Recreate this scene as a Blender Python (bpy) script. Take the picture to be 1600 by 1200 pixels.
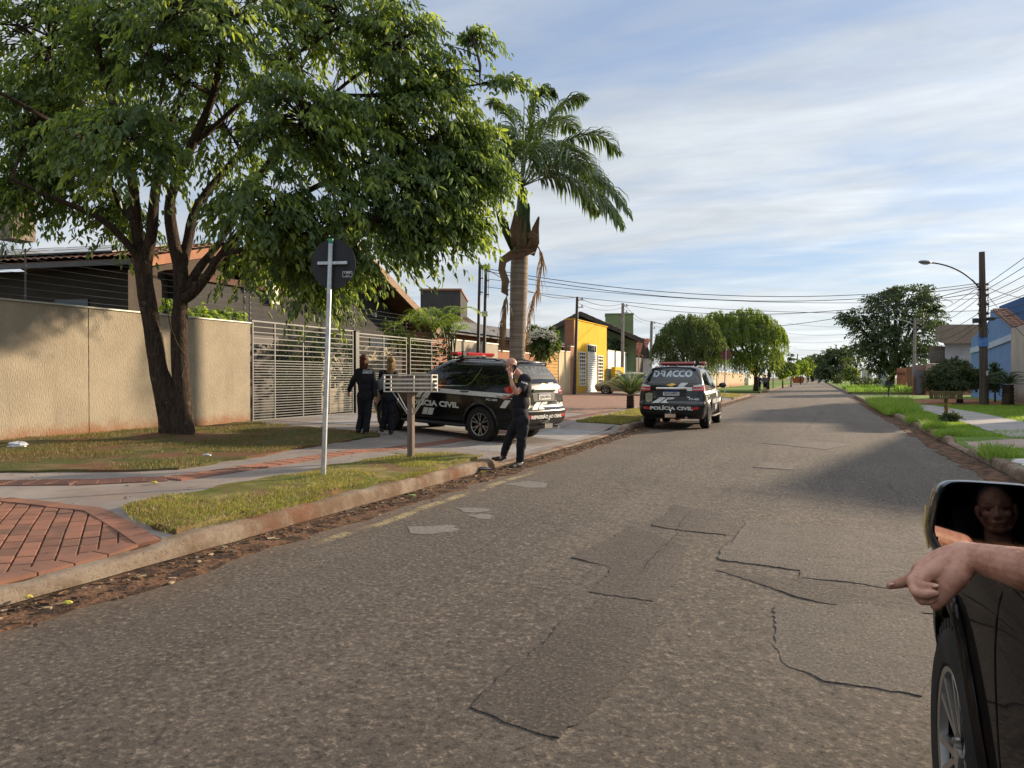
import bpy, bmesh, math, random
import numpy as np
from mathutils import Vector, Matrix, noise as mnoise
from mathutils.bvhtree import BVHTree

SC = bpy.context.scene
COL = SC.collection
for _o in list(bpy.data.objects):
    bpy.data.objects.remove(_o)
random.seed(7)
RNG = np.random.default_rng(11)
R = math.radians

# ------------------------------------------------------------------ camera
FPX, CAM_H, HOR = 1110.0, 1.48, 590.0          # focal length in photo pixels, eye height, horizon row
YAW = R(23.17)                                  # the lens looks this far left of the road's direction
cam = bpy.data.cameras.new('camera')
cam.sensor_width = 36.0
cam.lens = 36.0 * FPX / 1600.0
cam.clip_start, cam.clip_end = 0.02, 4000.0
cam_ob = bpy.data.objects.new('camera', cam)
COL.objects.link(cam_ob)
cam_ob.location = (0, 0, CAM_H)
cam_ob.rotation_euler = (R(90) - math.atan((600 - HOR) / FPX), 0, YAW)
SC.camera = cam_ob
SC.render.resolution_x, SC.render.resolution_y = 1024, 768
SC.view_settings.view_transform = 'Standard'
SC.view_settings.look = 'None'
SC.view_settings.gamma = 1.0
SC.view_settings.exposure = 0.88
SC.cycles.max_bounces = 8
SC.cycles.transparent_max_bounces = 12

# ------------------------------------------------------------------ sun and sky
SUN_AZ, SUN_EL = R(36), R(15.0)                 # from +Y towards +X
SUN_DIR = Vector((math.sin(SUN_AZ) * math.cos(SUN_EL), math.cos(SUN_AZ) * math.cos(SUN_EL), math.sin(SUN_EL)))
sl = bpy.data.lights.new('sun', 'SUN')
sl.energy = 5.0
sl.angle = R(1.5)
sl.color = (1.0, 0.80, 0.56)
so = bpy.data.objects.new('sun', sl)
COL.objects.link(so)
so.rotation_euler = (-SUN_DIR).to_track_quat('-Z', 'Y').to_euler()
so.location = (20, 30, 30)

world = bpy.data.worlds.new('World')
SC.world = world
world.use_nodes = True
_nt = world.node_tree
_N, _L = _nt.nodes, _nt.links
_bg = _N['Background']
_sky = _N.new('ShaderNodeTexSky')
_sky.sky_type = 'NISHITA'
_sky.sun_disc = False
_sky.sun_elevation, _sky.sun_rotation = SUN_EL, SUN_AZ
_sky.air_density, _sky.dust_density, _sky.ozone_density = 1.0, 0.5, 3.0
_tc = _N.new('ShaderNodeTexCoord')


def _wmath(op, a, b=None, clamp=False):
    n = _N.new('ShaderNodeMath')
    n.operation = op
    n.use_clamp = clamp
    for i, v in enumerate((a, b)):
        if v is None:
            continue
        if isinstance(v, (int, float)):
            n.inputs[i].default_value = v
        else:
            _L.new(v, n.inputs[i])
    return n.outputs[0]


# thin high cloud: the view direction is carried onto a flat layer overhead
_sep = _N.new('ShaderNodeSeparateXYZ')
_L.new(_tc.outputs['Generated'], _sep.inputs[0])
_zc = _wmath('ADD', _wmath('MAXIMUM', _sep.outputs[2], 0.0), 0.12)
_cmb = _N.new('ShaderNodeCombineXYZ')
_L.new(_wmath('DIVIDE', _sep.outputs[0], _zc), _cmb.inputs[0])
_L.new(_wmath('DIVIDE', _sep.outputs[1], _zc), _cmb.inputs[1])
_map = _N.new('ShaderNodeMapping')
_map.inputs['Rotation'].default_value = (0, 0, R(-38))
_map.inputs['Scale'].default_value = (0.26, 0.62, 1)
_L.new(_cmb.outputs[0], _map.inputs[0])
_n1 = _N.new('ShaderNodeTexNoise')
_n1.inputs['Scale'].default_value = 1.9
_n1.inputs['Detail'].default_value = 8
_n1.inputs['Roughness'].default_value = 0.55
_n1.inputs['Distortion'].default_value = 0.35
_L.new(_map.outputs[0], _n1.inputs['Vector'])
_n2 = _N.new('ShaderNodeTexNoise')
_n2.inputs['Scale'].default_value = 9.0
_n2.inputs['Detail'].default_value = 5
_n2.inputs['Distortion'].default_value = 0.6
_L.new(_map.outputs[0], _n2.inputs['Vector'])
_dens = _wmath('ADD', _n1.outputs[0], _wmath('MULTIPLY', _wmath('SUBTRACT', _n2.outputs[0], 0.5), 0.30))
_mr = _N.new('ShaderNodeMapRange')
_mr.interpolation_type = 'SMOOTHSTEP'
_mr.inputs['From Min'].default_value = 0.24
_mr.inputs['From Max'].default_value = 0.60
_mr.inputs['To Max'].default_value = 0.85
_L.new(_dens, _mr.inputs['Value'])
# clouds thin out overhead and thicken to a veil low down
_low = _N.new('ShaderNodeMapRange')
_low.inputs['From Min'].default_value = 0.55
_low.inputs['From Max'].default_value = 0.0
_low.inputs['To Min'].default_value = 0.8
_low.inputs['To Max'].default_value = 1.05
_L.new(_sep.outputs[2], _low.inputs['Value'])
_cov = _wmath('MULTIPLY', _mr.outputs[0], _low.outputs[0], True)
# cloud brightness: brighter towards the sun and towards the horizon
_dot = _N.new('ShaderNodeVectorMath')
_dot.operation = 'DOT_PRODUCT'
_L.new(_tc.outputs['Generated'], _dot.inputs[0])
_dot.inputs[1].default_value = SUN_DIR
_glow = _wmath('POWER', _wmath('MAXIMUM', _dot.outputs['Value'], 0.0), 3.0)
_hz = _wmath('POWER', _wmath('SUBTRACT', 1.0, _wmath('MAXIMUM', _sep.outputs[2], 0.0), True), 3.0)
_overfill = _N.new('ShaderNodeMapRange')            # added brightness overhead, out of view, to lift the fill light
_overfill.interpolation_type = 'SMOOTHSTEP'
_overfill.inputs['From Min'].default_value = 0.50
_overfill.inputs['From Max'].default_value = 0.80
_L.new(_sep.outputs[2], _overfill.inputs['Value'])
_amt = _wmath('ADD', _wmath('MULTIPLY', _glow, 1.0), _wmath('ADD', _wmath('MULTIPLY', _hz, 0.9), _wmath('ADD', 2.7, _wmath('MULTIPLY', _overfill.outputs[0], 6.5))))
_ccol = _N.new('ShaderNodeVectorMath')
_ccol.operation = 'SCALE'
_ccol.inputs[0].default_value = (0.95, 0.985, 1.0)
_n3 = _N.new('ShaderNodeTexNoise')              # thicker, greyer folds in the sheet
_n3.inputs['Scale'].default_value = 4.2
_n3.inputs['Detail'].default_value = 7
_n3.inputs['Roughness'].default_value = 0.6
_n3.inputs['Distortion'].default_value = 0.8
_L.new(_map.outputs[0], _n3.inputs['Vector'])
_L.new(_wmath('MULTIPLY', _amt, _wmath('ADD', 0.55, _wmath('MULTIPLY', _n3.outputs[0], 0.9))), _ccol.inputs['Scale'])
_mix = _N.new('ShaderNodeMix')
_mix.data_type = 'RGBA'
_L.new(_cov, _mix.inputs['Factor'])
_grey = _N.new('ShaderNodeMix')                 # a thin even veil takes some blue out of the clear part
_grey.data_type = 'RGBA'
_grey.inputs['Factor'].default_value = 0.72
_grey.inputs['B'].default_value = (1.55, 1.9, 2.6, 1)
_L.new(_sky.outputs[0], _grey.inputs['A'])
_L.new(_grey.outputs['Result'], _mix.inputs['A'])
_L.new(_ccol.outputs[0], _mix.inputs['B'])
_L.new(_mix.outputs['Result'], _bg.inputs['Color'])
_bg.inputs['Strength'].default_value = 0.13


# ------------------------------------------------------------------ placing
_SY, _CY = math.sin(YAW), math.cos(YAW)


def at(px, py, d):
    """World point at photo pixel (px, py), d metres in front of the lens."""
    l = (px - 800.0) / FPX * d
    return Vector((-_SY * d + _CY * l, _CY * d + _SY * l, CAM_H + (HOR - py) * d / FPX))


def onz(px, py, z=0.0):
    """World point at photo pixel (px, py) on the level z."""
    return at(px, py, (CAM_H - z) * FPX / (py - HOR))


# ------------------------------------------------------------------ materials
def rgb(c):
    return (c[0], c[1], c[2], 1.0)


def srgb(r, g, b):
    f = lambda u: (u / 255.0) / 12.92 if u <= 10.31 else (((u / 255.0) + 0.055) / 1.055) ** 2.4
    return (f(r), f(g), f(b))


class NT:
    """Small wrapper to write node trees quickly."""

    def __init__(self, name):
        self.m = bpy.data.materials.new(name)
        self.m.use_nodes = True
        self.t = self.m.node_tree
        self.b = self.t.nodes['Principled BSDF']
        self.out = self.t.nodes['Material Output']
        self.tc = self.t.nodes.new('ShaderNodeTexCoord')
        self.obj = self.tc.outputs['Object']

    def link(self, a, b):
        self.t.links.new(a, b)

    def node(self, kind, **kw):
        n = self.t.nodes.new(kind)
        for k, v in kw.items():
            setattr(n, k, v)
        return n

    def put(self, inp, v):
        if hasattr(v, 'is_linked') or isinstance(v, bpy.types.NodeSocket):
            self.link(v, inp)
        elif isinstance(v, (tuple, list)) and len(v) == 3 and inp.type == 'RGBA':
            inp.default_value = rgb(v)
        else:
            inp.default_value = v

    def mapping(self, scale=(1, 1, 1), rot=(0, 0, 0), vec=None, loc=(0, 0, 0)):
        n = self.node('ShaderNodeMapping')
        n.inputs['Scale'].default_value = scale
        n.inputs['Rotation'].default_value = rot
        n.inputs['Location'].default_value = loc
        self.link(vec or self.obj, n.inputs[0])
        return n.outputs[0]

    def noise(self, scale, detail=4, rough=0.55, dist=0.0, vec=None):
        n = self.node('ShaderNodeTexNoise')
        n.inputs['Scale'].default_value = scale
        n.inputs['Detail'].default_value = detail
        n.inputs['Roughness'].default_value = rough
        n.inputs['Distortion'].default_value = dist
        self.link(vec or self.obj, n.inputs['Vector'])
        return n.outputs['Fac']

    def voronoi(self, scale, feature='F1', out='Distance', vec=None, rnd=1.0):
        n = self.node('ShaderNodeTexVoronoi', feature=feature)
        n.inputs['Scale'].default_value = scale
        n.inputs['Randomness'].default_value = rnd
        self.link(vec or self.obj, n.inputs['Vector'])
        return n.outputs[out]

    def math(self, op, a, b=None, clamp=False):
        n = self.node('ShaderNodeMath', operation=op, use_clamp=clamp)
        self.put(n.inputs[0], a)
        if b is not None:
            self.put(n.inputs[1], b)
        return n.outputs[0]

    def ramp(self, v, lo, hi, a=0.0, b=1.0):
        n = self.node('ShaderNodeMapRange', interpolation_type='SMOOTHSTEP')
        self.put(n.inputs['Value'], v)
        n.inputs['From Min'].default_value = lo
        n.inputs['From Max'].default_value = hi
        n.inputs['To Min'].default_value = a
        n.inputs['To Max'].default_value = b
        return n.outputs[0]

    def mix(self, f, a, b, blend='MIX'):
        n = self.node('ShaderNodeMix', data_type='RGBA', blend_type=blend)
        self.put(n.inputs['Factor'], f)
        self.put(n.inputs['A'], a)
        self.put(n.inputs['B'], b)
        return n.outputs['Result']

    def bump(self, h, strength=0.5, dist=0.02, prev=None):
        n = self.node('ShaderNodeBump')
        n.inputs['Strength'].default_value = strength
        n.inputs['Distance'].default_value = dist
        self.link(h, n.inputs['Height'])
        if prev is not None:
            self.link(prev, n.inputs['Normal'])
        return n.outputs[0]

    def set(self, color=None, rough=None, spec=None, metal=None, normal=None, coat=None, emit=None, estr=None):
        b = self.b
        if color is not None:
            self.put(b.inputs['Base Color'], color)
        if rough is not None:
            self.put(b.inputs['Roughness'], rough)
        if spec is not None:
            b.inputs['Specular IOR Level'].default_value = spec
        if metal is not None:
            b.inputs['Metallic'].default_value = metal
        if normal is not None:
            self.link(normal, b.inputs['Normal'])
        if coat is not None:
            b.inputs['Coat Weight'].default_value = coat
            b.inputs['Coat Roughness'].default_value = 0.04
        if emit is not None:
            self.put(b.inputs['Emission Color'], emit)
            b.inputs['Emission Strength'].default_value = estr
        return self.m


def pm(name, c1, c2=None, scale=4.0, rough=0.8, spec=0.3, metal=0.0, bump=0.0, bscale=60.0, bdist=0.01,
       stretch=(1, 1, 1), coat=None, lo=0.35, hi=0.65, detail=6, dist=0.0):
    """Plain procedural material: two colours mottled by noise, a bump of its own."""
    t = NT(name)
    if c2 is None:
        c2 = tuple(min(1, x * 0.78) for x in c1)
    v = t.mapping(scale=stretch)
    f = t.ramp(t.noise(scale, detail, vec=v, dist=dist), lo, hi)
    n = None
    if bump:
        n = t.bump(t.noise(bscale, 4, vec=v), bump, bdist)
    return t.set(t.mix(f, c1, c2), rough, spec, metal, n, coat)


# ------------------------------------------------------------------ objects
def tag(o, label=None, cat=None, group=None, kind=None):
    if label:
        o['label'] = label
    if cat:
        o['category'] = cat
    if group:
        o['group'] = group
    if kind:
        o['kind'] = kind
    return o


def empty(name, loc, rz=0.0, parent=None):
    o = bpy.data.objects.new(name, None)
    COL.objects.link(o)
    o.location = loc
    o.rotation_euler = (0, 0, rz)
    o.empty_display_size = 0.2
    if parent:
        o.parent = parent
    return o


def thing(name, label, cat, loc=(0, 0, 0), rz=0.0, group=None):
    return tag(empty(name, loc, rz), label, cat, group)


def mesh_obj(name, verts, faces, mats, parent=None, midx=None, smooth=None, off=None, bevel=0.0):
    me = bpy.data.meshes.new(name)
    if off is not None:
        verts = [(v[0] - off[0], v[1] - off[1], v[2] - off[2]) for v in verts]
    me.from_pydata([tuple(map(float, v)) for v in verts], [], faces)
    if not isinstance(mats, (list, tuple)):
        mats = [mats]
    for m in mats:
        me.materials.append(m)
    if midx is not None and len(mats) > 1:
        me.polygons.foreach_set('material_index', midx)
    if smooth is not None:
        me.polygons.foreach_set('use_smooth', [True] * len(me.polygons))
        if smooth < 179:
            me.set_sharp_from_angle(angle=R(smooth))
    me.update()
    o = bpy.data.objects.new(name, me)
    COL.objects.link(o)
    if parent is not None:
        o.parent = parent
    if bevel:
        b = o.modifiers.new('bevel', 'BEVEL')
        b.width = bevel
        b.segments = 2
        b.limit_method = 'ANGLE'
        b.angle_limit = R(40)
    return o


def np_mesh(name, V, F, mats, parent=None, smooth=False, midx=None):
    """V (n,3), F (m,k) arrays -> object, fast."""
    me = bpy.data.meshes.new(name)
    n, m, k = len(V), len(F), F.shape[1]
    me.vertices.add(n)
    me.vertices.foreach_set('co', np.ascontiguousarray(V, dtype=np.float32).ravel())
    me.loops.add(m * k)
    me.loops.foreach_set('vertex_index', np.ascontiguousarray(F, dtype=np.int32).ravel())
    me.polygons.add(m)
    me.polygons.foreach_set('loop_start', np.arange(0, m * k, k, dtype=np.int32))
    me.polygons.foreach_set('loop_total', np.full(m, k, dtype=np.int32))
    if not isinstance(mats, (list, tuple)):
        mats = [mats]
    for mt in mats:
        me.materials.append(mt)
    if midx is not None:
        me.polygons.foreach_set('material_index', np.asarray(midx, dtype=np.int32))
    if smooth:
        me.polygons.foreach_set('use_smooth', np.ones(m, dtype=bool))
    me.update(calc_edges=True)
    me.validate()
    o = bpy.data.objects.new(name, me)
    COL.objects.link(o)
    if parent is not None:
        o.parent = parent
    return o


def copy_tree(o, parent=None):
    c = o.copy()
    COL.objects.link(c)
    if parent is not None:
        c.parent = parent
    for ch in list(o.children):
        copy_tree(ch, c)
    return c


class MB:
    """Collects shapes into ONE mesh."""

    def __init__(self):
        self.v, self.f, self.m = [], [], []
        self.cur = 0
        self.T = None

    def add(self, vs, fs):
        b = len(self.v)
        if self.T is not None:
            vs = [self.T @ Vector(p) for p in vs]
        self.v.extend([tuple(p) for p in vs])
        self.f.extend([tuple(i + b for i in q) for q in fs])
        self.m.extend([self.cur] * len(fs))
        return self

    def box(self, c, s, rz=0.0, M=None):
        hx, hy, hz = s[0] / 2, s[1] / 2, s[2] / 2
        vs = [Vector((x, y, z)) for z in (-hz, hz) for y in (-hy, hy) for x in (-hx, hx)]
        if M is None:
            M = Matrix.Rotation(rz, 3, 'Z')
        vs = [M @ p + Vector(c) for p in vs]
        return self.add(vs, [(0, 2, 3, 1), (4, 5, 7, 6), (0, 1, 5, 4), (2, 6, 7, 3), (0, 4, 6, 2), (1, 3, 7, 5)])

    def box2(self, a, b):
        return self.box([(a[i] + b[i]) / 2 for i in range(3)], [abs(b[i] - a[i]) for i in range(3)])

    def beam(self, p, q, w, h, up=(0, 0, 1)):
        p, q = Vector(p), Vector(q)
        d = q - p
        L = d.length
        d.normalize()
        s = d.cross(Vector(up))
        if s.length < 1e-6:
            s = Vector((1, 0, 0))
        s.normalize()
        u = s.cross(d)
        M = Matrix((s, d, u)).transposed()
        return self.box((p + q) / 2, (w, L, h), M=M)

    def tube(self, pts, rad, n=10, caps=True):
        pts = [Vector(p) for p in pts]
        if isinstance(rad, (int, float)):
            rad = [rad] * len(pts)
        vs, fs = [], []
        prev = None
        for i, p in enumerate(pts):
            a = pts[max(0, i - 1)]
            b = pts[min(len(pts) - 1, i + 1)]
            d = (b - a).normalized()
            if prev is None:
                s = d.cross(Vector((0, 0, 1)))
                if s.length < 0.05:
                    s = d.cross(Vector((0, 1, 0)))
            else:
                s = prev - d * prev.dot(d)
            s.normalize()
            prev = s
            u = d.cross(s)
            for k in range(n):
                t = 2 * math.pi * k / n
                vs.append(p + (s * math.cos(t) + u * math.sin(t)) * rad[i])
        for i in range(len(pts) - 1):
            for k in range(n):
                k2 = (k + 1) % n
                fs.append((i * n + k, i * n + k2, (i + 1) * n + k2, (i + 1) * n + k))
        if caps:
            fs.append(tuple(reversed(range(n))))
            fs.append(tuple((len(pts) - 1) * n + k for k in range(n)))
        return self.add(vs, fs)

    def cyl(self, p, q, r, r2=None, n=12):
        return self.tube([p, q], [r, r if r2 is None else r2], n)

    def lathe(self, prof, n=24, axis='Z', c=(0, 0, 0)):
        vs, fs = [], []
        for (r, h) in prof:
            for k in range(n):
                t = 2 * math.pi * k / n
                a, b = r * math.cos(t), r * math.sin(t)
                if axis == 'Z':
                    p = (a, b, h)
                elif axis == 'Y':
                    p = (a, h, b)
                else:
                    p = (h, a, b)
                vs.append((p[0] + c[0], p[1] + c[1], p[2] + c[2]))
        for i in range(len(prof) - 1):
            for k in range(n):
                k2 = (k + 1) % n
                fs.append((i * n + k, i * n + k2, (i + 1) * n + k2, (i + 1) * n + k))
        return self.add(vs, fs)

    def ell(self, c, r, n=12, m=8, M=None):
        vs, fs = [], []
        for i in range(m + 1):
            ph = math.pi * i / m
            for k in range(n):
                t = 2 * math.pi * k / n
                p = Vector((r[0] * math.sin(ph) * math.cos(t), r[1] * math.sin(ph) * math.sin(t), r[2] * math.cos(ph)))
                if M is not None:
                    p = M @ p
                vs.append(p + Vector(c))
        for i in range(m):
            for k in range(n):
                k2 = (k + 1) % n
                fs.append((i * n + k, (i + 1) * n + k, (i + 1) * n + k2, i * n + k2))
        return self.add(vs, fs)

    def prism(self, out, h, frame=None):
        """Outline (list of 2-D) extruded by h; frame maps (u, v, w) to 3-D, default XY and up."""
        n = len(out)
        fr = frame or (lambda u, v, w: (u, v, w))
        vs = [fr(u, v, 0) for u, v in out] + [fr(u, v, h) for u, v in out]
        fs = [tuple(reversed(range(n))), tuple(range(n, 2 * n))]
        for i in range(n):
            j = (i + 1) % n
            fs.append((i, j, n + j, n + i))
        return self.add(vs, fs)

    def poly(self, pts):
        return self.add(pts, [tuple(range(len(pts)))])

    def build(self, name, mats, parent=None, smooth=None, off=None, bevel=0.0):
        return mesh_obj(name, self.v, self.f, mats, parent, self.m, smooth, off, bevel)


def eval_mesh(verts, faces, mods):
    """Run modifiers on a throw-away object and return the finished mesh data."""
    me = bpy.data.meshes.new('temp')
    me.from_pydata([tuple(v) for v in verts], [], faces)
    me.update()
    o = bpy.data.objects.new('temp', me)
    COL.objects.link(o)
    extra = mods(o) or []
    dg = bpy.context.evaluated_depsgraph_get()
    res = bpy.data.meshes.new_from_object(o.evaluated_get(dg))
    for e in [o] + extra:
        bpy.data.objects.remove(e)
    return res
from mathutils.geometry import delaunay_2d_cdt

KL, KR = -4.85, 2.70                             # kerb faces


def smooth(t):
    t = max(0.0, min(1.0, t))
    return t * t * (3 - 2 * t)


def bandf(y, a, b, s=0.5):
    return smooth((y - a) / s + 0.5) * (1 - smooth((y - b) / s + 0.5))


DRIVES = ((10.75, 19.4), (30.5, 36.5), (43.5, 48.0))


def drive(y):
    return max(bandf(y, a, b) for a, b in DRIVES)


def gz(x, y):
    """Height of the left side, rising from the kerb to the walls."""
    e = max(0.0, -4.95 - x)
    z = 0.135 + 0.017 * e + 0.0062 * max(0.0, y - 15) * min(1.0, e / 9)
    return z - 0.105 * drive(y) * (1 - smooth(e / 4.5)) - 0.055 * (1 - smooth((y - 3.6) / 1.0)) * (1 - smooth(e / 1.7))


def gr(x, y):
    """Height of the right side."""
    e = max(0.0, x - 2.8)
    return 0.125 + 0.012 * e - 0.09 * bandf(y, 16.2, 18.6, 0.4) * (1 - smooth(e / 1.2))


def densify(poly, step, jit=0.0, seed=0):
    out = []
    rr = random.Random(seed)
    n = len(poly)
    for i in range(n):
        a, b = Vector(poly[i]).to_2d(), Vector(poly[(i + 1) % n]).to_2d()
        L = (b - a).length
        k = max(1, int(L / step))
        nn = Vector((-(b - a).y, (b - a).x)) / max(L, 1e-6)
        for j in range(k):
            p = a.lerp(b, j / k)
            if jit:
                p = p + nn * (jit * 2 * mnoise.noise((p.x * 2.3 + seed, p.y * 2.3, seed * 1.7)) + rr.uniform(-jit, jit) * 0.4)
            out.append(p)
    return out


def inside(poly, x, y):
    c = False
    n = len(poly)
    j = n - 1
    for i in range(n):
        xi, yi, xj, yj = poly[i][0], poly[i][1], poly[j][0], poly[j][1]
        if (yi > y) != (yj > y) and x < (xj - xi) * (y - yi) / (yj - yi) + xi:
            c = not c
        j = i
    return c


def drape(name, poly, hf, dz, mat, res=0.5, jit=0.0, skirt=0.05, kind='structure', seed=1, hill=None):
    """A sheet over the ground inside poly, with a short skirt so it has an edge."""
    bd = densify(poly, res * 0.6, jit, seed)
    xs = [p.x for p in bd]
    ys = [p.y for p in bd]
    pts = list(bd)
    y = min(ys) + res / 2
    rr = random.Random(seed)
    while y < max(ys):
        x = min(xs) + res / 2
        while x < max(xs):
            if inside(bd, x, y):
                pts.append(Vector((x + rr.uniform(-.2, .2) * res, y + rr.uniform(-.2, .2) * res)))
            x += res
        y += res
    n = len(bd)
    vo, eo, fo, _, _, _ = delaunay_2d_cdt(pts, [], [list(range(n))], 1, 1e-5)
    h = lambda p: hf(p.x, p.y) + dz + (hill(p.x, p.y) if hill else 0.0)
    V = [(p.x, p.y, h(p)) for p in vo]
    F = [tuple(f) for f in fo]
    # skirt
    cnt = {}
    for f in F:
        for i in range(len(f)):
            a, b = f[i], f[(i + 1) % len(f)]
            cnt[(a, b)] = 1
    low = {}
    for (a, b) in list(cnt):
        if (b, a) not in cnt:
            for q in (a, b):
                if q not in low:
                    low[q] = len(V)
                    V.append((V[q][0], V[q][1], V[q][2] - skirt))
            F.append((b, a, low[a], low[b]))
    o = mesh_obj(name, V, F, mat, smooth=35)
    if kind:
        o['kind'] = kind
    return o


def sample_in(poly, n, seed):
    r = np.random.default_rng(seed)
    xs = [p[0] for p in poly]
    ys = [p[1] for p in poly]
    P = np.empty((0, 2))
    px = np.array(xs)
    py = np.array(ys)
    while len(P) < n:
        q = np.column_stack((r.uniform(min(xs), max(xs), n * 2), r.uniform(min(ys), max(ys), n * 2)))
        c = np.zeros(len(q), bool)
        j = len(px) - 1
        for i in range(len(px)):
            cond = (py[i] > q[:, 1]) != (py[j] > q[:, 1])
            with np.errstate(divide='ignore', invalid='ignore'):
                xi = (px[j] - px[i]) * (q[:, 1] - py[i]) / (py[j] - py[i] + 1e-12) + px[i]
            c ^= cond & (q[:, 0] < xi)
            j = i
        P = np.vstack((P, q[c]))
    return P[:n], r


def grass_blades(name, poly, n, hf, dz, hgt, wid, mats, seed=3, clump=0.6, bald=0.35, parent=None, lean=0.5):
    P, r = sample_in(poly, n, seed)
    nz = np.array([mnoise.noise((x * 0.9 + seed, y * 0.9, 0.3)) + 0.5 * mnoise.noise((x * 3.1, y * 3.1, seed)) for x, y in P])
    keep = nz > (-0.75 + bald + r.uniform(-.25, .25, len(P)))
    P, nz = P[keep], nz[keep]
    m = len(P)
    z = np.array([hf(x, y) for x, y in P]) + dz
    a = r.uniform(0, 2 * np.pi, m)
    h = hgt * r.uniform(0.45, 1.15, m) * (1 + clump * nz)
    w = wid * r.uniform(0.7, 1.3, m)
    la = r.uniform(0, 2 * np.pi, m)
    ll = h * r.uniform(0, lean * 1.6, m)
    b = np.column_stack((P, z))
    s = np.column_stack((np.cos(a), np.sin(a), np.zeros(m))) * w[:, None] / 2
    l = np.column_stack((np.cos(la) * ll, np.sin(la) * ll, h))
    V = np.empty((m * 5, 3))
    V[0::5] = b - s
    V[1::5] = b + s
    V[2::5] = b + l * [0.4, 0.4, 0.6] + s * 0.8
    V[3::5] = b + l * [0.4, 0.4, 0.6] - s * 0.8
    V[4::5] = b + l
    i = np.arange(m) * 5
    T = np.concatenate((np.column_stack((i, i + 1, i + 2)), np.column_stack((i, i + 2, i + 3)), np.column_stack((i + 3, i + 2, i + 4))))
    mi = (r.random(m) * len(mats)).astype(int) if len(mats) > 1 else np.zeros(m, int)
    o = np_mesh(name, V, T, mats, parent, midx=np.tile(mi, 3))
    o['kind'] = 'stuff'
    return o


# ------------------------------------------------------------------ ground materials
def asphalt(name, a, b, agg, seed=0.0, worn=True, gs=30):
    t = NT(name)
    v = t.mapping(loc=(seed, seed * 2, 0))
    big = t.ramp(t.noise(0.55, 5, vec=v), 0.35, 0.7)
    mid = t.ramp(t.noise(6, 5, 0.7, vec=v), 0.3, 0.75)
    fine = t.noise(gs, 7, 0.80, vec=v)
    spk = t.voronoi(90, vec=v)
    c = t.mix(big, a, b)
    trk = t.ramp(t.noise(1.0, 5, .6, vec=t.mapping(scale=(1.5, .09, 1), loc=(seed, 0, 0))), .38, .64)
    c = t.mix(t.math('MULTIPLY', trk, 0.38), c, tuple(x * 0.6 for x in b))
    c = t.mix(t.math('MULTIPLY', mid, 0.45), c, tuple(x * 0.62 for x in b))
    c = t.mix(t.ramp(fine, 0.53, 0.63, 0, .85), c, agg)
    c = t.mix(t.ramp(fine, 0.48, 0.38, 0, .9), c, tuple(x * 0.22 for x in a))
    c = t.mix(t.ramp(spk, 0.32, 0.12, 0, 0.4), c, tuple(x * 0.35 for x in a))
    if worn:
        # dust and red earth towards the kerbs, and a worn yellow line along the left gutter
        sx = t.node('ShaderNodeSeparateXYZ')
        t.link(t.obj, sx.inputs[0])
        edge = t.ramp(t.math('ADD', sx.outputs[0], t.math('MULTIPLY', t.noise(1.6, 5), 1.0)), -3.2, -4.3)
        c = t.mix(t.math('MULTIPLY', edge, 0.55), c, (0.20, 0.125, 0.075))
        wob = t.math('ADD', sx.outputs[0], t.math('MULTIPLY', t.noise(0.9, 3), 0.28))
        line = t.math('MULTIPLY', t.ramp(wob, -4.06, -4.0), t.ramp(wob, -3.87, -3.94))
        line = t.math('MULTIPLY', line, t.ramp(t.noise(3.0, 6, 0.75), 0.44, 0.56))
        line = t.math('MULTIPLY', line, t.ramp(t.noise(60, 3, 0.7), 0.40, 0.54))
        seg = t.math('MULTIPLY', t.ramp(sx.outputs[1], 5.0, 5.6), t.ramp(sx.outputs[1], 11.0, 9.6))
        c = t.mix(t.math('MULTIPLY', t.math('MULTIPLY', line, seg), 0.85), c, (0.50, 0.40, 0.20))
    n = t.bump(fine, 1.0, 0.034)
    n = t.bump(t.noise(7, 5, 0.65, vec=v), 0.7, 0.05, n)
    return t.set(c, 0.86, 0.28, normal=n)


M_ROAD = asphalt('asphalt', (0.150, 0.124, 0.103), (0.115, 0.096, 0.081), (0.33, 0.265, 0.205))
M_PATCH = asphalt('asphalt_patch_dark', (0.126, 0.104, 0.089), (0.097, 0.081, 0.07), (0.26, 0.215, 0.175), 3.3, False, 44)
M_PATCH2 = asphalt('asphalt_patch_pale', (0.178, 0.152, 0.13), (0.135, 0.117, 0.102), (0.36, 0.30, 0.25), 7.1, False, 48)
M_CRACK = pm('crack_tar', (0.05, 0.043, 0.038), (0.12, 0.10, 0.086), 20, 0.9, 0.2, bump=0.5, bscale=90)


def concrete(name, a, b, joints=None, stain=(0.16, 0.09, 0.055), st=0.5):
    t = NT(name)
    f = t.ramp(t.noise(1.3, 6, 0.65), 0.3, 0.7)
    c = t.mix(f, a, b)
    c = t.mix(t.math('MULTIPLY', t.ramp(t.noise(0.6, 5, 0.7), 0.5, 0.72), st), c, stain)
    c = t.mix(t.ramp(t.noise(45, 3), 0.6, 0.75, 0, 0.5), c, tuple(x * 0.55 for x in a))
    n = t.bump(t.noise(70, 4, 0.6), 0.35, 0.006)
    return t.set(c, 0.88, 0.25, normal=n)


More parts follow.
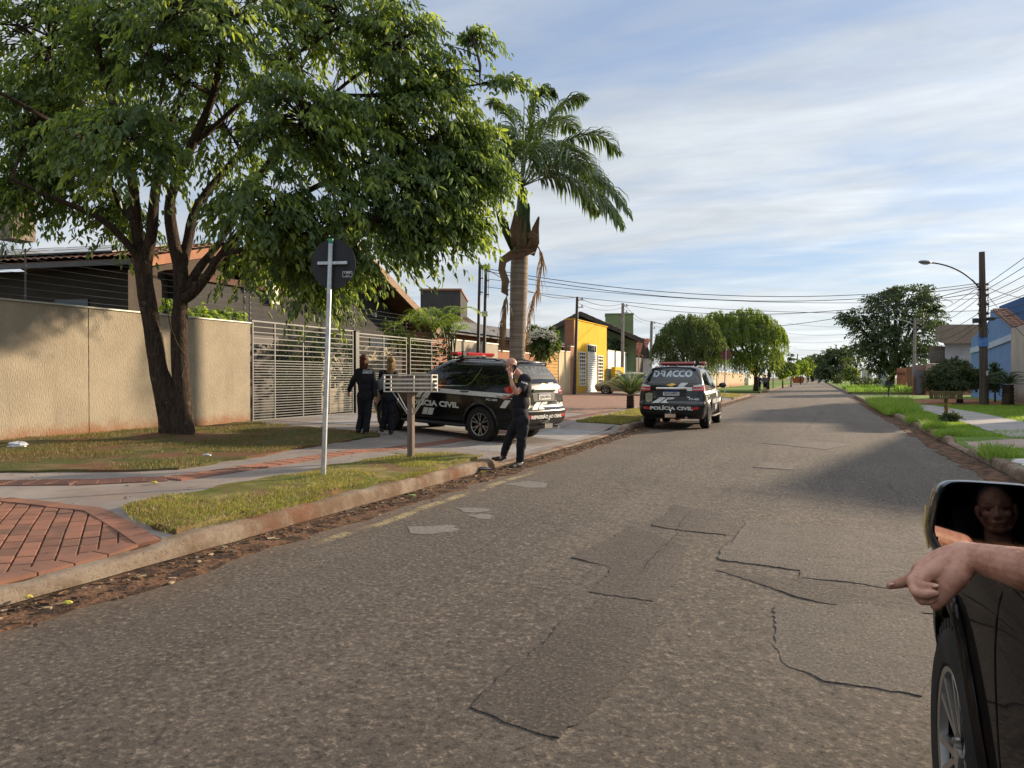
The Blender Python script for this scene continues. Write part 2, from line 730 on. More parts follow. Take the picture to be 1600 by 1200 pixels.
M_CONC = concrete('path_concrete', (0.255, 0.215, 0.19), (0.175, 0.155, 0.145))
M_SLAB = concrete('slab_concrete', (0.30, 0.28, 0.265), (0.23, 0.215, 0.21), st=0.25)
M_KERB = NT('kerb_concrete')
_k = M_KERB.noise(38, 7, .8)
_c = M_KERB.mix(M_KERB.ramp(M_KERB.noise(2.6, 6, .7), .36, .62), (.27, .215, .165), (.155, .105, .072))
_c = M_KERB.mix(M_KERB.ramp(_k, .46, .36, 0, .8), _c, (.06, .045, .035))
_c = M_KERB.mix(M_KERB.ramp(M_KERB.noise(1.1, 5, .7), .52, .66, 0, .7), _c, (.16, .07, .04))
M_KERB = M_KERB.set(_c, .95, .15, normal=M_KERB.bump(_k, 1.0, .02))
M_GUTTER = pm('gutter_dirt', (0.145, 0.078, 0.045), (0.045, 0.028, 0.02), 5.5, 0.95, 0.15, bump=1.0, bscale=24, bdist=0.04, lo=0.4, hi=0.6)
M_SOIL = pm('red_soil', (0.27, 0.12, 0.06), (0.15, 0.075, 0.045), 1.6, 0.95, 0.1, bump=0.6, bscale=25, bdist=0.02)
M_BRICKA = pm('paver_brick', (0.235, 0.108, 0.07), (0.15, 0.08, 0.058), 2.2, 0.85, 0.25, bump=0.4, bscale=60, bdist=0.005)
M_BRICKB = pm('paver_brick_dull', (0.20, 0.09, 0.06), (0.13, 0.07, 0.05), 4.0, 0.85, 0.25, bump=0.4, bscale=60, bdist=0.005)
M_TACT = pm('tactile_red', (0.22, 0.10, 0.07), (0.145, 0.08, 0.062), 2.5, 0.85, 0.25, bump=0.3, bscale=60, bdist=0.005)


def turf(name, g1, g2, dry, soil, bald=0.55):
    t = NT(name)
    c = t.mix(t.ramp(t.noise(7, 5, 0.65), 0.35, 0.65), g1, g2)
    c = t.mix(t.ramp(t.noise(1.7, 5, 0.65), 0.45, 0.66), c, dry)
    c = t.mix(t.ramp(t.noise(0.75, 6, 0.7), bald - 0.04, bald + 0.08), c, soil)
    n = t.bump(t.noise(55, 4, 0.7), 0.9, 0.03)
    return t.set(c, 0.9, 0.15, normal=n)


M_TURF = turf('turf_sunny', (0.13, 0.14, 0.03), (0.09, 0.10, 0.025), (0.26, 0.20, 0.09), (0.17, 0.10, 0.055), 0.53)
M_LAWN = turf('turf_worn', (0.09, 0.095, 0.03), (0.066, 0.07, 0.024), (0.16, 0.12, 0.06), (0.15, 0.08, 0.045), 0.50)
M_RTURF = turf('turf_lush', (0.14, 0.23, 0.035), (0.10, 0.175, 0.03), (0.12, 0.15, 0.04), (0.15, 0.09, 0.05), 0.72)


def leafmat(name, c, c2, trans=0.45, rough=0.5, scale=0.8):
    """Thin leaf: diffuse and gloss in front, some light coming through."""
    t = NT(name)
    f = t.ramp(t.noise(scale, 3), 0.35, 0.65)
    col = t.mix(f, c, c2)
    t.set(col, rough, 0.35)
    tr = t.node('ShaderNodeBsdfTranslucent')
    t.link(t.mix(0.5, col, (c[0] * 1.9, c[1] * 1.75, c[2] * 0.8)), tr.inputs['Color'])
    mx = t.node('ShaderNodeMixShader')
    mx.inputs[0].default_value = trans
    t.link(t.b.outputs[0], mx.inputs[1])
    t.link(tr.outputs[0], mx.inputs[2])
    t.link(mx.outputs[0], t.out.inputs['Surface'])
    return t.m


M_BLADE = [leafmat('grass_fresh', (0.25, 0.31, 0.045), (0.20, 0.25, 0.04), 0.5),
           leafmat('grass_deep', (0.19, 0.21, 0.04), (0.14, 0.155, 0.032), 0.5),
           leafmat('grass_straw', (0.42, 0.34, 0.14), (0.34, 0.27, 0.11), 0.4),
           leafmat('grass_brown', (0.26, 0.18, 0.09), (0.2, 0.14, 0.07), 0.3)]
M_BLADED = [leafmat('grass_worn', (0.13, 0.145, 0.04), (0.10, 0.115, 0.034), 0.45),
            leafmat('grass_dry', (0.22, 0.165, 0.075), (0.16, 0.12, 0.055), 0.35)]
M_BLADER = [leafmat('grass_lush', (0.17, 0.30, 0.04), (0.13, 0.23, 0.035), 0.45),
            leafmat('grass_lush_pale', (0.25, 0.34, 0.06), (0.19, 0.28, 0.05), 0.45)]

# ------------------------------------------------------------------ ground, road
flat = lambda x, y: 0.0
gm = MB()
gm.poly([(-2500, -60, -0.06), (2500, -60, -0.06), (2500, 3500, -0.06), (-2500, 3500, -0.06)])
tag(gm.build('ground', turf('far_ground', (0.075, 0.10, 0.03), (0.06, 0.08, 0.03), (0.14, 0.10, 0.05), (0.17, 0.09, 0.05), 0.55)), kind='structure')

# the road: one sheet with a slight camber, cross street opening at Y 60-72
V, F = [], []
ysr = [-14 + 0.5 * i for i in range(80)] + [26 + 2 * i for i in range(40)] + [106 + 20 * i for i in range(30)]
xsr = [KL - 0.12 + (KR - KL + 0.24) * i / 14 for i in range(15)]


def road_z(x, y):
    u = (x - (KL + KR) / 2) / (KR - KL) * 2
    return 0.0 + 0.035 * (1 - u * u) - 0.02 + 0.006 * mnoise.noise((x * 0.8, y * 0.35, 0))


for y in ysr:
    for x in xsr:
        V.append((x, y, road_z(x, y)))
nx = len(xsr)
for j in range(len(ysr) - 1):
    for i in range(nx - 1):
        a = j * nx + i
        F.append((a, a + 1, a + nx + 1, a + nx))
tag(mesh_obj('road', V, F, M_ROAD, smooth=180), kind='structure')
for x0, x1 in ((-90, KL - 0.13), (KR + 0.13, 120)):
    cs = MB()
    cs.poly([(x0, 60.5, -0.012), (x1, 60.5, -0.012), (x1, 71.5, -0.012), (x0, 71.5, -0.012)])
    tag(cs.build('cross_street', M_ROAD), kind='structure')

# worn repairs: thin slabs of a different mix, proud of the old surface
PATCHES = [
    ([(729, 1113), (867, 1156), (957, 1094), (1000, 1030), (1052, 966), (1029, 944), (948, 936), (877, 975), (805, 1042)], M_PATCH, 0.0055),
    ([(896, 873), (953, 888), (924, 926), (1024, 943), (1060, 909), (1071, 857), (986, 823)], M_PATCH, 0.0055),
    ([(1124, 876), (1252, 893), (1250, 904), (1385, 921), (1470, 918), (1475, 838), (1171, 815)], M_PATCH2, 0.006),
    ([(1016, 824), (1142, 840), (1164, 814), (1054, 790)], M_PATCH, 0.0055),
    ([(1221, 952), (1224, 1042), (1290, 1073), (1451, 1094), (1520, 1010), (1470, 966), (1337, 947)], M_PATCH2, 0.006),
    ([(1121, 893), (1247, 935), (1380, 958), (1470, 960), (1470, 927), (1385, 926), (1248, 907)], M_PATCH, 0.0055),
    ([(1176, 731), (1240, 735), (1246, 726), (1190, 722)], M_PATCH2, 0.006),
    ([(1190, 693), (1290, 703), (1340, 694), (1230, 687)], M_PATCH2, 0.006),
]
for k, (px, m, th) in enumerate(PATCHES):
    po = [onz(a, b, 0.01) for a, b in px]
    po = [(p.x, p.y) for p in po]
    drape('road_patch', po, road_z, th, m, 0.075, 0.03, 0.03, seed=20 + k,
          hill=lambda x, y: 0.006 * mnoise.noise((x * 3, y * 3, 4)))
for (a, b, w) in ((827, 757, 26), (741, 797, 15), (752, 807, 13), (672, 828, 20), (833, 755, 20), (700, 822, 9), (1208, 729, 20)):
    c = onz(a, b, 0.005)
    po = [(c.x + math.cos(t * .7) * w * 0.012 * (1 + .35 * math.sin(t * 2.1 + a)), c.y + math.sin(t * .7) * w * 0.009 * (1 + .3 * math.cos(t * 1.3 + b))) for t in range(9)]
    drape('road_stain', po, road_z, 0.003, pm('dried_paint', (0.21, 0.185, 0.16), (0.12, 0.105, 0.092), 30, 0.9, 0.2, bump=.6, bscale=60), 0.08, 0.03, 0.01, seed=int(a))

# cracks: wandering tar-dark strips
CRACKS = [
    [(770, 740), (860, 744), (960, 751), (1060, 758), (1150, 766), (1240, 776), (1360, 790), (1480, 803)],
    [(1121, 892), (1180, 905), (1247, 936)],
    [(1137, 772), (1146, 762), (1148, 757)], [(1390, 752), (1402, 770), (1407, 790), (1412, 808)], [(1320, 742), (1390, 758)],
    [(1200, 700), (1198, 722)],
    [(1060, 692), (1160, 697), (1290, 706), (1420, 720)], [(1170, 655), (1300, 660), (1400, 668)], [(1080, 800), (1060, 840), (1000, 900)],
    [(720, 870), (800, 830), (870, 800), (900, 780)], [(1285, 640), (1262, 672), (1225, 690)], [(1300, 720), (1390, 730), (1490, 742)],
]
ck = MB()
for k, px in enumerate(CRACKS):
    pts = [onz(a, b, 0.012).to_2d() for a, b in px]
    fine = []
    for i in range(len(pts) - 1):
        L = (pts[i + 1] - pts[i]).length
        n = max(2, int(L / 0.07))
        for j in range(n):
            fine.append(pts[i].lerp(pts[i + 1], j / n))
    fine.append(pts[-1])
    for i, p in enumerate(fine):
        fine[i] = p + Vector((mnoise.noise((p.x * 4, p.y * 4, k)), mnoise.noise((p.x * 4, p.y * 4, k + 9)))) * 0.06
    vs = []
    for i, p in enumerate(fine):
        d = (fine[min(i + 1, len(fine) - 1)] - fine[max(i - 1, 0)])
        d = Vector((-d.y, d.x)).normalized() if d.length > 1e-6 else Vector((1, 0))
        w = 0.005 * (1.0 + 0.9 * mnoise.noise((p.x * 6, p.y * 6, 3 + k))) * (0.35 if i in (0, len(fine) - 1) else 1)
        if k == 0:
            w *= 1.5
        h = road_z(p.x, p.y) + 0.019
        vs += [(p.x - d.x * w, p.y - d.y * w, h), (p.x + d.x * w, p.y + d.y * w, h)]
    ck.add(vs, [(2 * i, 2 * i + 1, 2 * i + 3, 2 * i + 2) for i in range(len(fine) - 1)])
tag(ck.build('road_cracks', M_CRACK), kind='structure')

# ------------------------------------------------------------------ left kerb and gutter


def kerb(name, x, side, y0, y1, hf, step=0.16):
    """side -1: pavement lies towards -X."""
    prof = ((0.0, -0.05), (0.005, 0.35), (0.02, 0.75), (0.05, 0.96), (0.09, 1.0), (0.17, 1.0), (0.19, 0.5))
    V, F = [], []
    n = int((y1 - y0) / step)
    for i in range(n + 1):
        y = y0 + (y1 - y0) * i / n
        hh = hf(y)
        notch = 0.86 if side < 0 and (y % 1.02) < step else 1.0
        for k, (u, w) in enumerate(prof):
            j = 0.014 * mnoise.noise((y * 2.7, k * 0.9, x)) + 0.010 * mnoise.noise((y * 9, k * 2.0, x + 3))
            V.append((x + side * (u + j), y, max(-0.02, w * hh * (notch if w > .5 else 1)) + (j * 0.7 if w > .3 else 0)))
    m = len(prof)
    for i in range(n):
        for k in range(m - 1):
            q = (i * m + k, i * m + k + 1, (i + 1) * m + k + 1, (i + 1) * m + k)
            F.append(q if side > 0 else q[::-1])
    return tag(mesh_obj(name, V, F, M_KERB, smooth=50), kind='structure')


def kh(y):
    return max(0.015, 0.155 - 0.125 * drive(y) - 0.06 * (1 - smooth((y - 3.6) / 1.2)))


kerb('kerb', KL, -1, -5, 60.3, kh)
kerb('kerb', KL, -1, 71.7, 330, lambda y: 0.15, 1.5)
kerb('kerb', KR, 1, -5, 60.3, lambda y: 0.14 - 0.11 * bandf(y, 16.2, 18.6, .4))
kerb('kerb', KR, 1, 71.7, 330, lambda y: 0.15, 1.5)
for xa, xb, nm in ((KL + 0.005, KL + 0.50, 11), (KR - 0.42, KR - 0.005, 12)):
    po = [(xa, -5)] + [(xa, 60)] + [(xb, 60)] + [(xb, -5)]
    drape('gutter', po, lambda x, y: road_z(x, y), 0.006, M_GUTTER, 0.3, 0.07, 0.01, seed=nm,
          hill=lambda x, y: 0.02 * max(0, mnoise.noise((x * 4, y * 2.5, 7))))

# loose dirt, bits of bark and fallen leaves lying in the gutter
dm = MB()
rr = random.Random(5)
for i in range(1500):
    y = 2.2 + rr.random() ** 1.3 * 20
    x = KL + 0.05 + abs(rr.gauss(0, 0.20))
    s = rr.uniform(0.006, 0.026)
    M = Matrix.Rotation(rr.uniform(0, 6.3), 3, 'Z') @ Matrix.Rotation(rr.uniform(-.5, .5), 3, 'X')
    dm.cur = rr.choice((0, 0, 0, 1, 1, 2))
    dm.box((x, y, road_z(x, y) + 0.006 + s * .3), (s * rr.uniform(1, 3), s, s * .5), M=M)
tag(dm.build('gutter_debris', [pm('debris_bark', (.06, .035, .022)), pm('debris_leaf', (.17, .09, .04)), pm('debris_pale', (.35, .26, .16))]), kind='stuff')

# ------------------------------------------------------------------ left side
drape('pavement', [(KL - 0.16, -6), (KL - 0.16, 60), (-14.2, 60), (-14.2, -6)], gz, 0.0, M_CONC, 0.45, skirt=0.2)
drape('pavement', [(KL - 0.16, 72), (KL - 0.16, 300), (-14.2, 300), (-14.2, 72)], lambda x, y: 0.14, 0.0, M_RTURF, 8, skirt=0.2, seed=4)

STRIP = [(-5.03, 4.42), (-5.6, 4.62), (-6.25, 4.95), (-6.40, 5.6), (-6.42, 8.5), (-6.30, 9.9), (-5.9, 10.6), (-5.4, 10.75), (-5.03, 10.45)]
LAWN = [(-13.9, 1.0), (-12.6, 3.2), (-11.2, 5.0), (-9.9, 5.95), (-8.9, 6.5), (-8.15, 7.3), (-8.35, 9.0), (-8.6, 11), (-8.75, 13.0), (-9.3, 13.7), (-11, 14.0), (-13.9, 14.5)]
bulge = lambda x, y: 0.03 + 0.03 * mnoise.noise((x * 1.5, y * 1.5, 2))
drape('grass_verge', STRIP, gz, 0.03, M_TURF, 0.18, 0.05, 0.1, seed=31, hill=bulge)
drape('lawn', LAWN, gz, 0.035, M_LAWN, 0.3, 0.10, 0.1, seed=32,
      hill=lambda x, y: 0.03 * mnoise.noise((x * 1.2, y * 1.2, 5)) + 0.12 * math.exp(-((x + 11.75) ** 2 + (y - 10.4) ** 2) / 0.5))
vg = lambda x, y: gz(x, y) + 0.03 + bulge(x, y)
SCL = lambda po, k: [(sum(p[0] for p in po) / len(po) * (1 - k) + p[0] * k, sum(p[1] for p in po) / len(po) * (1 - k) + p[1] * k) for p in po]
grass_blades('grass', SCL(STRIP, 1.035), 34000, vg, -0.005, 0.038, 0.006, M_BLADE, 3, bald=.75, lean=1.0)
grass_blades('grass', [(-5.07, 4.5), (-4.93, 4.5), (-4.93, 10.3), (-5.07, 10.3)], 3500, lambda x, y: gz(-5.03, y), 0.012, 0.05, 0.006, M_BLADE, 5, bald=.75, lean=1.6)
tag(grass_blades('grass', SCL(LAWN, 1.02), 50000, gz, 0.035, 0.04, 0.008, M_BLADED, 4, bald=0.75), kind='stuff')
# dry leaves blown over the path, lawn and verge
fl_ = MB()
rr = random.Random(15)
for i in range(420):
    x, y = rr.uniform(-13.5, -5.2), rr.uniform(3.5, 14)
    s, a = rr.uniform(.012, .035), rr.uniform(0, 6.28)
    z = gz(x, y) + .045 + (.03 if inside(STRIP, x, y) else 0) - (.03 if not (inside(STRIP, x, y) or inside(LAWN, x, y)) else 0)
    e, n = Vector((math.cos(a), math.sin(a), rr.uniform(-.3, .3))) * s, Vector((-math.sin(a), math.cos(a), rr.uniform(-.4, .4))) * s * .5
    c = Vector((x, y, z))
    fl_.cur = rr.choice((0, 0, 1, 2))
    fl_.add([c - e, c + n, c + e, c - n], [(0, 1, 2), (0, 2, 3)])
tag(fl_.build('fallen_leaves', [pm('leaf_litter', (.22, .12, .055), (.14, .075, .04)), pm('leaf_litter_dark', (.08, .05, .03)), pm('leaf_litter_yellow', (.36, .27, .08))]), kind='stuff')
# tufts growing out of the broken kerb
for k, (a, b, n) in enumerate(((357, 835, 60), (420, 808, 20), (755, 735, 30))):
    p = onz(a, b, 0.02)
    po = [(p.x - .07, p.y - .1), (p.x + .05, p.y - .1), (p.x + .05, p.y + .1), (p.x - .07, p.y + .1)]
    grass_blades('grass', po, n, road_z, 0, 0.13, 0.008, M_BLADE[:2], 40 + k, bald=-1)

# tactile strip along the path: tiles of raised bars
tl = [(-12.0, 3.55), (-9.06, 5.42), (-8.2, 5.95), (-7.55, 6.7), (-7.48, 8.5), (-7.45, 10.6), (-7.15, 13.0), (-7.2, 18), (-7.2, 27)]
tb = MB()


def along(pl, step):
    out, carry = [], 0.0
    for i in range(len(pl) - 1):
        a, b = Vector(pl[i]), Vector(pl[i + 1])
        L = (b - a).length
        t = carry
        while t < L:
            out.append((a.lerp(b, t / L), (b - a).normalized()))
            t += step
        carry = t - L
    return out


def on_g(c, M, pts):
    return [(q.x, q.y, gz(q.x, q.y)) for q in pts]


for p, d in along(tl, 0.25):
    n = Vector((-d.y, d.x))
    jit = random.uniform(0.0, 0.008)
    q = [p - d * .122 - n * .20, p + d * .122 - n * .20, p + d * .122 + n * .20, p - d * .122 + n * .20]
    zz = [gz(a.x, a.y) + 0.010 + jit for a in q]
    tb.add([(a.x, a.y, z) for a, z in zip(q, zz)] + [(a.x, a.y, z - .03) for a, z in zip(q, zz)],
           [(0, 1, 2, 3), (0, 4, 5, 1), (1, 5, 6, 2), (2, 6, 7, 3), (3, 7, 4, 0)])
    if p.y < 14:
        for u in (-.15, -.09, -.03, .03, .09, .15):
            c = p + n * u
            z = gz(c.x, c.y) + 0.010 + jit
            e, w = d * .10, n * .016
            w2 = n * .009
            c4 = [c - e - w, c + e - w, c + e + w, c - e + w]
            t4 = [c - e * .94 - w2, c + e * .94 - w2, c + e * .94 + w2, c - e * .94 + w2]
            tb.add([(a.x, a.y, z) for a in c4] + [(a.x, a.y, z + .009) for a in t4],
                   [(4, 5, 6, 7), (0, 1, 5, 4), (1, 2, 6, 5), (2, 3, 7, 6), (3, 0, 4, 7)])
tag(tb.build('tactile_paving', M_TACT), kind='structure')

# brick ramp at the near corner and the brick forecourt further on


def bricks(name, poly, d, w, l, mats, gap=0.014, dz=0.02, seed=1, hf=gz):
    d = Vector(d).normalized()
    n = Vector((-d.y, d.x))
    rr = random.Random(seed)
    mb = MB()
    cs = [Vector(p) for p in poly]
    us = [c.dot(d) for c in cs]
    ws = [c.dot(n) for c in cs]
    v = min(ws)
    row = 0
    while v < max(ws):
        u = min(us) + rr.random() * l
        while u < max(us):
            c = d * u + n * v
            if inside(poly, c.x, c.y):
                e, f = d * (l - gap) / 2, n * (w - gap) / 2
                z0 = dz + rr.uniform(-.003, .003)
                q = [c - e - f, c + e - f, c + e + f, c - e + f]
                k = 0.93
                t = [c - e * k - f * k, c + e * k - f * k, c + e * k + f * k, c - e * k + f * k]
                mb.cur = rr.choice((0, 0, 1))
                mb.add([(a.x, a.y, hf(a.x, a.y) + z0 - .03) for a in q] + [(a.x, a.y, hf(a.x, a.y) + z0 - .004) for a in q] + [(a.x, a.y, hf(a.x, a.y) + z0) for a in t],
                       [(8, 9, 10, 11), (4, 5, 9, 8), (5, 6, 10, 9), (6, 7, 11, 10), (7, 4, 8, 11), (0, 1, 5, 4), (1, 2, 6, 5), (2, 3, 7, 6), (3, 0, 4, 7)])
            u += l
        v += w
        row += 1
    return tag(mb.build(name, mats), kind='structure')


BRK = [(-5.12, -2), (-5.12, 4.22), (-6.5, 4.80), (-7.8, 4.75), (-8.9, 4.0), (-11, 2.3), (-11, -2)]
drape('brick_bed', [(-5.0, -2.2), (-5.0, 4.3), (-6.5, 4.8), (-7.8, 4.75), (-8.9, 4.05), (-11.2, 2.3), (-11.2, -2.2)], gz, 0.006,
      pm('joint_sand', (0.10, 0.055, 0.035), (0.05, 0.03, 0.022), 9, .95, .1, bump=.5), 0.3, 0.01)
bricks('brick_paving', BRK, (-2.28, 1.85), 0.135, 0.21, [M_BRICKA, M_BRICKB], seed=3)
# border course along the kerb and the grass
bb = MB()
for p, d in along([(-5.11, -2), (-5.11, 4.2), (-6.5, 4.78), (-7.8, 4.73), (-8.9, 4.0)], 0.27):
    n = Vector((-d.y, d.x))
    q = [p - d * .128 - n * .09, p + d * .128 - n * .09, p + d * .128 + n * .09, p - d * .128 + n * .09]
    z = 0.031 + random.uniform(-.003, .003)
    bb.add([(a.x, a.y, gz(a.x, a.y) + z) for a in q] + [(a.x, a.y, gz(a.x, a.y)) for a in q],
           [(0, 1, 2, 3), (0, 4, 5, 1), (1, 5, 6, 2), (2, 6, 7, 3), (3, 7, 4, 0)])
tag(bb.build('brick_border', [M_BRICKA]), kind='structure')
M_BRF = pm('forecourt_brick', (0.27, 0.155, 0.11), (0.20, 0.125, 0.095), 5, .9, .2, bump=.5, bscale=20)
drape('brick_forecourt', [(-7.6, 24.5), (-7.6, 34), (-6.0, 38), (-6.0, 46), (-13.7, 46), (-13.7, 25.2)], gz, 0.012, M_BRF, 0.6, 0.05)
# paved drive in front of the gates, laid as big slabs with open joints
sm = MB()
rs = random.Random(8)
for i in range(7):
    for j in range(8):
        x1 = -5.25 - i * 1.22
        y0 = 10.9 + j * 1.5
        if x1 - 1.2 < -8.3 and y0 < 14.2:
            continue
        if x1 - 1.2 < -13.8 or (y0 > 19 and x1 > -6.5):
            continue
        q = [(x1, y0), (x1, y0 + 1.475), (x1 - 1.2, y0 + 1.475), (x1 - 1.2, y0)]
        dzz = 0.007 + rs.uniform(0, .006)
        sm.cur = rs.choice((0, 0, 1))
        sm.add([(a, b, gz(a, b) + dzz) for a, b in q] + [(a, b, gz(a, b) - .01) for a, b in q],
               [(3, 2, 1, 0), (4, 5, 1, 0), (5, 6, 2, 1), (6, 7, 3, 2), (7, 4, 0, 3)])
tag(sm.build('drive_slabs', [M_CONC, M_SLAB]), kind='structure')
G2 = [(-5.03, 19.7), (-6.5, 19.9), (-6.6, 22.6), (-5.03, 22.4)]
G3 = [(-5.03, 23.4), (-6.6, 23.6), (-6.9, 30.3), (-5.03, 30.3)]
G4 = [(-5.03, 37), (-6.3, 37), (-6.3, 43.2), (-5.03, 43.2)]
G5 = [(-5.03, 48.4), (-8.5, 48.4), (-8.5, 58), (-5.03, 58.5)]
for k, g in enumerate((G2, G3, G4, G5)):
    drape('grass_verge', g, gz, 0.03, M_TURF, 0.4, 0.08, 0.1, seed=50 + k)
    grass_blades('grass', g, 5000, gz, 0.03, 0.07, 0.012, M_BLADE, 60 + k)
# grass margin under the second gate
G6 = [(-12.6, 19.9), (-13.85, 19.9), (-13.85, 26), (-12.6, 26)]
drape('grass_verge', G6, gz, 0.03, M_TURF, 0.4, 0.1, 0.1, seed=57)
grass_blades('grass', G6, 4000, gz, 0.03, 0.10, 0.012, M_BLADE, 68)

# ------------------------------------------------------------------ right side
RV = [(KR + .18, -6), (KR + .18, 60), (30, 60), (30, -6)]
drape('grass_verge', RV, gr, 0.0, M_RTURF, 0.7, skirt=0.2, seed=70)
drape('grass_verge', [(KR + .18, 72), (KR + .18, 320), (60, 320), (60, 72)], lambda x, y: 0.14, 0.0, M_RTURF, 9, skirt=0.2, seed=71)
drape('path', [(4.0, 19.0), (4.0, 31.5), (3.5, 39), (5.0, 39), (5.6, 31), (5.6, 19.0)], gr, 0.02, M_SLAB, 0.5, 0.04, seed=72)
drape('path', [(3.0, 16.4), (3.0, 18.4), (12, 18.6), (12, 16.4)], gr, 0.012, concrete('pink_concrete', (0.36, 0.27, 0.235), (0.27, 0.2, 0.175)), 0.4, 0.05, seed=73)
drape('path', [(2.95, 8.0), (2.95, 14.0), (4.6, 14.2), (6.2, 12.5), (6.2, 8.0)], gr, 0.016, concrete('pale_broken_concrete', (0.55, 0.53, 0.52), (0.36, 0.33, 0.32)), 0.25, 0.12, seed=74)
drape('path', [(6.2, 22.5), (6.2, 24.3), (14, 25.0), (14, 22.8)], gr, 0.022, concrete('pink_concrete_b', (0.33, 0.25, 0.215), (0.25, 0.19, 0.17)), 0.5, 0.05, seed=75)
drape('dirt_path', [(3.0, 40), (3.0, 48), (9, 50), (9.4, 40.5)], gr, 0.015, M_SOIL, 0.6, 0.2, seed=76)
drape('dirt_path', [(3.0, 14.6), (3.0, 15.0), (8, 15.1), (8, 14.6)], gr, 0.014, M_SOIL, 0.3, 0.06, seed=77)
for k, (po, n, h) in enumerate((([(2.95, 14.2), (2.95, 16.3), (9, 16.3), (9, 14.5)], 6000, .06), ([(2.9, 18.8), (2.9, 27), (3.95, 27), (3.95, 19.1)], 9000, .06),
                                ([(4, 18.8), (12, 18.8), (12, 22.3), (5.7, 22.3), (4, 21)], 9000, .06), ([(5.7, 24.5), (9, 25), (9, 39), (5.1, 39)], 12000, .10),
                                ([(2.95, 27), (2.95, 41), (3.9, 41), (3.9, 27)], 9000, .10))):
    grass_blades('grass', po, n, gr, 0.0, h, 0.012, M_BLADER, 80 + k, bald=0.0)
# rank weeds spilling over the kerb further up
grass_blades('grass', [(2.4, 30), (2.5, 42.5), (4.6, 42.5), (4.0, 36), (3.6, 30)], 9000, gr, -0.05, 0.36, 0.025, M_BLADER, 90, bald=0.1, clump=.9, lean=.8)
grass_blades('grass', [(2.9, 73), (2.9, 100), (9, 100), (9, 73)], 5000, gr, 0, 0.4, 0.05, M_BLADER[:1], 91, bald=0.2, clump=.9, lean=.8)
for k, (x, y) in enumerate(((2.75, 19.5), (2.8, 21.8), (2.72, 25), (2.8, 14.6))):
    grass_blades('grass', [(x - .15, y - .5), (x + .35, y - .5), (x + .35, y + .5), (x - .15, y + .5)], 500, gr, -0.03, 0.2, 0.015, M_BLADER, 95 + k, bald=-1, lean=.9)
# pavement corners of the far side of the crossing
drape('pavement', [(KR + .18, 72.2), (KR + .18, 73.4), (30, 74.5), (30, 72.2)], lambda x, y: 0.15, 0.015, M_SOIL, 1.0, 0.1, seed=78)
def wallmat(name, a, b, sc=1.2, bump=0.25, bscale=55, stain=None, zlo=0.2, zhi=0.9, stretch=(1, 1, 1), dirt=0.25, bdist=0.006):
    """Rendered wall: mottled paint, weather streaks, soil splashed up from below."""
    t = NT(name)
    c = t.mix(t.ramp(t.noise(sc, 6, 0.65), 0.32, 0.68), a, b)
    streak = t.noise(1.0, 5, 0.6, vec=t.mapping(scale=(3.5, 3.5, 0.35)))
    c = t.mix(t.math('MULTIPLY', t.ramp(streak, 0.52, 0.72), dirt), c, tuple(x * 0.45 for x in a))
    if stain:
        sx = t.node('ShaderNodeSeparateXYZ')
        t.link(t.obj, sx.inputs[0])
        zz = t.math('ADD', sx.outputs[2], t.math('MULTIPLY', t.noise(2.2, 5, 0.7), -0.75))
        c = t.mix(t.math('MULTIPLY', t.ramp(zz, zhi - .35, zlo - .35), 0.85), c, stain)
    n = t.bump(t.noise(bscale, 4, 0.6, vec=t.mapping(scale=stretch)), bump, bdist)
    return t.set(c, 0.9, 0.2, normal=n)


def tilemat(name, a, b, c3, sx=4.6, rows=3.0):
    """Clay tiles: ridged rows with tile-to-tile colour differences (UV-free, object space)."""
    t = NT(name)
    vor = t.voronoi(3.2, out='Color')
    f = t.node('ShaderNodeSeparateColor')
    t.link(vor, f.inputs[0])
    c = t.mix(f.outputs[0], a, b)
    c = t.mix(t.ramp(t.noise(1.4, 5, 0.7), 0.5, 0.68), c, c3)
    return t.set(c, 0.85, 0.25, normal=t.bump(t.noise(40, 3), 0.4, 0.01))


def tile_roof(mb, A, B, C2, D, pitch=0.22, row=0.38, amp=0.045):
    """Roof slope A-B (eave) to D-C2 (ridge) as corrugated tile courses."""
    A, B, C2, D = map(Vector, (A, B, C2, D))
    nrm = (B - A).cross(D - A).normalized()
    if nrm.z < 0:
        nrm = -nrm
    n = max(2, int((B - A).length / pitch))
    m = max(2, int(((D - A).length) / row))
    sub = 4
    vs, fs = [], []
    for j in range(m):
        for e in (0, 1):
            v = (j + e) / m
            for i in range(n * sub + 1):
                u = i / (n * sub)
                p = A.lerp(B, u).lerp(D.lerp(C2, u), v)
                h = amp * abs(math.sin(math.pi * u * n)) + (0.03 if e == 0 else -0.005)
                vs.append(p + nrm * (h + 0.03))
    k = n * sub + 1
    for j in range(m):
        b = 2 * j * k
        for i in range(k - 1):
            fs.append((b + i, b + i + 1, b + k + i + 1, b + k + i))
        if j < m - 1:
            for i in range(k - 1):
                fs.append((b + k + i, b + k + i + 1, b + 2 * k + i + 1, b + 2 * k + i))
    mb.add(vs, fs)
    mb.add([A, B, C2, D, A - nrm * .08, B - nrm * .08, C2 - nrm * .08, D - nrm * .08],
           [(4, 5, 6, 7), (0, 4, 5, 1), (1, 5, 6, 2), (2, 6, 7, 3), (3, 7, 4, 0)])


def onx(px, py, X):
    """Point seen at (px, py) on the upright plane x = X."""
    t = (px - 800.0) / FPX
    d = X / (-_SY + _CY * t)
    return at(px, py, d)


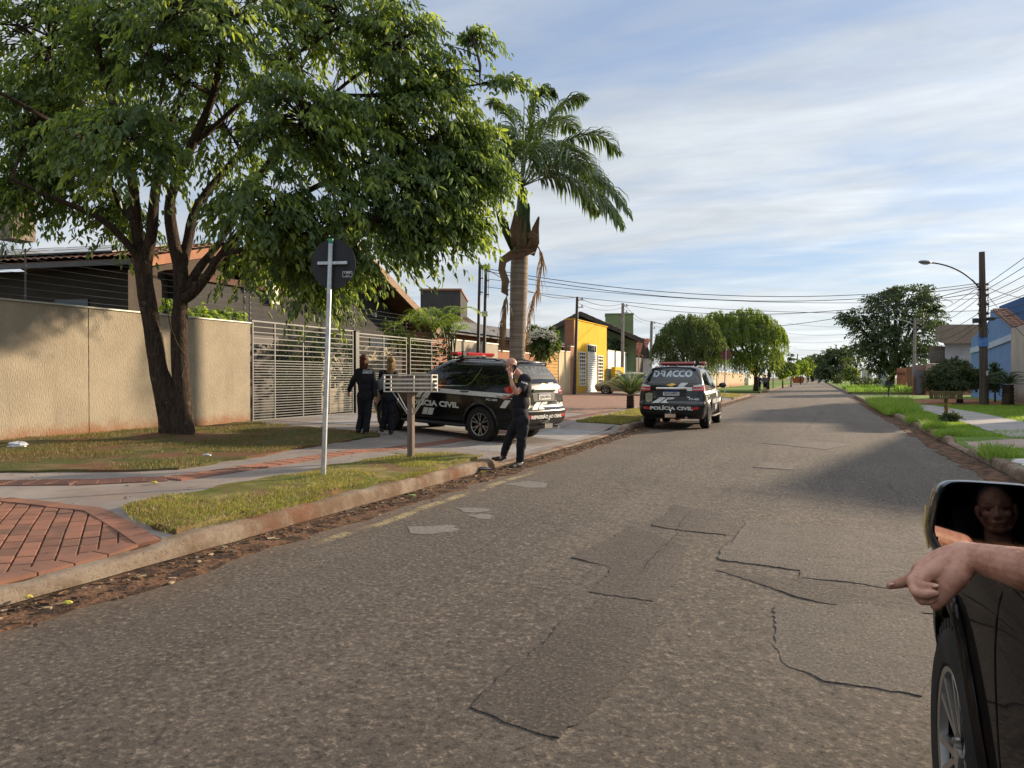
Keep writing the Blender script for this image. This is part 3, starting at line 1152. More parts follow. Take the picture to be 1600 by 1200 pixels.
M_GRAF = wallmat('textured_beige_render', (0.375, 0.322, 0.245), (0.305, 0.262, 0.20), 1.0, 1.0, 62, (0.27, 0.125, 0.065), 0.25, 0.6, (1.0, 1.0, 0.2), 0.3, 0.026)
M_COPE = pm('coping_metal', (0.42, 0.41, 0.37), (0.34, 0.33, 0.30), 5, 0.5, 0.4, metal=0.4)
M_GALV = pm('galvanised_steel', (0.50, 0.52, 0.53), (0.36, 0.38, 0.40), 9, 0.42, 0.5, metal=0.75)
M_ALU = pm('pale_painted_steel', (0.095, 0.10, 0.102), (0.065, 0.07, 0.072), 6, 0.5, 0.45, bump=.1, bscale=40)
M_DARK = pm('black_painted_steel', (0.02, 0.02, 0.022), (0.035, 0.033, 0.032), 6, 0.5, 0.4)
M_WIRE = pm('wire', (0.20, 0.20, 0.20), None, 6, 0.5, 0.4, metal=0.5)
M_CABLE = pm('cable_sheath', (0.025, 0.025, 0.028), None, 6, 0.7, 0.3)

# ------------------------------------------------------------------ boundary wall
WX = -14.0
w = thing('boundary_wall', 'long textured beige boundary wall behind the big tree', 'wall', (WX, 5, 0))
wm = MB()
for a, b in ((-6, 2.0), (2.02, 10.18), (10.20, 14.8)):
    wm.box2((WX - .2, a, -0.3), (WX, b, 2.93))
wm.box2((WX - .19, -6, -.3), (WX - .012, 14.79, 2.92))
wm.build('wall', M_GRAF, w, off=(WX, 5, 0))
cm = MB()
cm.box2((WX - .24, -6, 2.932), (WX + .035, 14.83, 2.968))
cm.build('coping', M_COPE, w, off=(WX, 5, 0), bevel=.006)


def wire_fence(name, label, x, ys, z0, h, nw, y0=None, y1=None, lean=0.0, sag=0.0, cat='electric fence', group=None):
    r = thing(name, label, cat, (x, ys[0], z0), group=group)
    o = (x, ys[0], z0)
    for y in ys:
        p = MB()
        p.tube([(x, y, z0 - .05), (x + lean, y, z0 + h)], 0.014, 6)
        for k in range(nw):
            z = z0 + h * (k + .7) / nw
            p.cyl((x + lean * (k + .7) / nw - .03, y, z), (x + lean * (k + .7) / nw + .03, y, z), .017, n=6)
        p.build('post', M_ALU, r, smooth=40, off=o)
    a, b = (ys[0] if y0 is None else y0), (ys[-1] if y1 is None else y1)
    for k in range(nw):
        wr = MB()
        z = z0 + h * (k + .7) / nw
        wr.tube([(x + lean * (k + .7) / nw, a + (b - a) * i / 10, z - sag * math.sin(math.pi * i / 10)) for i in range(11)], 0.0028, 4)
        wr.build('wire', M_WIRE, r, off=o)
    return r


ya = onx(46, 463, WX).y
wire_fence('electric_fence', 'electric fence of thin wires on top of the long beige wall', WX - .1, [ya - 4.4, ya, 14.70], 2.96, 1.02, 7, y0=-2)


# ------------------------------------------------------------------ gates
def slat_gate(name, label, y0, y1, z0, z1, verts, dense_to, x=WX, mat=None, cat='gate', seed=1):
    r = thing(name, label, cat, (x, y0, z0))
    o = (x, y0, z0)
    mat = mat or M_ALU
    s = MB()
    z = z0 + .08
    rr = random.Random(seed)
    while z < z1 - .02:
        s.box2((x - .012, y0 + .03, z - .0115), (x + .012, y1 - .03, z + .0115))
        z += 0.074 if z < dense_to else 0.152
    s.build('slat_panel', mat, r, off=o)
    f = MB()
    for y in verts:
        f.box2((x - .028, y - .022, z0 + .02), (x + .015, y + .022, z1))
    f.box2((x - .028, y0, z1 + .001), (x + .018, y1, z1 + .045))
    f.box2((x - .028, y0, z0 - .02), (x + .018, y1, z0 + .019))
    f.build('gate_frame', mat, r, off=o, bevel=.003)
    return r


zg = lambda y: gz(WX, y)
slat_gate('sliding_gate', 'wide pale sliding gate of horizontal slats beside the beige wall', 14.86, 19.45, zg(15) + .03, 2.99, [14.9, 15.75, 16.95, 18.2, 19.41], 1.95)
g = slat_gate('entrance_gate', 'sunlit pale slatted gate behind the two walking women', 19.75, 22.85, zg(20) + .05, 2.93, [19.78, 21.3, 22.8], 1.6, x=WX - .05, seed=2)
slat_gate('slatted_fence', 'slatted metal fence panel behind the bonnet of the parked police vehicle', 22.98, 26.2, zg(23) + .05, 2.93, [23.0, 24.6, 26.15], 1.3, cat='fence', seed=3)
for y, lb in ((19.6, 'black steel gate post between the wide gate and the sunlit gate'), (26.35, 'black steel post at the end of the slatted fence')):
    p = MB()
    p.box2((WX - .12, y - .10, zg(y) - .1), (WX + .06, y + .10, 3.0))
    p.box2((WX - .14, y - .12, 3.0), (WX + .08, y + .12, 3.03))
    tag(p.build('gate_post', M_DARK, bevel=.008), lb, 'post', 'black gate posts')
wire_fence('electric_fence', 'electric fence strands above the slatted gates', WX - .1, [14.9, 19.6, 22.9, 26.3], 2.99, .85, 6)

# ------------------------------------------------------------------ low house behind the beige wall
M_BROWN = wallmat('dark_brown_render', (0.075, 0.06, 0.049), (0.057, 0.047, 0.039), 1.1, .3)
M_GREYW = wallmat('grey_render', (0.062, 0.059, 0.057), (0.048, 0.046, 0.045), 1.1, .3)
M_TERRA = wallmat('terracotta_render', (0.32, 0.155, 0.09), (0.25, 0.12, 0.075), 1.1, .3)
M_CLAY = tilemat('clay_tiles', (0.20, 0.095, 0.06), (0.13, 0.068, 0.048), (0.12, 0.075, 0.055))
M_GREYT = tilemat('grey_tiles', (0.24, 0.235, 0.225), (0.16, 0.16, 0.158), (0.11, 0.105, 0.10))
M_WOOD = pm('roof_timber', (0.26, 0.155, 0.085), (0.17, 0.10, 0.06), 4, .7, .3, bump=.4, bscale=20, stretch=(1, 1, 6))
M_GLASSD = NT('window_glass').set((0.02, 0.024, 0.028), 0.06, 0.6)
M_FRAMEW = pm('white_frame', (0.62, 0.62, 0.60), (0.52, 0.52, 0.50), 6, .5, .4)

h1 = thing('house', 'dark brown low house with solar panels on its roof behind the beige wall', 'house', (-19.5, 14, 0))
o1 = (-19.5, 14, 0)
A1, B1 = Vector((-24.5, 10.7, 4.42)), Vector((-16.15, 12.95, 4.55))
e1 = (B1 - A1).normalized()
n1 = Vector((-e1.y, e1.x, 0)).normalized()
wl = MB()
p0, p1 = A1 + n1 * .8 + e1 * .2, B1 + n1 * .8 - e1 * .7
q = [p0, p1, p1 + n1 * 7, p0 + n1 * 7]
wl.add([(a.x, a.y, 0) for a in q] + [(a.x, a.y, 4.40) for a in q], [(0, 1, 5, 4), (1, 2, 6, 5), (2, 3, 7, 6), (3, 0, 4, 7)])
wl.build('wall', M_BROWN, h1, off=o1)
rf = MB()
D1, C1 = A1 + n1 * 4.9 + Vector((0, 0, 1.25)), B1 + n1 * 4.9 + Vector((0, 0, 1.25))
tile_roof(rf, A1, B1, C1, D1)
tile_roof(rf, B1 + n1 * 9.8, A1 + n1 * 9.8, D1, C1)
rf.build('roof', M_CLAY, h1, off=o1)
fs = MB()
fs.beam(A1 - Vector((0, 0, .10)) - n1 * .02, B1 - Vector((0, 0, .10)) - n1 * .02, .05, .13)
fs.build('gutter', pm('dark_gutter', (.10, .09, .085), None, 5, .5, .4), h1, off=o1)
fb = MB()
fb.beam(B1 + e1 * .03 - Vector((0, 0, .14)), C1 + e1 * .03 - Vector((0, 0, .14)), .05, .26)
fb.beam(C1 + e1 * .03 - Vector((0, 0, .14)), B1 + n1 * 9.8 + e1 * .03 - Vector((0, 0, .14)), .05, .26)
fb.build('fascia', M_TERRA, h1, off=o1)
ga = MB()
a, b, c = p1, p1 + n1 * 7, (p1 + n1 * 4)
ga.add([(a.x, a.y, 4.3), (b.x, b.y, 4.3), (c.x, c.y, 5.5)], [(0, 1, 2)])
ga.build('gable', M_BROWN, h1, off=o1)
for u, z0, z1, wd in ((3.0, 1.0, 2.2, 1.4), (5.6, 1.0, 3.6, 1.0)):
    wi = MB()
    c = p0 + e1 * u - n1 * .02
    wi.beam(Vector((c.x, c.y, (z0 + z1) / 2)), Vector((c.x, c.y, (z0 + z1) / 2)) + e1 * wd, .05, z1 - z0)
    wi.build('window', M_GLASSD, h1, off=o1)
M_SOLAR = NT('solar_cell')
_v = M_SOLAR.mapping(scale=(6, 6, 6))
M_SOLAR = M_SOLAR.set(M_SOLAR.mix(M_SOLAR.ramp(M_SOLAR.noise(2, 3), .3, .7), (.10, .125, .17), (.13, .155, .20)), 0.16, 0.6)
up = (D1 - A1).normalized()
nr = e1.cross(up).normalized()
for i in range(7):
    for j in range(2):
        r = thing('solar_panel', 'blue grey solar panel in the array on the dark brown house roof', 'solar panel',
                  A1 + e1 * (.55 + i * 1.08) + up * (.75 + j * 1.85) + nr * .16, group='solar panels on the roof')
        pn = MB()
        pn.beam(e1 * 0 + up * .02, up * 1.76, 1.02, .03, up=nr)
        pn.build('panel', M_SOLAR, r)
        pf = MB()
        for s in (-.52, .52):
            pf.beam(e1 * s, e1 * s + up * 1.78, .03, .045, up=nr)
        pf.beam(e1 * -.5, e1 * .5, .03, .045, up=nr)
        pf.beam(e1 * -.5 + up * 1.78, e1 * .5 + up * 1.78, .03, .045, up=nr)
        pf.build('frame', M_ALU, r)
ch = thing('chimney', 'stone clad chimney with dark cap above the solar roof', 'chimney', at(27, 372, 23))
cc = MB()
cc.box((0, 0, .45), (.75, .75, 1.1))
cc.build('stack', wallmat('stone_cladding', (.30, .24, .18), (.16, .125, .10), 5, .8, 12, bdist=.03), ch)
cc = MB()
cc.box((0, 0, 1.10), (.95, .95, .14))
cc.box((0, 0, 1.24), (.6, .6, .12))
cc.build('cap', M_BROWN, ch)

# ------------------------------------------------------------------ grey house behind the gates
h2 = thing('house', 'grey house with a timber edged gable behind the slatted gates', 'house', (-18, 22, 0))
o2 = (-18, 22, 0)
wl = MB()
wl.box2((-26, 15.2, 0), (-17.2, 20.0, 4.42))
wl.box2((-26, 20.001, 0), (-17.6, 28.2, 4.0))
wl.add([(-17.6, 19.6, 4.0), (-17.6, 28.4, 4.0), (-17.6, 23.0, 6.45), (-26, 19.6, 4.0), (-26, 28.4, 4.0), (-26, 23, 6.45)],
       [(0, 1, 2), (3, 5, 4), (0, 2, 5, 3), (1, 4, 5, 2)])
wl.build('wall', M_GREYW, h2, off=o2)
pr = MB()
pr.box2((-26.1, 15.1, 4.421), (-17.1, 20.05, 4.62))
pr.build('parapet', wallmat('dull_red', (.13, .07, .055), (.10, .055, .045)), h2, off=o2)
rf = MB()
tile_roof(rf, (-16.5, 29.6, 3.75), (-26, 29.6, 3.75), (-26, 23, 6.75), (-16.5, 23, 6.75))
tile_roof(rf, (-26, 19.0, 4.9), (-16.5, 19.0, 4.9), (-16.5, 23, 6.75), (-26, 23, 6.75))
rf.build('roof', M_CLAY, h2, off=o2)
bm_ = MB()
bm_.beam((-16.42, 29.7, 3.58), (-16.42, 23, 6.62), .10, .30)
bm_.beam((-16.42, 23, 6.62), (-16.42, 18.9, 4.73), .10, .30)
bm_.build('barge_board', M_WOOD, h2, off=o2)
for (ya_, yb_, za_, zb_) in ((15.9, 19.5, .35, 2.9), (21.4, 24.2, .35, 2.6)):
    d = MB()
    d.box2((-17.24 if ya_ < 20 else -17.63, ya_, za_), (-17.16 if ya_ < 20 else -17.56, yb_, zb_))
    d.build('dark_opening', pm('shaded_interior', (.035, .03, .027), (.055, .045, .04), 3, .6, .35), h2, off=o2)  # dark panels stand in for the shaded openings behind the gates
wn = MB()
wn.box2((-17.63, 25.6, 2.0), (-17.57, 27.2, 3.2))
wn.build('window', M_GLASSD, h2, off=o2)
vp = MB()
p = onx(428, 455, -17.1)
vp.box2((-17.13, p.y - .2, p.z - .45), (-17.02, p.y + .2, p.z + .45))
vp.build('vent_box', M_FRAMEW, h2, off=o2, bevel=.01)
lm = MB()
p = onx(587, 492, -17.5)
lm.box2((-17.62, p.y - .07, p.z - .1), (-17.48, p.y + .07, p.z + .1))
lm.build('wall_lamp', M_FRAMEW, h2, off=o2)
# sunlit garden wall inside the yard
gw = MB()
gw.box2((-16.4, 20.6, 0.2), (-16.2, 25.2, 2.7))
tag(gw.build('garden_wall', wallmat('cream_render', (.40, .345, .26), (.33, .28, .21))), 'low cream wall inside the yard behind the slatted gate', 'wall')


# ------------------------------------------------------------------ row of frontages further up the left side
def wall_run(label, y0, y1, z1, mat, x=WX, th=.2, cope=None, group=None):
    r = thing('boundary_wall', label, 'wall', (x, y0, 0), group=group)
    m = MB()
    m.box2((x - th, y0, -.2), (x, y1, z1))
    m.build('wall', mat, r, off=(x, y0, 0))
    c = MB()
    c.box2((x - th - .03, y0 - .01, z1 + .001), (x + .03, y1 + .01, z1 + .05))
    c.build('coping', cope or M_COPE, r, off=(x, y0, 0))
    return r


M_CREAM = wallmat('cream_paint', (0.58, 0.47, 0.30), (0.50, 0.40, 0.25), 1.3, .2, stain=(.34, .17, .09))
M_GREYC = wallmat('grey_beige_render', (0.36, 0.32, 0.26), (0.29, 0.26, 0.21), 1.3, .4, stain=(.30, .15, .08))
M_OCHRE = wallmat('ochre_timber', (0.50, 0.30, 0.10), (0.38, 0.22, 0.08), 2.0, .3, stretch=(1, 1, .1))
wall_run('grey beige wall behind the roof lights of the parked police vehicle', 26.5, 31.0, 3.05, M_GREYC)
wall_run('terracotta wall behind the palm trunk', 31.02, 37.3, 2.75, M_TERRA)
wall_run('bright cream wall at the left of the yellow building', 39.8, 41.9, 3.05, M_CREAM)
wall_run('narrow terracotta pier against the yellow building', 41.92, 42.65, 3.4, M_TERRA)
tg = thing('timber_gate', 'ochre slatted timber gate between terracotta and cream walls', 'gate', (WX - .05, 37.4, .3))
tm = MB()
for k in range(14):
    tm.box2((-.03, .06, .1 + k * .185), (.03, 2.3, .1 + k * .185 + .16))
tm.build('slat_panel', M_OCHRE, tg)
tm = MB()
tm.box2((-.05, 0, 0), (.05, .07, 2.75))
tm.box2((-.05, 2.31, 0), (.05, 2.39, 2.75))
tm.box2((-.05, .069, 2.69), (.05, 2.311, 2.75))
tm.build('gate_frame', M_DARK, tg)
wire_fence('electric_fence', 'electric fence above the terracotta wall behind the flowering shrub', WX - .1, [31.2, 34.3, 37.2], 2.80, .8, 5)

h3 = thing('house', 'terracotta walled house under a long grey tiled roof behind the palm', 'house', (-19, 40, 0))
m = MB()
m.box2((-25, 31, 0), (-17.6, 51, 3.85))
m.build('wall', M_TERRA, h3, off=(-19, 40, 0))
m = MB()
tile_roof(m, (-17.0, 52, 3.8), (-17.0, 30.5, 3.8), (-20.5, 30.5, 4.95), (-20.5, 52, 4.95), .3, .5)
tile_roof(m, (-25.5, 30.5, 3.8), (-25.5, 52, 3.8), (-20.5, 52, 4.95), (-20.5, 30.5, 4.95), .4, .8)
m.build('roof', M_GREYT, h3, off=(-19, 40, 0))
m = MB()
m.add([(-17.62, 30.98, 3.8), (-25, 30.98, 3.8), (-20.5, 30.98, 4.85)], [(0, 1, 2)])
m.build('gable', M_TERRA, h3, off=(-19, 40, 0))

b0 = thing('flat_roofed_house', 'grey flat roofed block rising behind the grey gabled house', 'house', at(650, 480, 46))
m = MB()
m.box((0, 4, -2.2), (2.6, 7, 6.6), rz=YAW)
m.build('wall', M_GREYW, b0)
m = MB()
m.box((0, 4, 1.16), (2.75, 7.15, .12), rz=YAW)
m.build('coping', M_TERRA, b0)
b1 = thing('house', 'small house with a pale tiled eave behind the feathery palms', 'house', at(712, 505, 44))
m = MB()
m.box((0, 3, -2.2), (2.5, 5, 3.6), rz=YAW)
m.build('wall', M_CREAM, b1)
m = MB()
R1 = Matrix.Rotation(YAW, 3, 'Z')
tile_roof(m, R1 @ Vector((-1.9, 0, -.35)), R1 @ Vector((1.9, 0, -.45)), R1 @ Vector((0.4, 5, .75)), R1 @ Vector((-1.2, 5, .75)), .3, .5)
m.build('roof', tilemat('pale_tiles', (.45, .30, .18), (.34, .22, .14), (.2, .15, .11)), b1)

# ------------------------------------------------------------------ yellow building
M_YEL = wallmat('yellow_paint', (0.62, 0.385, 0.022), (0.55, 0.33, 0.02), 1.0, .2, dirt=.18, stain=(.40, .22, .05), zlo=.4, zhi=1.2)
yb = thing('yellow_building', 'bright yellow shop front with white shutter door and two tall barred windows', 'building', (WX, 46, 0))
oy = (WX, 46, 0)
ypl = lambda px, py: onx(px, py, WX)
m = MB()
m.box2((WX - .6, 42.72, -.2), (WX, 50.2, 5.12))
m.build('wall', M_YEL, yb, off=oy)
m = MB()
m.box2((WX - .62, 42.62, -.2), (WX - .005, 42.719, 5.14))
m.build('side_wall', M_TERRA, yb, off=oy)
m = MB()
m.box2((WX - .65, 42.6, 5.141), (WX + .06, 50.25, 5.20))
m.build('coping', M_YEL, yb, off=oy)
for (xa, xb, ya2, yb2) in ((904.5, 914, 549, 603), (933.5, 941.5, 555, 603)):
    a, b = ypl(xa, ya2), ypl(xb, yb2)
    y0, y1, z1 = a.y, b.y, a.z
    z0 = ypl(xa, yb2).z
    fr = MB()
    for q in ((y0, y0 + .07), (y1 - .07, y1)):
        fr.box2((WX - .02, q[0], z0), (WX + .05, q[1], z1))
    for q in ((z0, z0 + .07), (z1 - .07, z1)):
        fr.box2((WX - .02, y0 + .071, q[0]), (WX + .05, y1 - .071, q[1]))
    fo = fr.build('window', M_FRAMEW, yb, off=oy)
    gl = MB()
    gl.box2((WX - .01, y0 + .07, z0 + .07), (WX + .012, y1 - .07, z1 - .07))
    gl.build('pane', M_GLASSD, fo, off=oy)
    br = MB()
    n = 9
    for k in range(1, n):
        z = z0 + (z1 - z0) * k / n
        br.box2((WX + .02, y0 + .07, z - .035), (WX + .045, y1 - .07, z + .035))
    for k in (1, 2):
        y = y0 + (y1 - y0) * k / 3
        br.box2((WX + .021, y - .02, z0 + .07), (WX + .046, y + .02, z1 - .07))
    br.build('bars', M_FRAMEW, fo, off=oy)
a, b = ypl(917, 552), ypl(931.5, 611)
dr = MB()
k = 0
z = .45
while z < a.z:
    dr.add([(WX + .02, a.y, z), (WX + .02, b.y, z), (WX + .055, b.y, z + .07), (WX + .055, a.y, z + .07), (WX + .02, b.y, z + .14), (WX + .02, a.y, z + .14)],
           [(0, 1, 2, 3), (3, 2, 4, 5)])
    z += .14
dr.build('shutter_door', pm('white_shutter', (.62, .63, .62), (.5, .51, .5), 4, .45, .4, metal=.2), yb, off=oy)
tr = MB()
tr.box2((WX - .01, a.y, a.z + .05), (WX + .03, b.y, a.z + .62))
to = tr.build('transom_window', M_FRAMEW, yb, off=oy)
tr = MB()
for k in range(4):
    y = a.y + .08 + k * (b.y - a.y - .12) / 4
    tr.box2((WX + .031, y, a.z + .12), (WX + .036, y + (b.y - a.y - .12) / 4 - .08, a.z + .55))
tr.build('pane', M_GLASSD, to, off=oy)
ymw = thing('meter_wall', 'low yellow wall with two meter boxes beside the gold car', 'wall', (WX + .30, 50.4, 0))
m = MB()
m.box2((0, 0, -.1), (.3, 2.6, 2.25))
m.build('wall', M_YEL, ymw)
for z in (.95, 1.6):
    m = MB()
    m.box2((.29, .4, z), (.33, 1.6, z + .42))
    m.build('meter_box', M_ALU, ymw, bevel=.01)

M_GREEN = wallmat('green_paint', (0.16, 0.215, 0.115), (0.13, 0.18, 0.095), 1.0, .2)
A, Bq, Cq = at(862, 512, 57), at(905, 489, 57), at(994, 528, 57)
h5 = thing('house', 'green gabled house with dark overhanging roof behind the yellow building', 'house', (Bq.x, Bq.y, 0))
oo = (Bq.x, Bq.y, 0)
bk = Vector((-_SY, _CY, 0)) * 9
m = MB()
dn = Vector((0, 0, .35))
for s in (0,):
    P3 = [A - dn, Bq - dn, Cq - dn]
    base = [Vector((p.x, p.y, 0)) for p in P3]
    m.add(P3 + base + [p + bk for p in P3] + [p + bk for p in base],
          [(3, 5, 2, 1, 0), (9, 6, 7, 8, 11), (0, 6, 9, 3), (2, 5, 11, 8)])
m.build('wall', M_GREEN, h5, off=oo)
m = MB()
f = -bk.normalized() * .9
x1 = (A - Bq).normalized() * .5
x2 = (Cq - Bq).normalized() * .5
tile_roof(m, A + x1 + f, A + x1 + bk, Bq + bk, Bq + f, .35, .6)
tile_roof(m, Cq + x2 + bk, Cq + x2 + f, Bq + f, Bq + bk, .35, .6)
m.build('roof', M_CLAY, h5, off=oo)
m = MB()
m.beam(A + x1 + f * 1.03 - dn * .4, Bq + f * 1.03 - dn * .4, .12, .34)
m.beam(Bq + f * 1.03 - dn * .4, Cq + x2 + f * 1.03 - dn * .4, .12, .34)
m.build('barge_board', pm('dark_timber', (.055, .045, .04), (.08, .065, .055), 4, .7, .3), h5, off=oo)
tw = thing('water_tower', 'square green block tower standing above the green gabled house', 'tower', at(961, 560, 66))
m = MB()
m.box((0, 1.4, 1.1), (2.55, 2.8, 6.0), rz=YAW - .12)
m.build('wall', wallmat('tower_green', (.185, .25, .12), (.155, .21, .10), .8, .2, dirt=.15), tw)
m = MB()
m.box((0, 1.4, 4.13), (2.65, 2.9, .1), rz=YAW - .12)
m.build('coping', M_GREEN, tw)

A = at(976, 553, 60)
h6 = thing('house', 'white gabled house with red clay tile roof behind the brown fence', 'house', (A.x, A.y, 0))
oo = (A.x, A.y, 0)
Rr = at(1017, 560, 60)
m = MB()
e_, r_, x_ = at(968, 556, 60), at(976, 527, 64), at(1016, 530, 64)
y_ = at(1004, 558, 60)
tile_roof(m, e_, y_, x_, r_, .3, .45)
m.build('roof', tilemat('red_clay_tiles', (.33, .11, .065), (.24, .08, .05), (.14, .07, .05)), h6, off=oo)
m = MB()
q0, q1 = at(972, 560, 60.6), at(1019, 560, 60.6)
for a_, b_ in ((q0, q1),):
    m.add([(a_.x, a_.y, 0), (b_.x, b_.y, 0), (b_.x, b_.y, 3.1), (a_.x, a_.y, 3.1)], [(0, 1, 2, 3)])
    c_ = b_ + bk * .6
    m.add([(b_.x, b_.y, 0), (c_.x, c_.y, 0), (c_.x, c_.y, 3.2), ((b_.x + c_.x) / 2, (b_.y + c_.y) / 2, 4.6), (b_.x, b_.y, 3.1)], [(0, 1, 2, 3, 4)])
m.build('wall', wallmat('white_render', (.55, .53, .48), (.45, .43, .39)), h6, off=oo)
m = MB()
a_, b_ = at(1000, 556, 60.5), at(1005, 534, 60.5)
c_ = at(1012, 556, 60.5)
m.add([a_, c_, b_, a_ - bk * .02, c_ - bk * .02, b_ - bk * .02], [(3, 4, 5), (0, 3, 5, 2), (1, 2, 5, 4)])
m.build('gable', M_BROWN, h6, off=oo)

wall_run('pale blue grey sheet metal gate wall beside the yellow building', 50.3, 56.2, 3.45, pm('blue_sheet', (.40, .46, .48), (.30, .35, .37), 2, .5, .4, metal=.3, stretch=(1, 9, .1)), x=WX + .05)
fb_ = thing('paling_fence', 'dark brown paling fence in front of the red roofed house', 'fence', (WX + .4, 56.4, .4))
m = MB()
for k in range(26):
    m.box2((-.02, k * .26, 0), (.02, k * .26 + .2, 2.7 + .05 * math.sin(k * 2)))
m.build('palings', pm('brown_paling', (.085, .06, .048), (.13, .10, .085), 2, .7, .3, stretch=(1, 4, .2)), fb_)
m = MB()
for k in (0, 8, 17, 26):
    m.box2((-.06, k * .26 - .07, -.2), (.06, k * .26 - .01 + .05, 2.9))
m.build('posts', pm('grey_post', (.2, .19, .18), None, 3), fb_)
# walls of the block past the crossing
wall_run('long white wall under the drooping trees past the crossing', 73.5, 92, 2.0, wallmat('white_wall', (.52, .48, .42), (.42, .38, .33), stain=(.3, .16, .09)), x=-11.5)
wall_run('peach wall past the drooping trees on the left', 93, 130, 2.2, wallmat('peach_wall', (.50, .36, .25), (.42, .30, .2), stain=(.3, .16, .09)), x=-11.5)
wall_run('far white wall on the left side of the street', 132, 190, 2.4, wallmat('far_wall', (.50, .46, .42), (.42, .38, .33)), x=-11)
# ------------------------------------------------------------------ right side buildings (facing away from the sun)
M_BLUE = wallmat('blue_paint', (0.155, 0.26, 0.46), (0.13, 0.225, 0.40), 1.0, .15, dirt=.12)
M_BLUED = wallmat('deep_blue_paint', (0.05, 0.12, 0.27), (0.04, 0.10, 0.23), 1.0, .15)
M_WBAND = wallmat('pale_blue_band', (0.42, 0.50, 0.60), (0.36, 0.44, 0.54), 1.0, .1)
M_GREYL = wallmat('pale_grey_render', (0.36, 0.37, 0.39), (0.30, 0.31, 0.33), 1.0, .2)
M_TAN = wallmat('tan_cladding', (0.235, 0.185, 0.145), (0.18, 0.145, 0.115), .8, .3, 9, stretch=(.3, .3, 5))
M_PINK = wallmat('pink_render', (0.36, 0.245, 0.19), (0.30, 0.20, 0.155), 1.0, .2, stain=(.3, .14, .08))
FWD = Vector((-_SY, _CY, 0))
RGT = Vector((_CY, _SY, 0))


def face_box(mb, px0, px1, py0, py1, d, depth, z0=None):
    """A block whose near face is square to the line of sight at distance d."""
    a, b = at(px0, py0, d), at(px1, py0, d)
    zb = at(px0, py1, d).z if z0 is None else z0
    ra = ((a + b) / 2)
    ra = Vector((ra.x, ra.y, 0)).normalized() * depth
    q = [a, b, b + ra, a + ra]
    mb.add([(p.x, p.y, zb) for p in q] + [(p.x, p.y, a.z) for p in q],
           [(0, 1, 5, 4), (1, 2, 6, 5), (2, 3, 7, 6), (3, 0, 4, 7), (4, 5, 6, 7)])
    return mb


# blue house
BX = 9.6
bh = thing('blue_house', 'blue house with a pale sloping band and clay tile roof behind the wooden pole', 'house', (BX, 46, 0))
ob = (BX, 46, 0)
f = lambda px, py: onx(px, py, BX)
ya0, ya1 = f(1517, 560).y, f(1586, 560).y
m = MB()
tz = lambda px, py: f(px, py).z
Y = lambda px: f(px, 500).y
# street wall with its stepped, sloping top
out = [(Y(1517), -.2), (Y(1586), -.2), (Y(1586), tz(1586, 513)), (Y(1553), tz(1553, 484)), (Y(1547), tz(1547, 484)), (Y(1546), tz(1546, 500)), (Y(1517), tz(1517, 530))]
m.prism([(p[0], p[1]) for p in out], 6.0, lambda u, v, w_: (BX + w_, u, v))
m.build('wall', M_BLUE, bh, off=ob)
m = MB()
m.box2((BX + .6, Y(1605), -.2), (BX + 7, Y(1542), tz(1550, 476)))
m.build('upper_wall', M_BLUED, bh, off=ob)
m = MB()
for a, b in (((1517, 548), (1545, 541)), ((1546, 540.5), (1586, 525))):
    p, q = f(*a), f(*b)
    m.beam((BX - .04, p.y, p.z), (BX - .04, q.y, q.z), .07, .34, up=(0, 0, 1))
m.build('band', M_WBAND, bh, off=ob)
m = MB()
p, q = f(1586, 513), f(1553, 484)
tile_roof(m, (BX - .1, p.y - .1, p.z + .02), (BX + 7, p.y - .1, p.z + .02), (BX + 7, q.y, q.z + .02), (BX - .1, q.y, q.z + .02), .28, .42)
m.build('roof', tilemat('worn_clay', (.30, .165, .11), (.22, .125, .09), (.13, .09, .07)), bh, off=ob)
cw = thing('corner_house', 'cream corner of a house front at the right edge beside the blue wall', 'house', (BX - .1, 38, 0))
m = MB()
m.box2((-.1, -4.5, -.2), (.5, Y(1586.5) - 38, tz(1586, 513)))
m.build('wall', wallmat('cream_shade', (.44, .40, .34), (.37, .335, .285), stain=(.2, .14, .1)), cw)
m = MB()
m.box2((-.13, -2.2, 0.1), (-.05, 1.1, 2.4))
m.build('gate', M_DARK, cw)

# tan and grey house with the jutting roof box
th = thing('modern_house', 'grey house with a jutting tan roof box beyond the blue house', 'house', at(1480, 600, 64))
ot = th.location.copy()
m = MB()
face_box(m, 1476, 1519, 536, 620, 64, 8, -.2)
m.build('wall', M_GREYL, th, off=ot)
m = MB()
face_box(m, 1474, 1531, 507, 536.5, 63.2, 9)
a, b, c, d = at(1474, 507, 63.2), at(1461, 512, 70), at(1461, 533, 70), at(1474, 536.5, 63.2)
m.add([a, b, c, d], [(0, 1, 2, 3)])
m.build('roof_box', M_TAN, th, off=ot)
m = MB()
face_box(m, 1452, 1477, 541, 566, 66, 6)
m.build('balcony_wall', M_TAN, th, off=ot)
m = MB()
face_box(m, 1446, 1516, 568, 625, 60, 5, -.2)
m.build('garage', M_PINK, th, off=ot)
m = MB()
face_box(m, 1432, 1440, 578, 612, 61, .2, 0.1)
m.build('gate', pm('steel_gate', (.16, .19, .23), (.12, .14, .17), 3, .5, .4, stretch=(6, 6, .2)), th, off=ot)
m = MB()
face_box(m, 1426, 1447.5, 570, 625, 61.5, 3, -.2)
m.build('garage_side', M_PINK, th, off=ot)
rl = thing('railing', 'thin metal railing on the low pink garage roof', 'railing', at(1446, 568, 60.5))
m = MB()
a, b = at(1432, 567, 61) - rl.location, at(1476, 561, 61) - rl.location
m.beam(a + Vector((0, 0, .7)), b + Vector((0, 0, .7)), .05, .05)
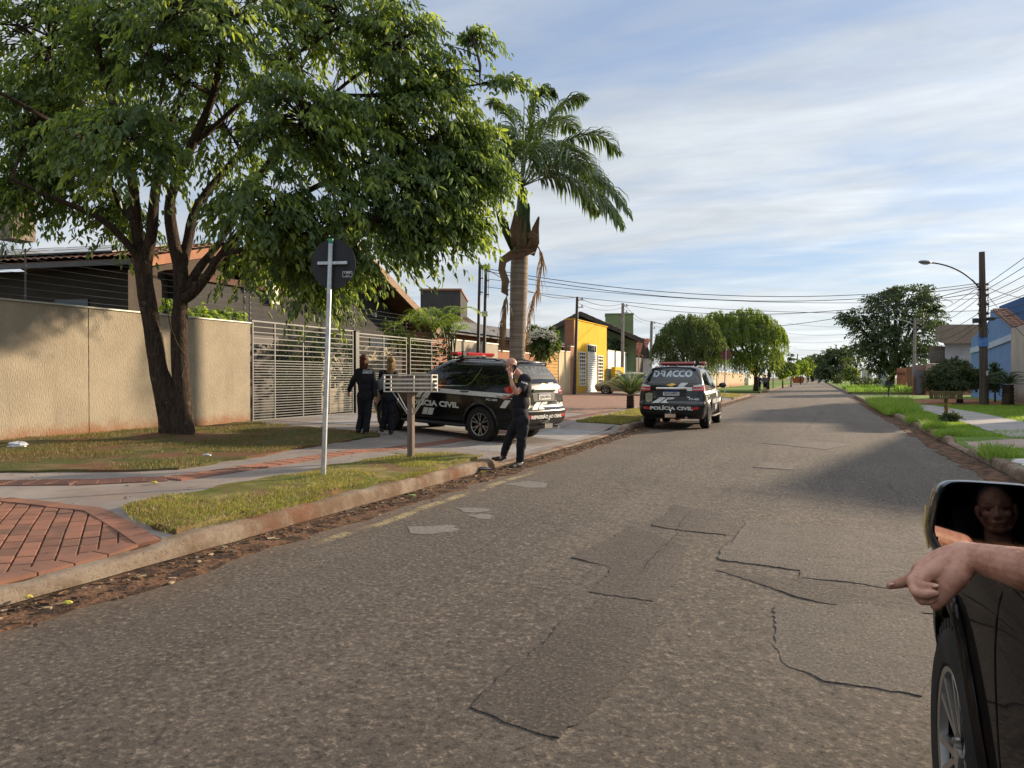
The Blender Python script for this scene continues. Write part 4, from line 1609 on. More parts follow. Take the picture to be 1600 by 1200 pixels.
for k in range(13):
    p = a.lerp(b, k / 12)
    m.beam(p, p + Vector((0, 0, .7)), .03, .03, up=(0, 1, 0))
m.build('bars', M_ALU, rl)

ow = thing('brick_wall', 'orange brick gateway wall with slots beyond the second lamp post', 'wall', at(1410, 605, 80))
oo = ow.location.copy()
m = MB()
face_box(m, 1401, 1416.5, 575, 612, 80, 1.2, -.2)
m.build('wall', wallmat('orange_brick', (.36, .165, .10), (.28, .125, .08), 2, .4, 14, stretch=(1, 1, 4)), ow, off=oo)
m = MB()
for k in range(5):
    face_box(m, 1403.5 + k * 2.4, 1404.6 + k * 2.4, 582, 586, 79.97, .05)
m.build('slots', M_DARK, ow, off=oo)
m = MB()
face_box(m, 1417, 1427, 573, 612, 78, 1.2, -.2)
m.build('pier', wallmat('brown_brick', (.20, .10, .065), (.15, .075, .05), 2, .4, 14, stretch=(1, 1, 4)), ow, off=oo)
for k, (x0, x1, y0, d, mt, lb) in enumerate(((1369, 1388, 577, 120, M_GREYL, 'pale blue grey garage wall under the tall dark tree'),
                                             (1346, 1362, 576, 135, wallmat('offwhite', (.5, .47, .44), (.42, .4, .37)), 'far off white wall left of the tall dark tree'),
                                             (1334, 1345, 579, 160, M_PINK, 'small far pink wall beside the clipped round tree'))):
    g = thing('garden_wall', lb, 'wall', at((x0 + x1) / 2, 600, d))
    m = MB()
    face_box(m, x0, x1, y0, 600, d, 4, -.2)
    m.build('wall', mt, g, off=g.location.copy())
    m = MB()
    face_box(m, x0 - .3, x1 + .3, y0 - .8, y0 + .4, d - .1, 4.2)
    m.build('coping', M_COPE, g, off=g.location.copy())
# house closing the view
fh = thing('house', 'tiny far house with a red roof at the end of the street', 'house', at(1277, 590, 330))
oo = fh.location.copy()
m = MB()
face_box(m, 1271, 1283, 584.5, 592, 330, 8, -.2)
m.build('wall', wallmat('far_bluegrey', (.42, .46, .52), (.36, .4, .46)), fh, off=oo)
m = MB()
a, b, c = at(1269.5, 585, 329), at(1284.5, 585, 329), at(1277, 581, 329)
m.add([a, b, c, a + FWD * 9, b + FWD * 9, c + FWD * 9], [(0, 1, 2), (0, 3, 5, 2), (1, 2, 5, 4)])
m.build('roof', M_CLAY, fh, off=oo)

# houses on the right nearer than the frame: they throw the long shade across the street
for (y0, y1, x0, z1, r1) in ((22.5, 30.5, 11.5, 3.6, 5.2),):
    pass


# ------------------------------------------------------------------ poles, lamps, cables
M_POLEW = pm('weathered_pole', (0.105, 0.078, 0.062), (0.06, 0.047, 0.04), 3, .9, .15, bump=.7, bscale=9, stretch=(4, 4, .3), bdist=.02)
M_POLEC = pm('concrete_pole', (0.27, 0.25, 0.23), (0.19, 0.175, 0.165), 3, .9, .15, bump=.3, bscale=30)
M_BLUEP = pm('faded_blue_paint', (0.06, 0.16, 0.44), (0.10, 0.22, 0.46), 5, .7, .3)
M_INS = pm('porcelain', (0.22, 0.20, 0.19), None, 4, .3, .5)


def pole_at(name, label, base, top, r0, r1, mat, cat='utility pole', group=None, cable_ring=True, band=None):
    base, top = Vector(base), Vector(top)
    t = thing(name, label, cat, base, group=group)
    L = top - base
    m = MB()
    m.tube([Vector((0, 0, -.1)), L * .5, L], [r0, (r0 + r1) / 2, r1], 12)
    m.build('shaft', mat, t, smooth=50)
    if band:
        b = MB()
        b.tube([L * band[0], L * band[1]], [r0 * 1.0 + .006] * 2, 12)
        b.build('paint_band', M_BLUEP, t, smooth=50)
    return t, L


PA_B = onz(1538, 634, .14)
dA = (PA_B - Vector((0, 0, 0))).dot(FWD)
PA_T = at(1533, 394, dA)
pa, LA = pole_at('utility_pole', 'tall dark wooden utility pole with blue painted band before the blue house', PA_B, PA_T, .20, .125, M_POLEW, band=(.385, .475))


def lamp_arm(parent, zf, L, reach, rise, side, mat=None, scale=1.0):
    p0 = L * zf
    m = MB()
    pts = []
    for i in range(13):
        u = i / 12
        pts.append(p0 + side * (reach * (u ** 1.25)) * 1.0 + Vector((0, 0, rise * math.sin(u * math.pi / 2) ** .8)))
    m.tube(pts, [.035 * scale] * 13, 8)
    m.tube([p0 - Vector((0, 0, .9)), p0], .035 * scale, 8)
    m.build('lamp_arm', mat or M_GALV, parent, smooth=50)
    h = MB()
    d = (pts[-1] - pts[-2]).normalized()
    u_ = d.cross(Vector((0, 0, 1))).normalized()
    c = pts[-1] + d * .25 * scale
    Mx = Matrix((d, u_, Vector((0, 0, 1)))).transposed()
    h.ell(c, (.36 * scale, .15 * scale, .09 * scale), 14, 8, Mx)
    ho = h.build('lamp_head', pm('lamp_grey', (.16, .17, .19), (.12, .13, .145), 4, .5, .4), parent, smooth=60)
    g = MB()
    g.ell(c - Vector((0, 0, .045 * scale)), (.27 * scale, .11 * scale, .07 * scale), 12, 6, Mx)
    g.build('diffuser', pm('lamp_glass', (.42, .45, .46), None, 4, .15, .5), ho, smooth=60)


sideA = (at(1440, 412, dA - 1.0) - at(1533, 412, dA)).normalized()
sideA.z = 0
tA = (at(1533, 462, dA).z - PA_B.z) / LA.z
lamp_arm(pa, tA, LA, 3.2, 1.42, sideA.normalized(), M_DARK)
# hardware on the pole: spool rack, service box, junction
for zf, lbl in ((.79, 0), (.755, 0), (.72, 0), (.66, 0), (.60, 0)):
    m = MB()
    p = LA * zf
    m.cyl(p + RGT * .10, p + RGT * .30, .035, n=8)
    m.cyl(p + RGT * .24 - Vector((0, 0, .06)), p + RGT * .24 + Vector((0, 0, .06)), .05, n=8)
    m.cyl(p - RGT * .10, p - RGT * .26, .03, n=8)
    m.build('insulator', M_INS, pa, smooth=40)
m = MB()
p = LA * .565
m.box(p + RGT * .35, (.30, .18, .16), rz=YAW)
m.box(p - RGT * .33 - Vector((0, 0, .08)), (.26, .16, .22), rz=YAW)
m.beam(p - RGT * .4, p + RGT * .6, .05, .06)
m.build('junction_box', M_DARK, pa, bevel=.01)
m = MB()
m.box(LA * .475 - FWD * .16 - RGT * .1, (.34, .12, .42), rz=YAW)
m.build('service_box', M_POLEW, pa, bevel=.01)
m = MB()
for k in range(6):
    z0 = .45 + .02 * k
    pts = []
    for i in range(14):
        u = i / 13
        pts.append(LA * (z0 + (.32 - .03 * k) * u) + RGT * (.17 + .08 * math.sin(u * 9 + k * 2)) * (1 if k % 2 else -1) - FWD * .06)
    m.tube(pts, .012, 5)
m.build('loose_wiring', M_CABLE, pa)
m = MB()
m.box(Vector((0, 0, 1.55)) - FWD * .2, (.10, .01, .22), rz=YAW)
m.build('number_plate', pm('worn_white_plate', (.5, .5, .48), (.36, .36, .35), 20), pa)

PB_B = at(1428, 609, 75)
PB_B.z = .14
PB_T = at(1429, 497, 75)
pb, LB = pole_at('utility_pole', 'second concrete lamp pole with blue band in front of the tall dark tree', PB_B, PB_T, .18, .12, M_POLEC, band=(.20, .33))
lamp_arm(pb, .88, LB, 2.1, .75, -RGT, M_GALV)
m = MB()
for zf in (.97, .92, .86):
    m.beam(LB * zf - RGT * .5, LB * zf + RGT * 1.0, .06, .06)
    for u in (-.45, .3, .9):
        m.cyl(LB * zf + RGT * u, LB * zf + RGT * u + Vector((0, 0, .2)), .05, n=6)
m.build('cross_arms', M_INS, pb)


def cable(mb, a, b, sag, r=.012, n=18):
    a, b = Vector(a), Vector(b)
    mb.tube([a.lerp(b, i / n) - Vector((0, 0, sag * 4 * (i / n) * (1 - i / n))) for i in range(n + 1)], r, 5, caps=False)


def wire_thing(label, segs, r=.012, group=None):
    m = MB()
    for a, b, s in segs:
        cable(m, a, b, s, r)
    return tag(m.build('overhead_cable', M_CABLE, smooth=60), label, 'cable', group)


GC = 'overhead cables'
# the left service posts and poles
posts = []
for (px, ty, by, d, r0, lb, grp) in ((748, 413, 545, 31, .075, 'left one of two thin dark service posts behind the parked police vehicle', None),
                                     (757.5, 417, 548, 30, .075, 'thin dark service post carrying a small flood lamp near the palm', None)):
    t_ = at(px + 2, ty, d)
    b_ = at(px - 3, by, d)
    b_.z = gz(b_.x, b_.y) - .05
    r_, L_ = pole_at('service_post', lb, b_, t_, r0, r0 * .85, M_DARK, 'post', grp)
    posts.append(t_)
    m = MB()
    for zf in (.97, .9, .8):
        m.cyl(L_ * zf, L_ * zf + RGT * .16, .03, n=6)
    m.cyl(L_ * .78 + RGT * .12, L_ * .99 + RGT * .12, .012, n=6)
    m.build('insulator', M_INS, r_)
    if px > 750:
        m = MB()
        p = L_ * ((at(px, 491, d).z - b_.z) / L_.z)
        m.box(p - FWD * .12, (.26, .16, .2), rz=YAW)
        lo = m.build('flood_lamp', M_GALV, r_, bevel=.01)
        m = MB()
        m.box(p - FWD * .21, (.20, .02, .14), rz=YAW)
        m.build('lens', pm('lens', (.5, .5, .42), None, 4, .1), lo)
PD_T, PE_T, PF_T = at(902, 464, 43.5), at(973, 474, 54), at(1018, 502, 72)
for (T, px, r0, mt, lb) in ((PD_T, 897, .11, M_DARK, 'dark leaning service post at the corner of the yellow building'),
                            (PE_T, 972, .14, M_POLEC, 'grey utility pole in front of the pale sheet metal gate'),
                            (PF_T, 1016, .17, M_POLEC, 'utility pole beside the drooping tree behind the brown fence')):
    d = T.x * FWD.x + T.y * FWD.y
    b_ = at(px, 600, d)
    b_.z = .1
    r_, L_ = pole_at('service_post' if px == 897 else 'utility_pole', lb, b_, T, r0, r0 * .8, mt, 'post' if px == 897 else 'utility pole')
    m = MB()
    for zf in (.97, .90):
        m.beam(L_ * zf - RGT * .05, L_ * zf + RGT * .4, .05, .05)
        m.cyl(L_ * zf + RGT * .3, L_ * zf + RGT * .3 + Vector((0, 0, .16)), .04, n=6)
    m.build('insulator', M_INS, r_)

top = PA_B
zp = lambda zf: PA_B + LA * zf
off_r = Vector((7.7, 2.0, 8.6))
far_t = Vector((8.2, 150, 7.5))
wire_thing('pair of thick cables sagging across the street from the palm to the wooden pole', [(at(760, 420, 30), zp(.80), .9), (at(760, 424, 30), zp(.785), 1.0)], .015, None)
wire_thing('two thin cables crossing the sky below the thick pair', [(at(760, 436, 30), zp(.70), 0.55), (at(757, 448, 30), zp(.62), .5)], .011)
wire_thing('cable strung along the left poles past the yellow building', [(at(757, 418, 30), PD_T, .5), (PD_T, PE_T, .35), (PE_T, PF_T, .4), (PF_T, at(1255, 541, 190), 1.0)], .018)
wire_thing('low cable along the left poles down the street', [(PD_T - Vector((0, 0, .35)), PE_T - Vector((0, 0, .3)), .35), (PE_T - Vector((0, 0, .3)), PF_T - Vector((0, 0, .3)), .4), (PF_T - Vector((0, 0, .4)), at(1256, 546, 190), 1.2)], .012)
segs = []
for k, zf in enumerate((.79, .755, .72, .68, .64, .60, .565)):
    segs.append((zp(zf) + RGT * .2, off_r + Vector((0.1 * k, 0, -.42 * k)), .35 + .1 * k))
wire_thing('bundle of parallel cables rising from the wooden pole to the upper right', segs, .014)
segs = []
for k, (zf, zb) in enumerate(((.79, .97), (.755, .95), (.72, .92), (.62, .86), (.58, .80), (.55, .76))):
    segs.append((zp(zf), PB_B + LB * zb + RGT * (.3 * (k % 3) - .3), .4 + .15 * k))
wire_thing('cables from the wooden pole down to the second lamp pole', segs, .014)
segs = []
for k, zb in enumerate((.97, .92, .86, .80)):
    segs.append((PB_B + LB * zb, far_t - Vector((0, 0, .5 * k)), .5 + .2 * k))
wire_thing('cables running on from the second lamp pole', segs, .016)
wire_thing('cables crossing high over the far street', [(zp(.78), at(1017, 503, 72), 1.3), (zp(.74), at(975, 476, 54), .9), (PB_B + LB * .95, at(1230, 505, 120), .6), (PB_B + LB * .9, at(1225, 520, 120), .7),
                                                       (PB_B + LB * .85, at(1225, 533, 130), .8), (PB_B + LB * .75, at(1240, 545, 150), .9)], .018)
segs = []
for k, (zf, q) in enumerate(((.785, (1700, 470, 24)), (.76, (1680, 590, 26)), (.66, (1700, 380, 26)), (.56, (1690, 440, 26)))):
    segs.append((zp(zf), at(*q), .3))
wire_thing('house drops fanning out from the wooden pole to the right', segs, .012)
fp = onz(1246, 597, 0)
pf = at(1246, 560, 210)
pole_at('utility_pole', 'tiny distant pole rising above the far left trees', Vector((pf.x, pf.y, .1)), at(1246, 553, 210), .2, .15, M_POLEC)
# ------------------------------------------------------------------ leaves and trees


def unit(a):
    return a / np.maximum(np.linalg.norm(a, axis=-1, keepdims=True), 1e-9)


def leaf_mesh(name, P, A, N, Ls, Ws, mats, parent, mi=None, fold=0.25, curl=0.15):
    """Folded leaves: base P, axis A, facing N, lengths Ls, widths Ws."""
    n = len(P)
    A = unit(A)
    S = unit(np.cross(A, N))
    N = unit(np.cross(S, A))
    L, W = Ls[:, None], Ws[:, None]
    V = np.empty((n * 6, 3))
    V[0::6] = P
    V[1::6] = P + A * L * .30 + S * W * .5 + N * W * fold
    V[2::6] = P + A * L * .68 + S * W * .38 + N * (W * fold * .7 - L * curl * .4)
    V[3::6] = P + A * L - N * L * curl
    V[4::6] = P + A * L * .68 - S * W * .38 + N * (W * fold * .7 - L * curl * .4)
    V[5::6] = P + A * L * .30 - S * W * .5 + N * W * fold
    i = np.arange(n) * 6
    F = np.concatenate((np.column_stack((i, i + 1, i + 2, i + 3)), np.column_stack((i, i + 3, i + 4, i + 5))))
    if mi is None:
        mi = np.zeros(n, int)
    return np_mesh(name, V, F, mats, parent, midx=np.tile(mi, 2), smooth=False)


def rand_dirs(r, n):
    v = r.normal(size=(n, 3))
    return unit(v)


def sprays(r, centers, outs, per, tw_len, leaf_len, leaf_w, droop, nm, spread=0.9):
    """Leafy twig ends: each starts at a centre, arches along `out` and down, leaves hanging off it."""
    n = len(centers)
    k = np.tile(np.arange(per), n)
    c = np.repeat(centers, per, 0)
    o = unit(np.repeat(outs, per, 0))
    u = (k + r.uniform(0, 1, n * per)) / per
    tl = np.repeat(tw_len * r.uniform(.6, 1.25, n), per)
    side = unit(np.cross(o, [0, 0, 1.0]) + 1e-6)
    p = c + o * (tl * u)[:, None] + np.array([0, 0, -1.0]) * (tl * droop * u * u)[:, None] + side * (r.normal(0, .10, n * per) * tl * spread)[:, None]
    p[:, 2] += r.normal(0, .05, n * per) * tl
    sg = np.where(r.random(n * per) < .5, -1, 1)
    a = o * .55 + side * (sg * r.uniform(.2, .9, n * per))[:, None] + np.array([0, 0, -1.0]) * r.uniform(.35, 1.6, n * per)[:, None] + r.normal(0, .22, (n * per, 3))
    nn = np.array([0, 0, 1.0]) * r.uniform(.2, 1.0, n * per)[:, None] + o * .5 + r.normal(0, .5, (n * per, 3))
    L = leaf_len * r.uniform(.6, 1.25, n * per)
    mi = (np.repeat(r.random(n), per) * nm * .75 + r.random(n * per) * nm * .25).astype(int)
    return p, a, nn, L, leaf_w / leaf_len * L * r.uniform(.8, 1.2, n * per), np.minimum(mi, nm - 1)


def sph(z):
    return z


M_BARK = NT('rough_bark')
_v = M_BARK.mapping(scale=(9, 9, 1.6))
_f = M_BARK.noise(2.6, 8, .75, vec=_v)
_c = M_BARK.mix(M_BARK.ramp(_f, .35, .65), (.115, .082, .06), (.042, .031, .025))
_c = M_BARK.mix(M_BARK.ramp(M_BARK.noise(3.5, 5, .7), .58, .68, 0, .8), _c, (.19, .17, .125))
M_BARK = M_BARK.set(_c, .95, .15, normal=M_BARK.bump(M_BARK.math('ADD', _f, M_BARK.noise(26, 4, .6)), 1.0, .09))
M_BARKD = pm('dark_bark', (.06, .042, .03), (.03, .022, .017), 3, .95, .1, bump=.6, bscale=12)
LEAF_T = [leafmat('tree_leaf_deep', (.088, .142, .052), (.068, .112, .045), .44, .36),
          leafmat('tree_leaf_mid', (.13, .195, .054), (.10, .155, .047), .48, .38),
          leafmat('tree_leaf_light', (.25, .33, .062), (.19, .265, .052), .55, .40)]

# ---------------------------------------------------------------- the big tree at the left
TB = onz(277, 688, .33)
bt = thing('broad_tree', 'large leafy tree with two leaning dark trunks in front of the beige wall', 'tree', TB)


def tw(px, py, d):
    return at(px, py, d) - TB


tm = MB()
DT = 14.1
limbs = []


def limb(pts, r0, r1, n=10):
    P = [tw(*p) for p in pts]
    out = []
    for i in range(len(P) - 1):             # smooth in-between points with a little wander
        a, b = P[i], P[i + 1]
        pa_ = P[i - 1] if i else a - (b - a)
        pb_ = P[i + 2] if i + 2 < len(P) else b + (b - a)
        for j in range(4):
            t = j / 4
            q = 0.5 * ((2 * a) + (b - pa_) * t + (2 * pa_ - 5 * a + 4 * b - pb_) * t * t + (3 * a - pa_ - 3 * b + pb_) * t ** 3)
            out.append(q)
    out.append(P[-1])
    m = len(out)
    rad = [r0 + (r1 - r0) * i / (m - 1) for i in range(m)]
    rad = [r * (1 + .13 * mnoise.noise((p.x * 2, p.y * 2, p.z * 2.2))) for r, p in zip(rad, out)]
    tm.tube(out, rad, n)
    for p, r in zip(out, rad):
        limbs.append((p + TB, r))
    return out


limb([(264, 696, DT), (260, 640, DT), (249, 585, DT), (238, 510, DT), (227, 445, DT), (224, 395, DT)], .19, .15, 16)
limb([(291, 694, DT), (286, 630, DT), (281, 560, DT), (281, 495, DT), (284, 452, DT), (281, 400, DT)], .18, .125, 16)
limb([(277, 700, DT - .06), (275, 648, DT - .05), (266, 605, DT + .0), (250, 565, DT + .02)], .17, .07, 12)
# left stem limbs
limb([(225, 420, DT), (207, 390, 13.9), (180, 360, 13.7), (150, 337, 13.5), (110, 320, 13.2), (70, 304, 12.9), (20, 280, 12.6)], .085, .03)
limb([(222, 410, DT), (214, 350, 14), (208, 280, 13.6), (190, 200, 13), (165, 120, 12.5), (150, 40, 12)], .13, .035)
limb([(228, 410, DT), (238, 365, 14), (244, 300, 14), (262, 220, 14.2), (290, 130, 14.5), (310, 40, 14.6), (320, -60, 14.8)], .12, .03)
limb([(214, 350, 14), (190, 320, 14.6), (150, 250, 15.2), (100, 160, 15.6), (60, 80, 15.8)], .07, .025)
limb([(208, 280, 13.6), (150, 230, 12.8), (80, 190, 12), (10, 150, 11.4), (-60, 120, 11)], .06, .02)
# right stem limbs
limb([(281, 410, DT), (271, 370, 14), (268, 310, 13.8), (300, 230, 13.4), (335, 150, 13), (350, 60, 12.6), (360, -40, 12.2)], .13, .03)
limb([(283, 420, DT), (294, 380, 14.2), (308, 325, 14.4), (350, 270, 14.8), (410, 200, 15.2), (470, 110, 15.6), (520, 20, 15.8)], .11, .03)
limb([(284, 470, DT), (304, 455, 14), (325, 430, 13.9), (347, 398, 13.8), (385, 357, 13.7), (440, 322, 13.5), (510, 285, 13.3), (590, 250, 13.2), (680, 215, 13.1)], .12, .022)
limb([(290, 455, DT), (315, 415, 14.2), (345, 378, 14.3), (390, 300, 14.2), (440, 230, 14), (520, 150, 13.6), (600, 90, 13.4)], .09, .025)
limb([(347, 398, 13.8), (400, 385, 13.2), (460, 370, 12.8), (540, 350, 12.6), (640, 330, 12.8), (720, 310, 13)], .055, .016)
limb([(385, 357, 13.7), (430, 380, 13.4), (470, 420, 13.3), (500, 455, 13.2)], .035, .012)
limb([(300, 230, 13.4), (380, 160, 13.2), (460, 90, 13.1), (540, 40, 13), (620, 0, 12.9)], .05, .016)
limb([(335, 150, 13), (260, 110, 12.2), (200, 60, 11.6)], .045, .018)
limb([(520, 150, 13.6), (600, 150, 13.4), (700, 140, 13.2), (790, 128, 13.1), (815, 125, 13.1)], .035, .008)
# thin vine on the trunk
vm = MB()
vm.tube([tw(*p) for p in ((250, 425, 13.8), (256, 455, 13.85), (263, 490, 13.85), (268, 515, 13.8), (276, 535, 13.82), (288, 555, 13.86), (284, 590, 13.85))], .012, 6)
vm.build('vine', M_BARKD, bt, smooth=60)

LOBES = [  # px, py, distance, half width px, half height px, share
    (60, 60, 13.5, 150, 110, 13), (215, 40, 12.0, 140, 100, 11), (380, 30, 13, 140, 100, 8), (530, 30, 13.5, 120, 95, 8), (628, 70, 13, 90, 80, 7),
    (40, 200, 13.5, 120, 80, 9), (190, 215, 11.8, 125, 65, 8), (120, 150, 15.5, 150, 90, 10), (350, 190, 14.6, 130, 100, 7), (470, 180, 12.3, 110, 90, 8), (560, 215, 13.2, 120, 95, 9),
    (665, 185, 13.2, 90, 85, 8), (705, 275, 13.2, 75, 75, 7), (640, 300, 12.8, 95, 75, 7), (110, 300, 14.6, 115, 42, 5), (30, 300, 14, 70, 50, 3), (190, 340, 14.9, 60, 34, 2.4),
    (420, 320, 12.4, 110, 70, 7), (520, 330, 12.6, 100, 65, 6), (590, 370, 13, 90, 55, 6), (690, 350, 13, 65, 42, 4), (480, 408, 13.1, 62, 48, 4.5), (535, 408, 13.2, 56, 44, 3), (440, 385, 13.6, 60, 40, 3),
    (745, 215, 13.2, 38, 55, 2.2), (790, 128, 13.1, 34, 27, 1.5), (742, 52, 13.3, 26, 22, .8), (775, 275, 13.2, 34, 26, 1.3), (735, 300, 13.2, 45, 45, 2), (620, 382, 13.2, 50, 30, 2),
    (745, 345, 13.3, 24, 22, .9), (700, 110, 13.3, 40, 40, 1.6),
    (100, -90, 13.5, 200, 90, 4), (320, -110, 13, 200, 100, 4), (520, -100, 13.5, 160, 90, 4), (300, 90, 16.5, 240, 150, 6), (560, 120, 16.3, 150, 130, 5),
    (300, -20, 10.4, 160, 70, 3), (505, 458, 13.3, 45, 28, 1.4), (395, 420, 14.6, 55, 35, 1.6), (590, 372, 17.2, 85, 38, 4), (490, 385, 17.0, 70, 34, 2)]
rt = np.random.default_rng(21)
cs, outs = [], []
tmid = np.array(at(330, 200, 13.7))
for (px, py, d, hw, hh, sh) in LOBES:
    c = np.array(at(px, py, d))
    sx, sz = hw * d / FPX, hh * d / FPX
    sy = min(sx, 1.6) * .8
    n = int(sh * 24)
    dr = rand_dirs(rt, n)
    rad = rt.uniform(.35, 1.0, n) ** .6
    loc = dr * rad[:, None]
    off = np.outer(loc[:, 0] * sx, np.array(RGT)) + np.outer(loc[:, 1] * sy, np.array(FWD)) + np.outer(loc[:, 2] * sz, [0, 0, 1.0])
    q = c + off * .93
    cs.append(q)
    o = unit(off) * .8 + unit(q - tmid) * .7
    o[:, 2] = o[:, 2] * .5 + .05
    outs.append(o)
cs, outs = np.vstack(cs), np.vstack(outs)
# knock out some so that the sky shows in ragged holes
holes = np.array([mnoise.noise((p[0] * .9, p[1] * .9, p[2] * 1.1)) for p in cs])
keep = holes > -0.27
cs, outs = cs[keep], outs[keep]
pos = cs - unit(outs) * .28
P_, A_, N_, L_, W_, MI = sprays(rt, pos, outs, 18, .62, .148, .053, .55, 3)
leaf_mesh('crown', P_ - np.array(TB), A_, N_, L_, W_, LEAF_T, bt, MI)
# a bough from the nearest limb into every lobe, then twigs out to the sprays
for (px, py, d, hw, hh, sh) in LOBES:
    c = Vector(at(px, py, d))
    j = min(range(len(limbs)), key=lambda i: (limbs[i][0] - c).length + (.8 if limbs[i][1] > .09 else 0))
    a, r0 = limbs[j]
    if .5 < (c - a).length < 3.5:
        k = (c - a).length
        pts = [a, a.lerp(c, .3) + Vector(rt.normal(0, .08, 3)) * k + Vector((0, 0, .05 * k)), a.lerp(c, .65) + Vector(rt.normal(0, .08, 3)) * k + Vector((0, 0, .08 * k)), c]
        rs_ = [min(r0 * .7, .05), .028, .018, .010]
        tm.tube([p - TB for p in pts], rs_, 7)
        for i in range(3):
            for u in (.0, .33, .66):
                limbs.append((pts[i].lerp(pts[i + 1], u), rs_[i]))
LP = np.array([list(p) for p, r in limbs])
LR = np.array([r for p, r in limbs])
tip = MB()
for k in range(0, len(pos), 2):
    p = pos[k]
    dd = np.linalg.norm(LP - p, axis=1) + np.where(LR > .09, 1.2, 0)
    j = int(np.argsort(dd)[rt.integers(0, 5)])
    a, b = Vector(LP[j]), Vector(p)
    L = (b - a).length
    if L > 1.5:
        continue
    mid = a.lerp(b, .5) + Vector((0, 0, .12 * L)) + Vector(rt.normal(0, .06, 3)) * L
    e = b + Vector(unit(outs[k])) * .35 - Vector((0, 0, .08))
    tip.tube([a - TB, a.lerp(mid, .5) + Vector((0, 0, .02)) - TB, mid - TB, b - TB, e - TB], [min(.03, .012 * L + .006), .010 + .004 * L, .009 + .002 * L, .006, .003], 5, caps=False)
tm.build('trunk', M_BARK, bt, smooth=60)
tip.build('twigs', M_BARKD, bt, smooth=60)


# ---------------------------------------------------------------- generic trees and bushes
def leafy(name, label, cat, base, lobes, n, leaf, lw, mats, trunk_r=.1, trunk_mat=None, per=8, tw_len=.4, droop=.4, group=None, seed=1, holes=-.35, stems=None, hang=False, scale_noise=1.0):
    """lobes: (px, py, d, half width m, half height m, share)."""
    base = Vector(base)
    r = np.random.default_rng(seed)
    t = thing(name, label, cat, base, group=group)
    cs, outs = [], []
    tot = sum(l[5] for l in lobes)
    mid = np.mean([list(at(l[0], l[1], l[2])) for l in lobes], axis=0)
    for (px, py, d, hw, hh, sh) in lobes:
        c = np.array(at(px, py, d))
        k = max(3, int(n * sh / tot))
        dr = rand_dirs(r, k)
        loc = dr * (r.uniform(.3, 1, k) ** .45)[:, None]
        lump = np.array([mnoise.noise((v[0] * 2 + px, v[1] * 2, v[2] * 2 + py)) for v in dr])
        loc *= (1 + .28 * lump)[:, None]
        off = np.outer(loc[:, 0] * hw, np.array(RGT)) + np.outer(loc[:, 1] * hw, np.array(FWD)) + np.outer(loc[:, 2] * hh, [0, 0, 1.0])
        cs.append(c + off)
        outs.append(unit(off) + .4 * unit(c + off - mid))
    cs, outs = np.vstack(cs), np.vstack(outs)
    hn = np.array([mnoise.noise((p[0] * scale_noise, p[1] * scale_noise, p[2] * scale_noise + seed)) for p in cs])
    kp = hn > holes
    cs, outs = cs[kp], outs[kp]
    P, A, N, L, W, MI = sprays(r, cs - unit(outs) * tw_len * .5, outs, per, tw_len, leaf, lw, droop, len(mats))
    leaf_mesh('crown', P - np.array(base), A, N, L, W, mats, t, MI)
    m = MB()
    lo = [Vector(at(l[0], l[1], l[2])) - base for l in lobes]
    cen = sum(lo, Vector()) / len(lo)
    split = Vector((cen.x * .35, cen.y * .35, max(.15, min(l.z for l in lo) * .55)))
    for q in (stems or [(0, 0)]):
        m.tube([Vector((q[0], q[1], -.15)), Vector((q[0] * .6, q[1] * .6, split.z * .5)), split], [trunk_r * 1.25, trunk_r, trunk_r * .8], 9)
    for l, o in zip(lobes, lo):
        mm = split.lerp(o, .5) + Vector((0, 0, .12 * (o - split).length))
        m.tube([split, mm, o], [trunk_r * .6, trunk_r * .38, trunk_r * .15], 6)
        for _ in range(3):
            e = o + Vector(np.clip(r.normal(0, .35, 3), -.55, .55)) * min(l[3], l[4])
            m.tube([mm, mm.lerp(e, .6) + Vector((0, 0, .1)), e], [trunk_r * .25, trunk_r * .16, trunk_r * .06], 5)
    m.build('trunk', trunk_mat or M_BARKD, t, smooth=60)
    return t


LF_DARK = [leafmat('leaf_dark', (.045, .075, .03), (.034, .058, .025), .35, .5), leafmat('leaf_dark_warm', (.075, .105, .03), (.055, .08, .025), .42, .5)]
LF_MID = [leafmat('leaf_mid', (.095, .15, .036), (.07, .115, .03), .48, .5), leafmat('leaf_yellowish', (.19, .25, .045), (.14, .2, .04), .55, .5)]
LF_LITE = [leafmat('leaf_spring', (.26, .36, .05), (.2, .29, .045), .58, .5), leafmat('leaf_spring_deep', (.16, .24, .042), (.12, .185, .036), .52, .5)]


def gpt(px, d, z=.15):
    p = at(px, 590, d)
    p.z = z
    return p


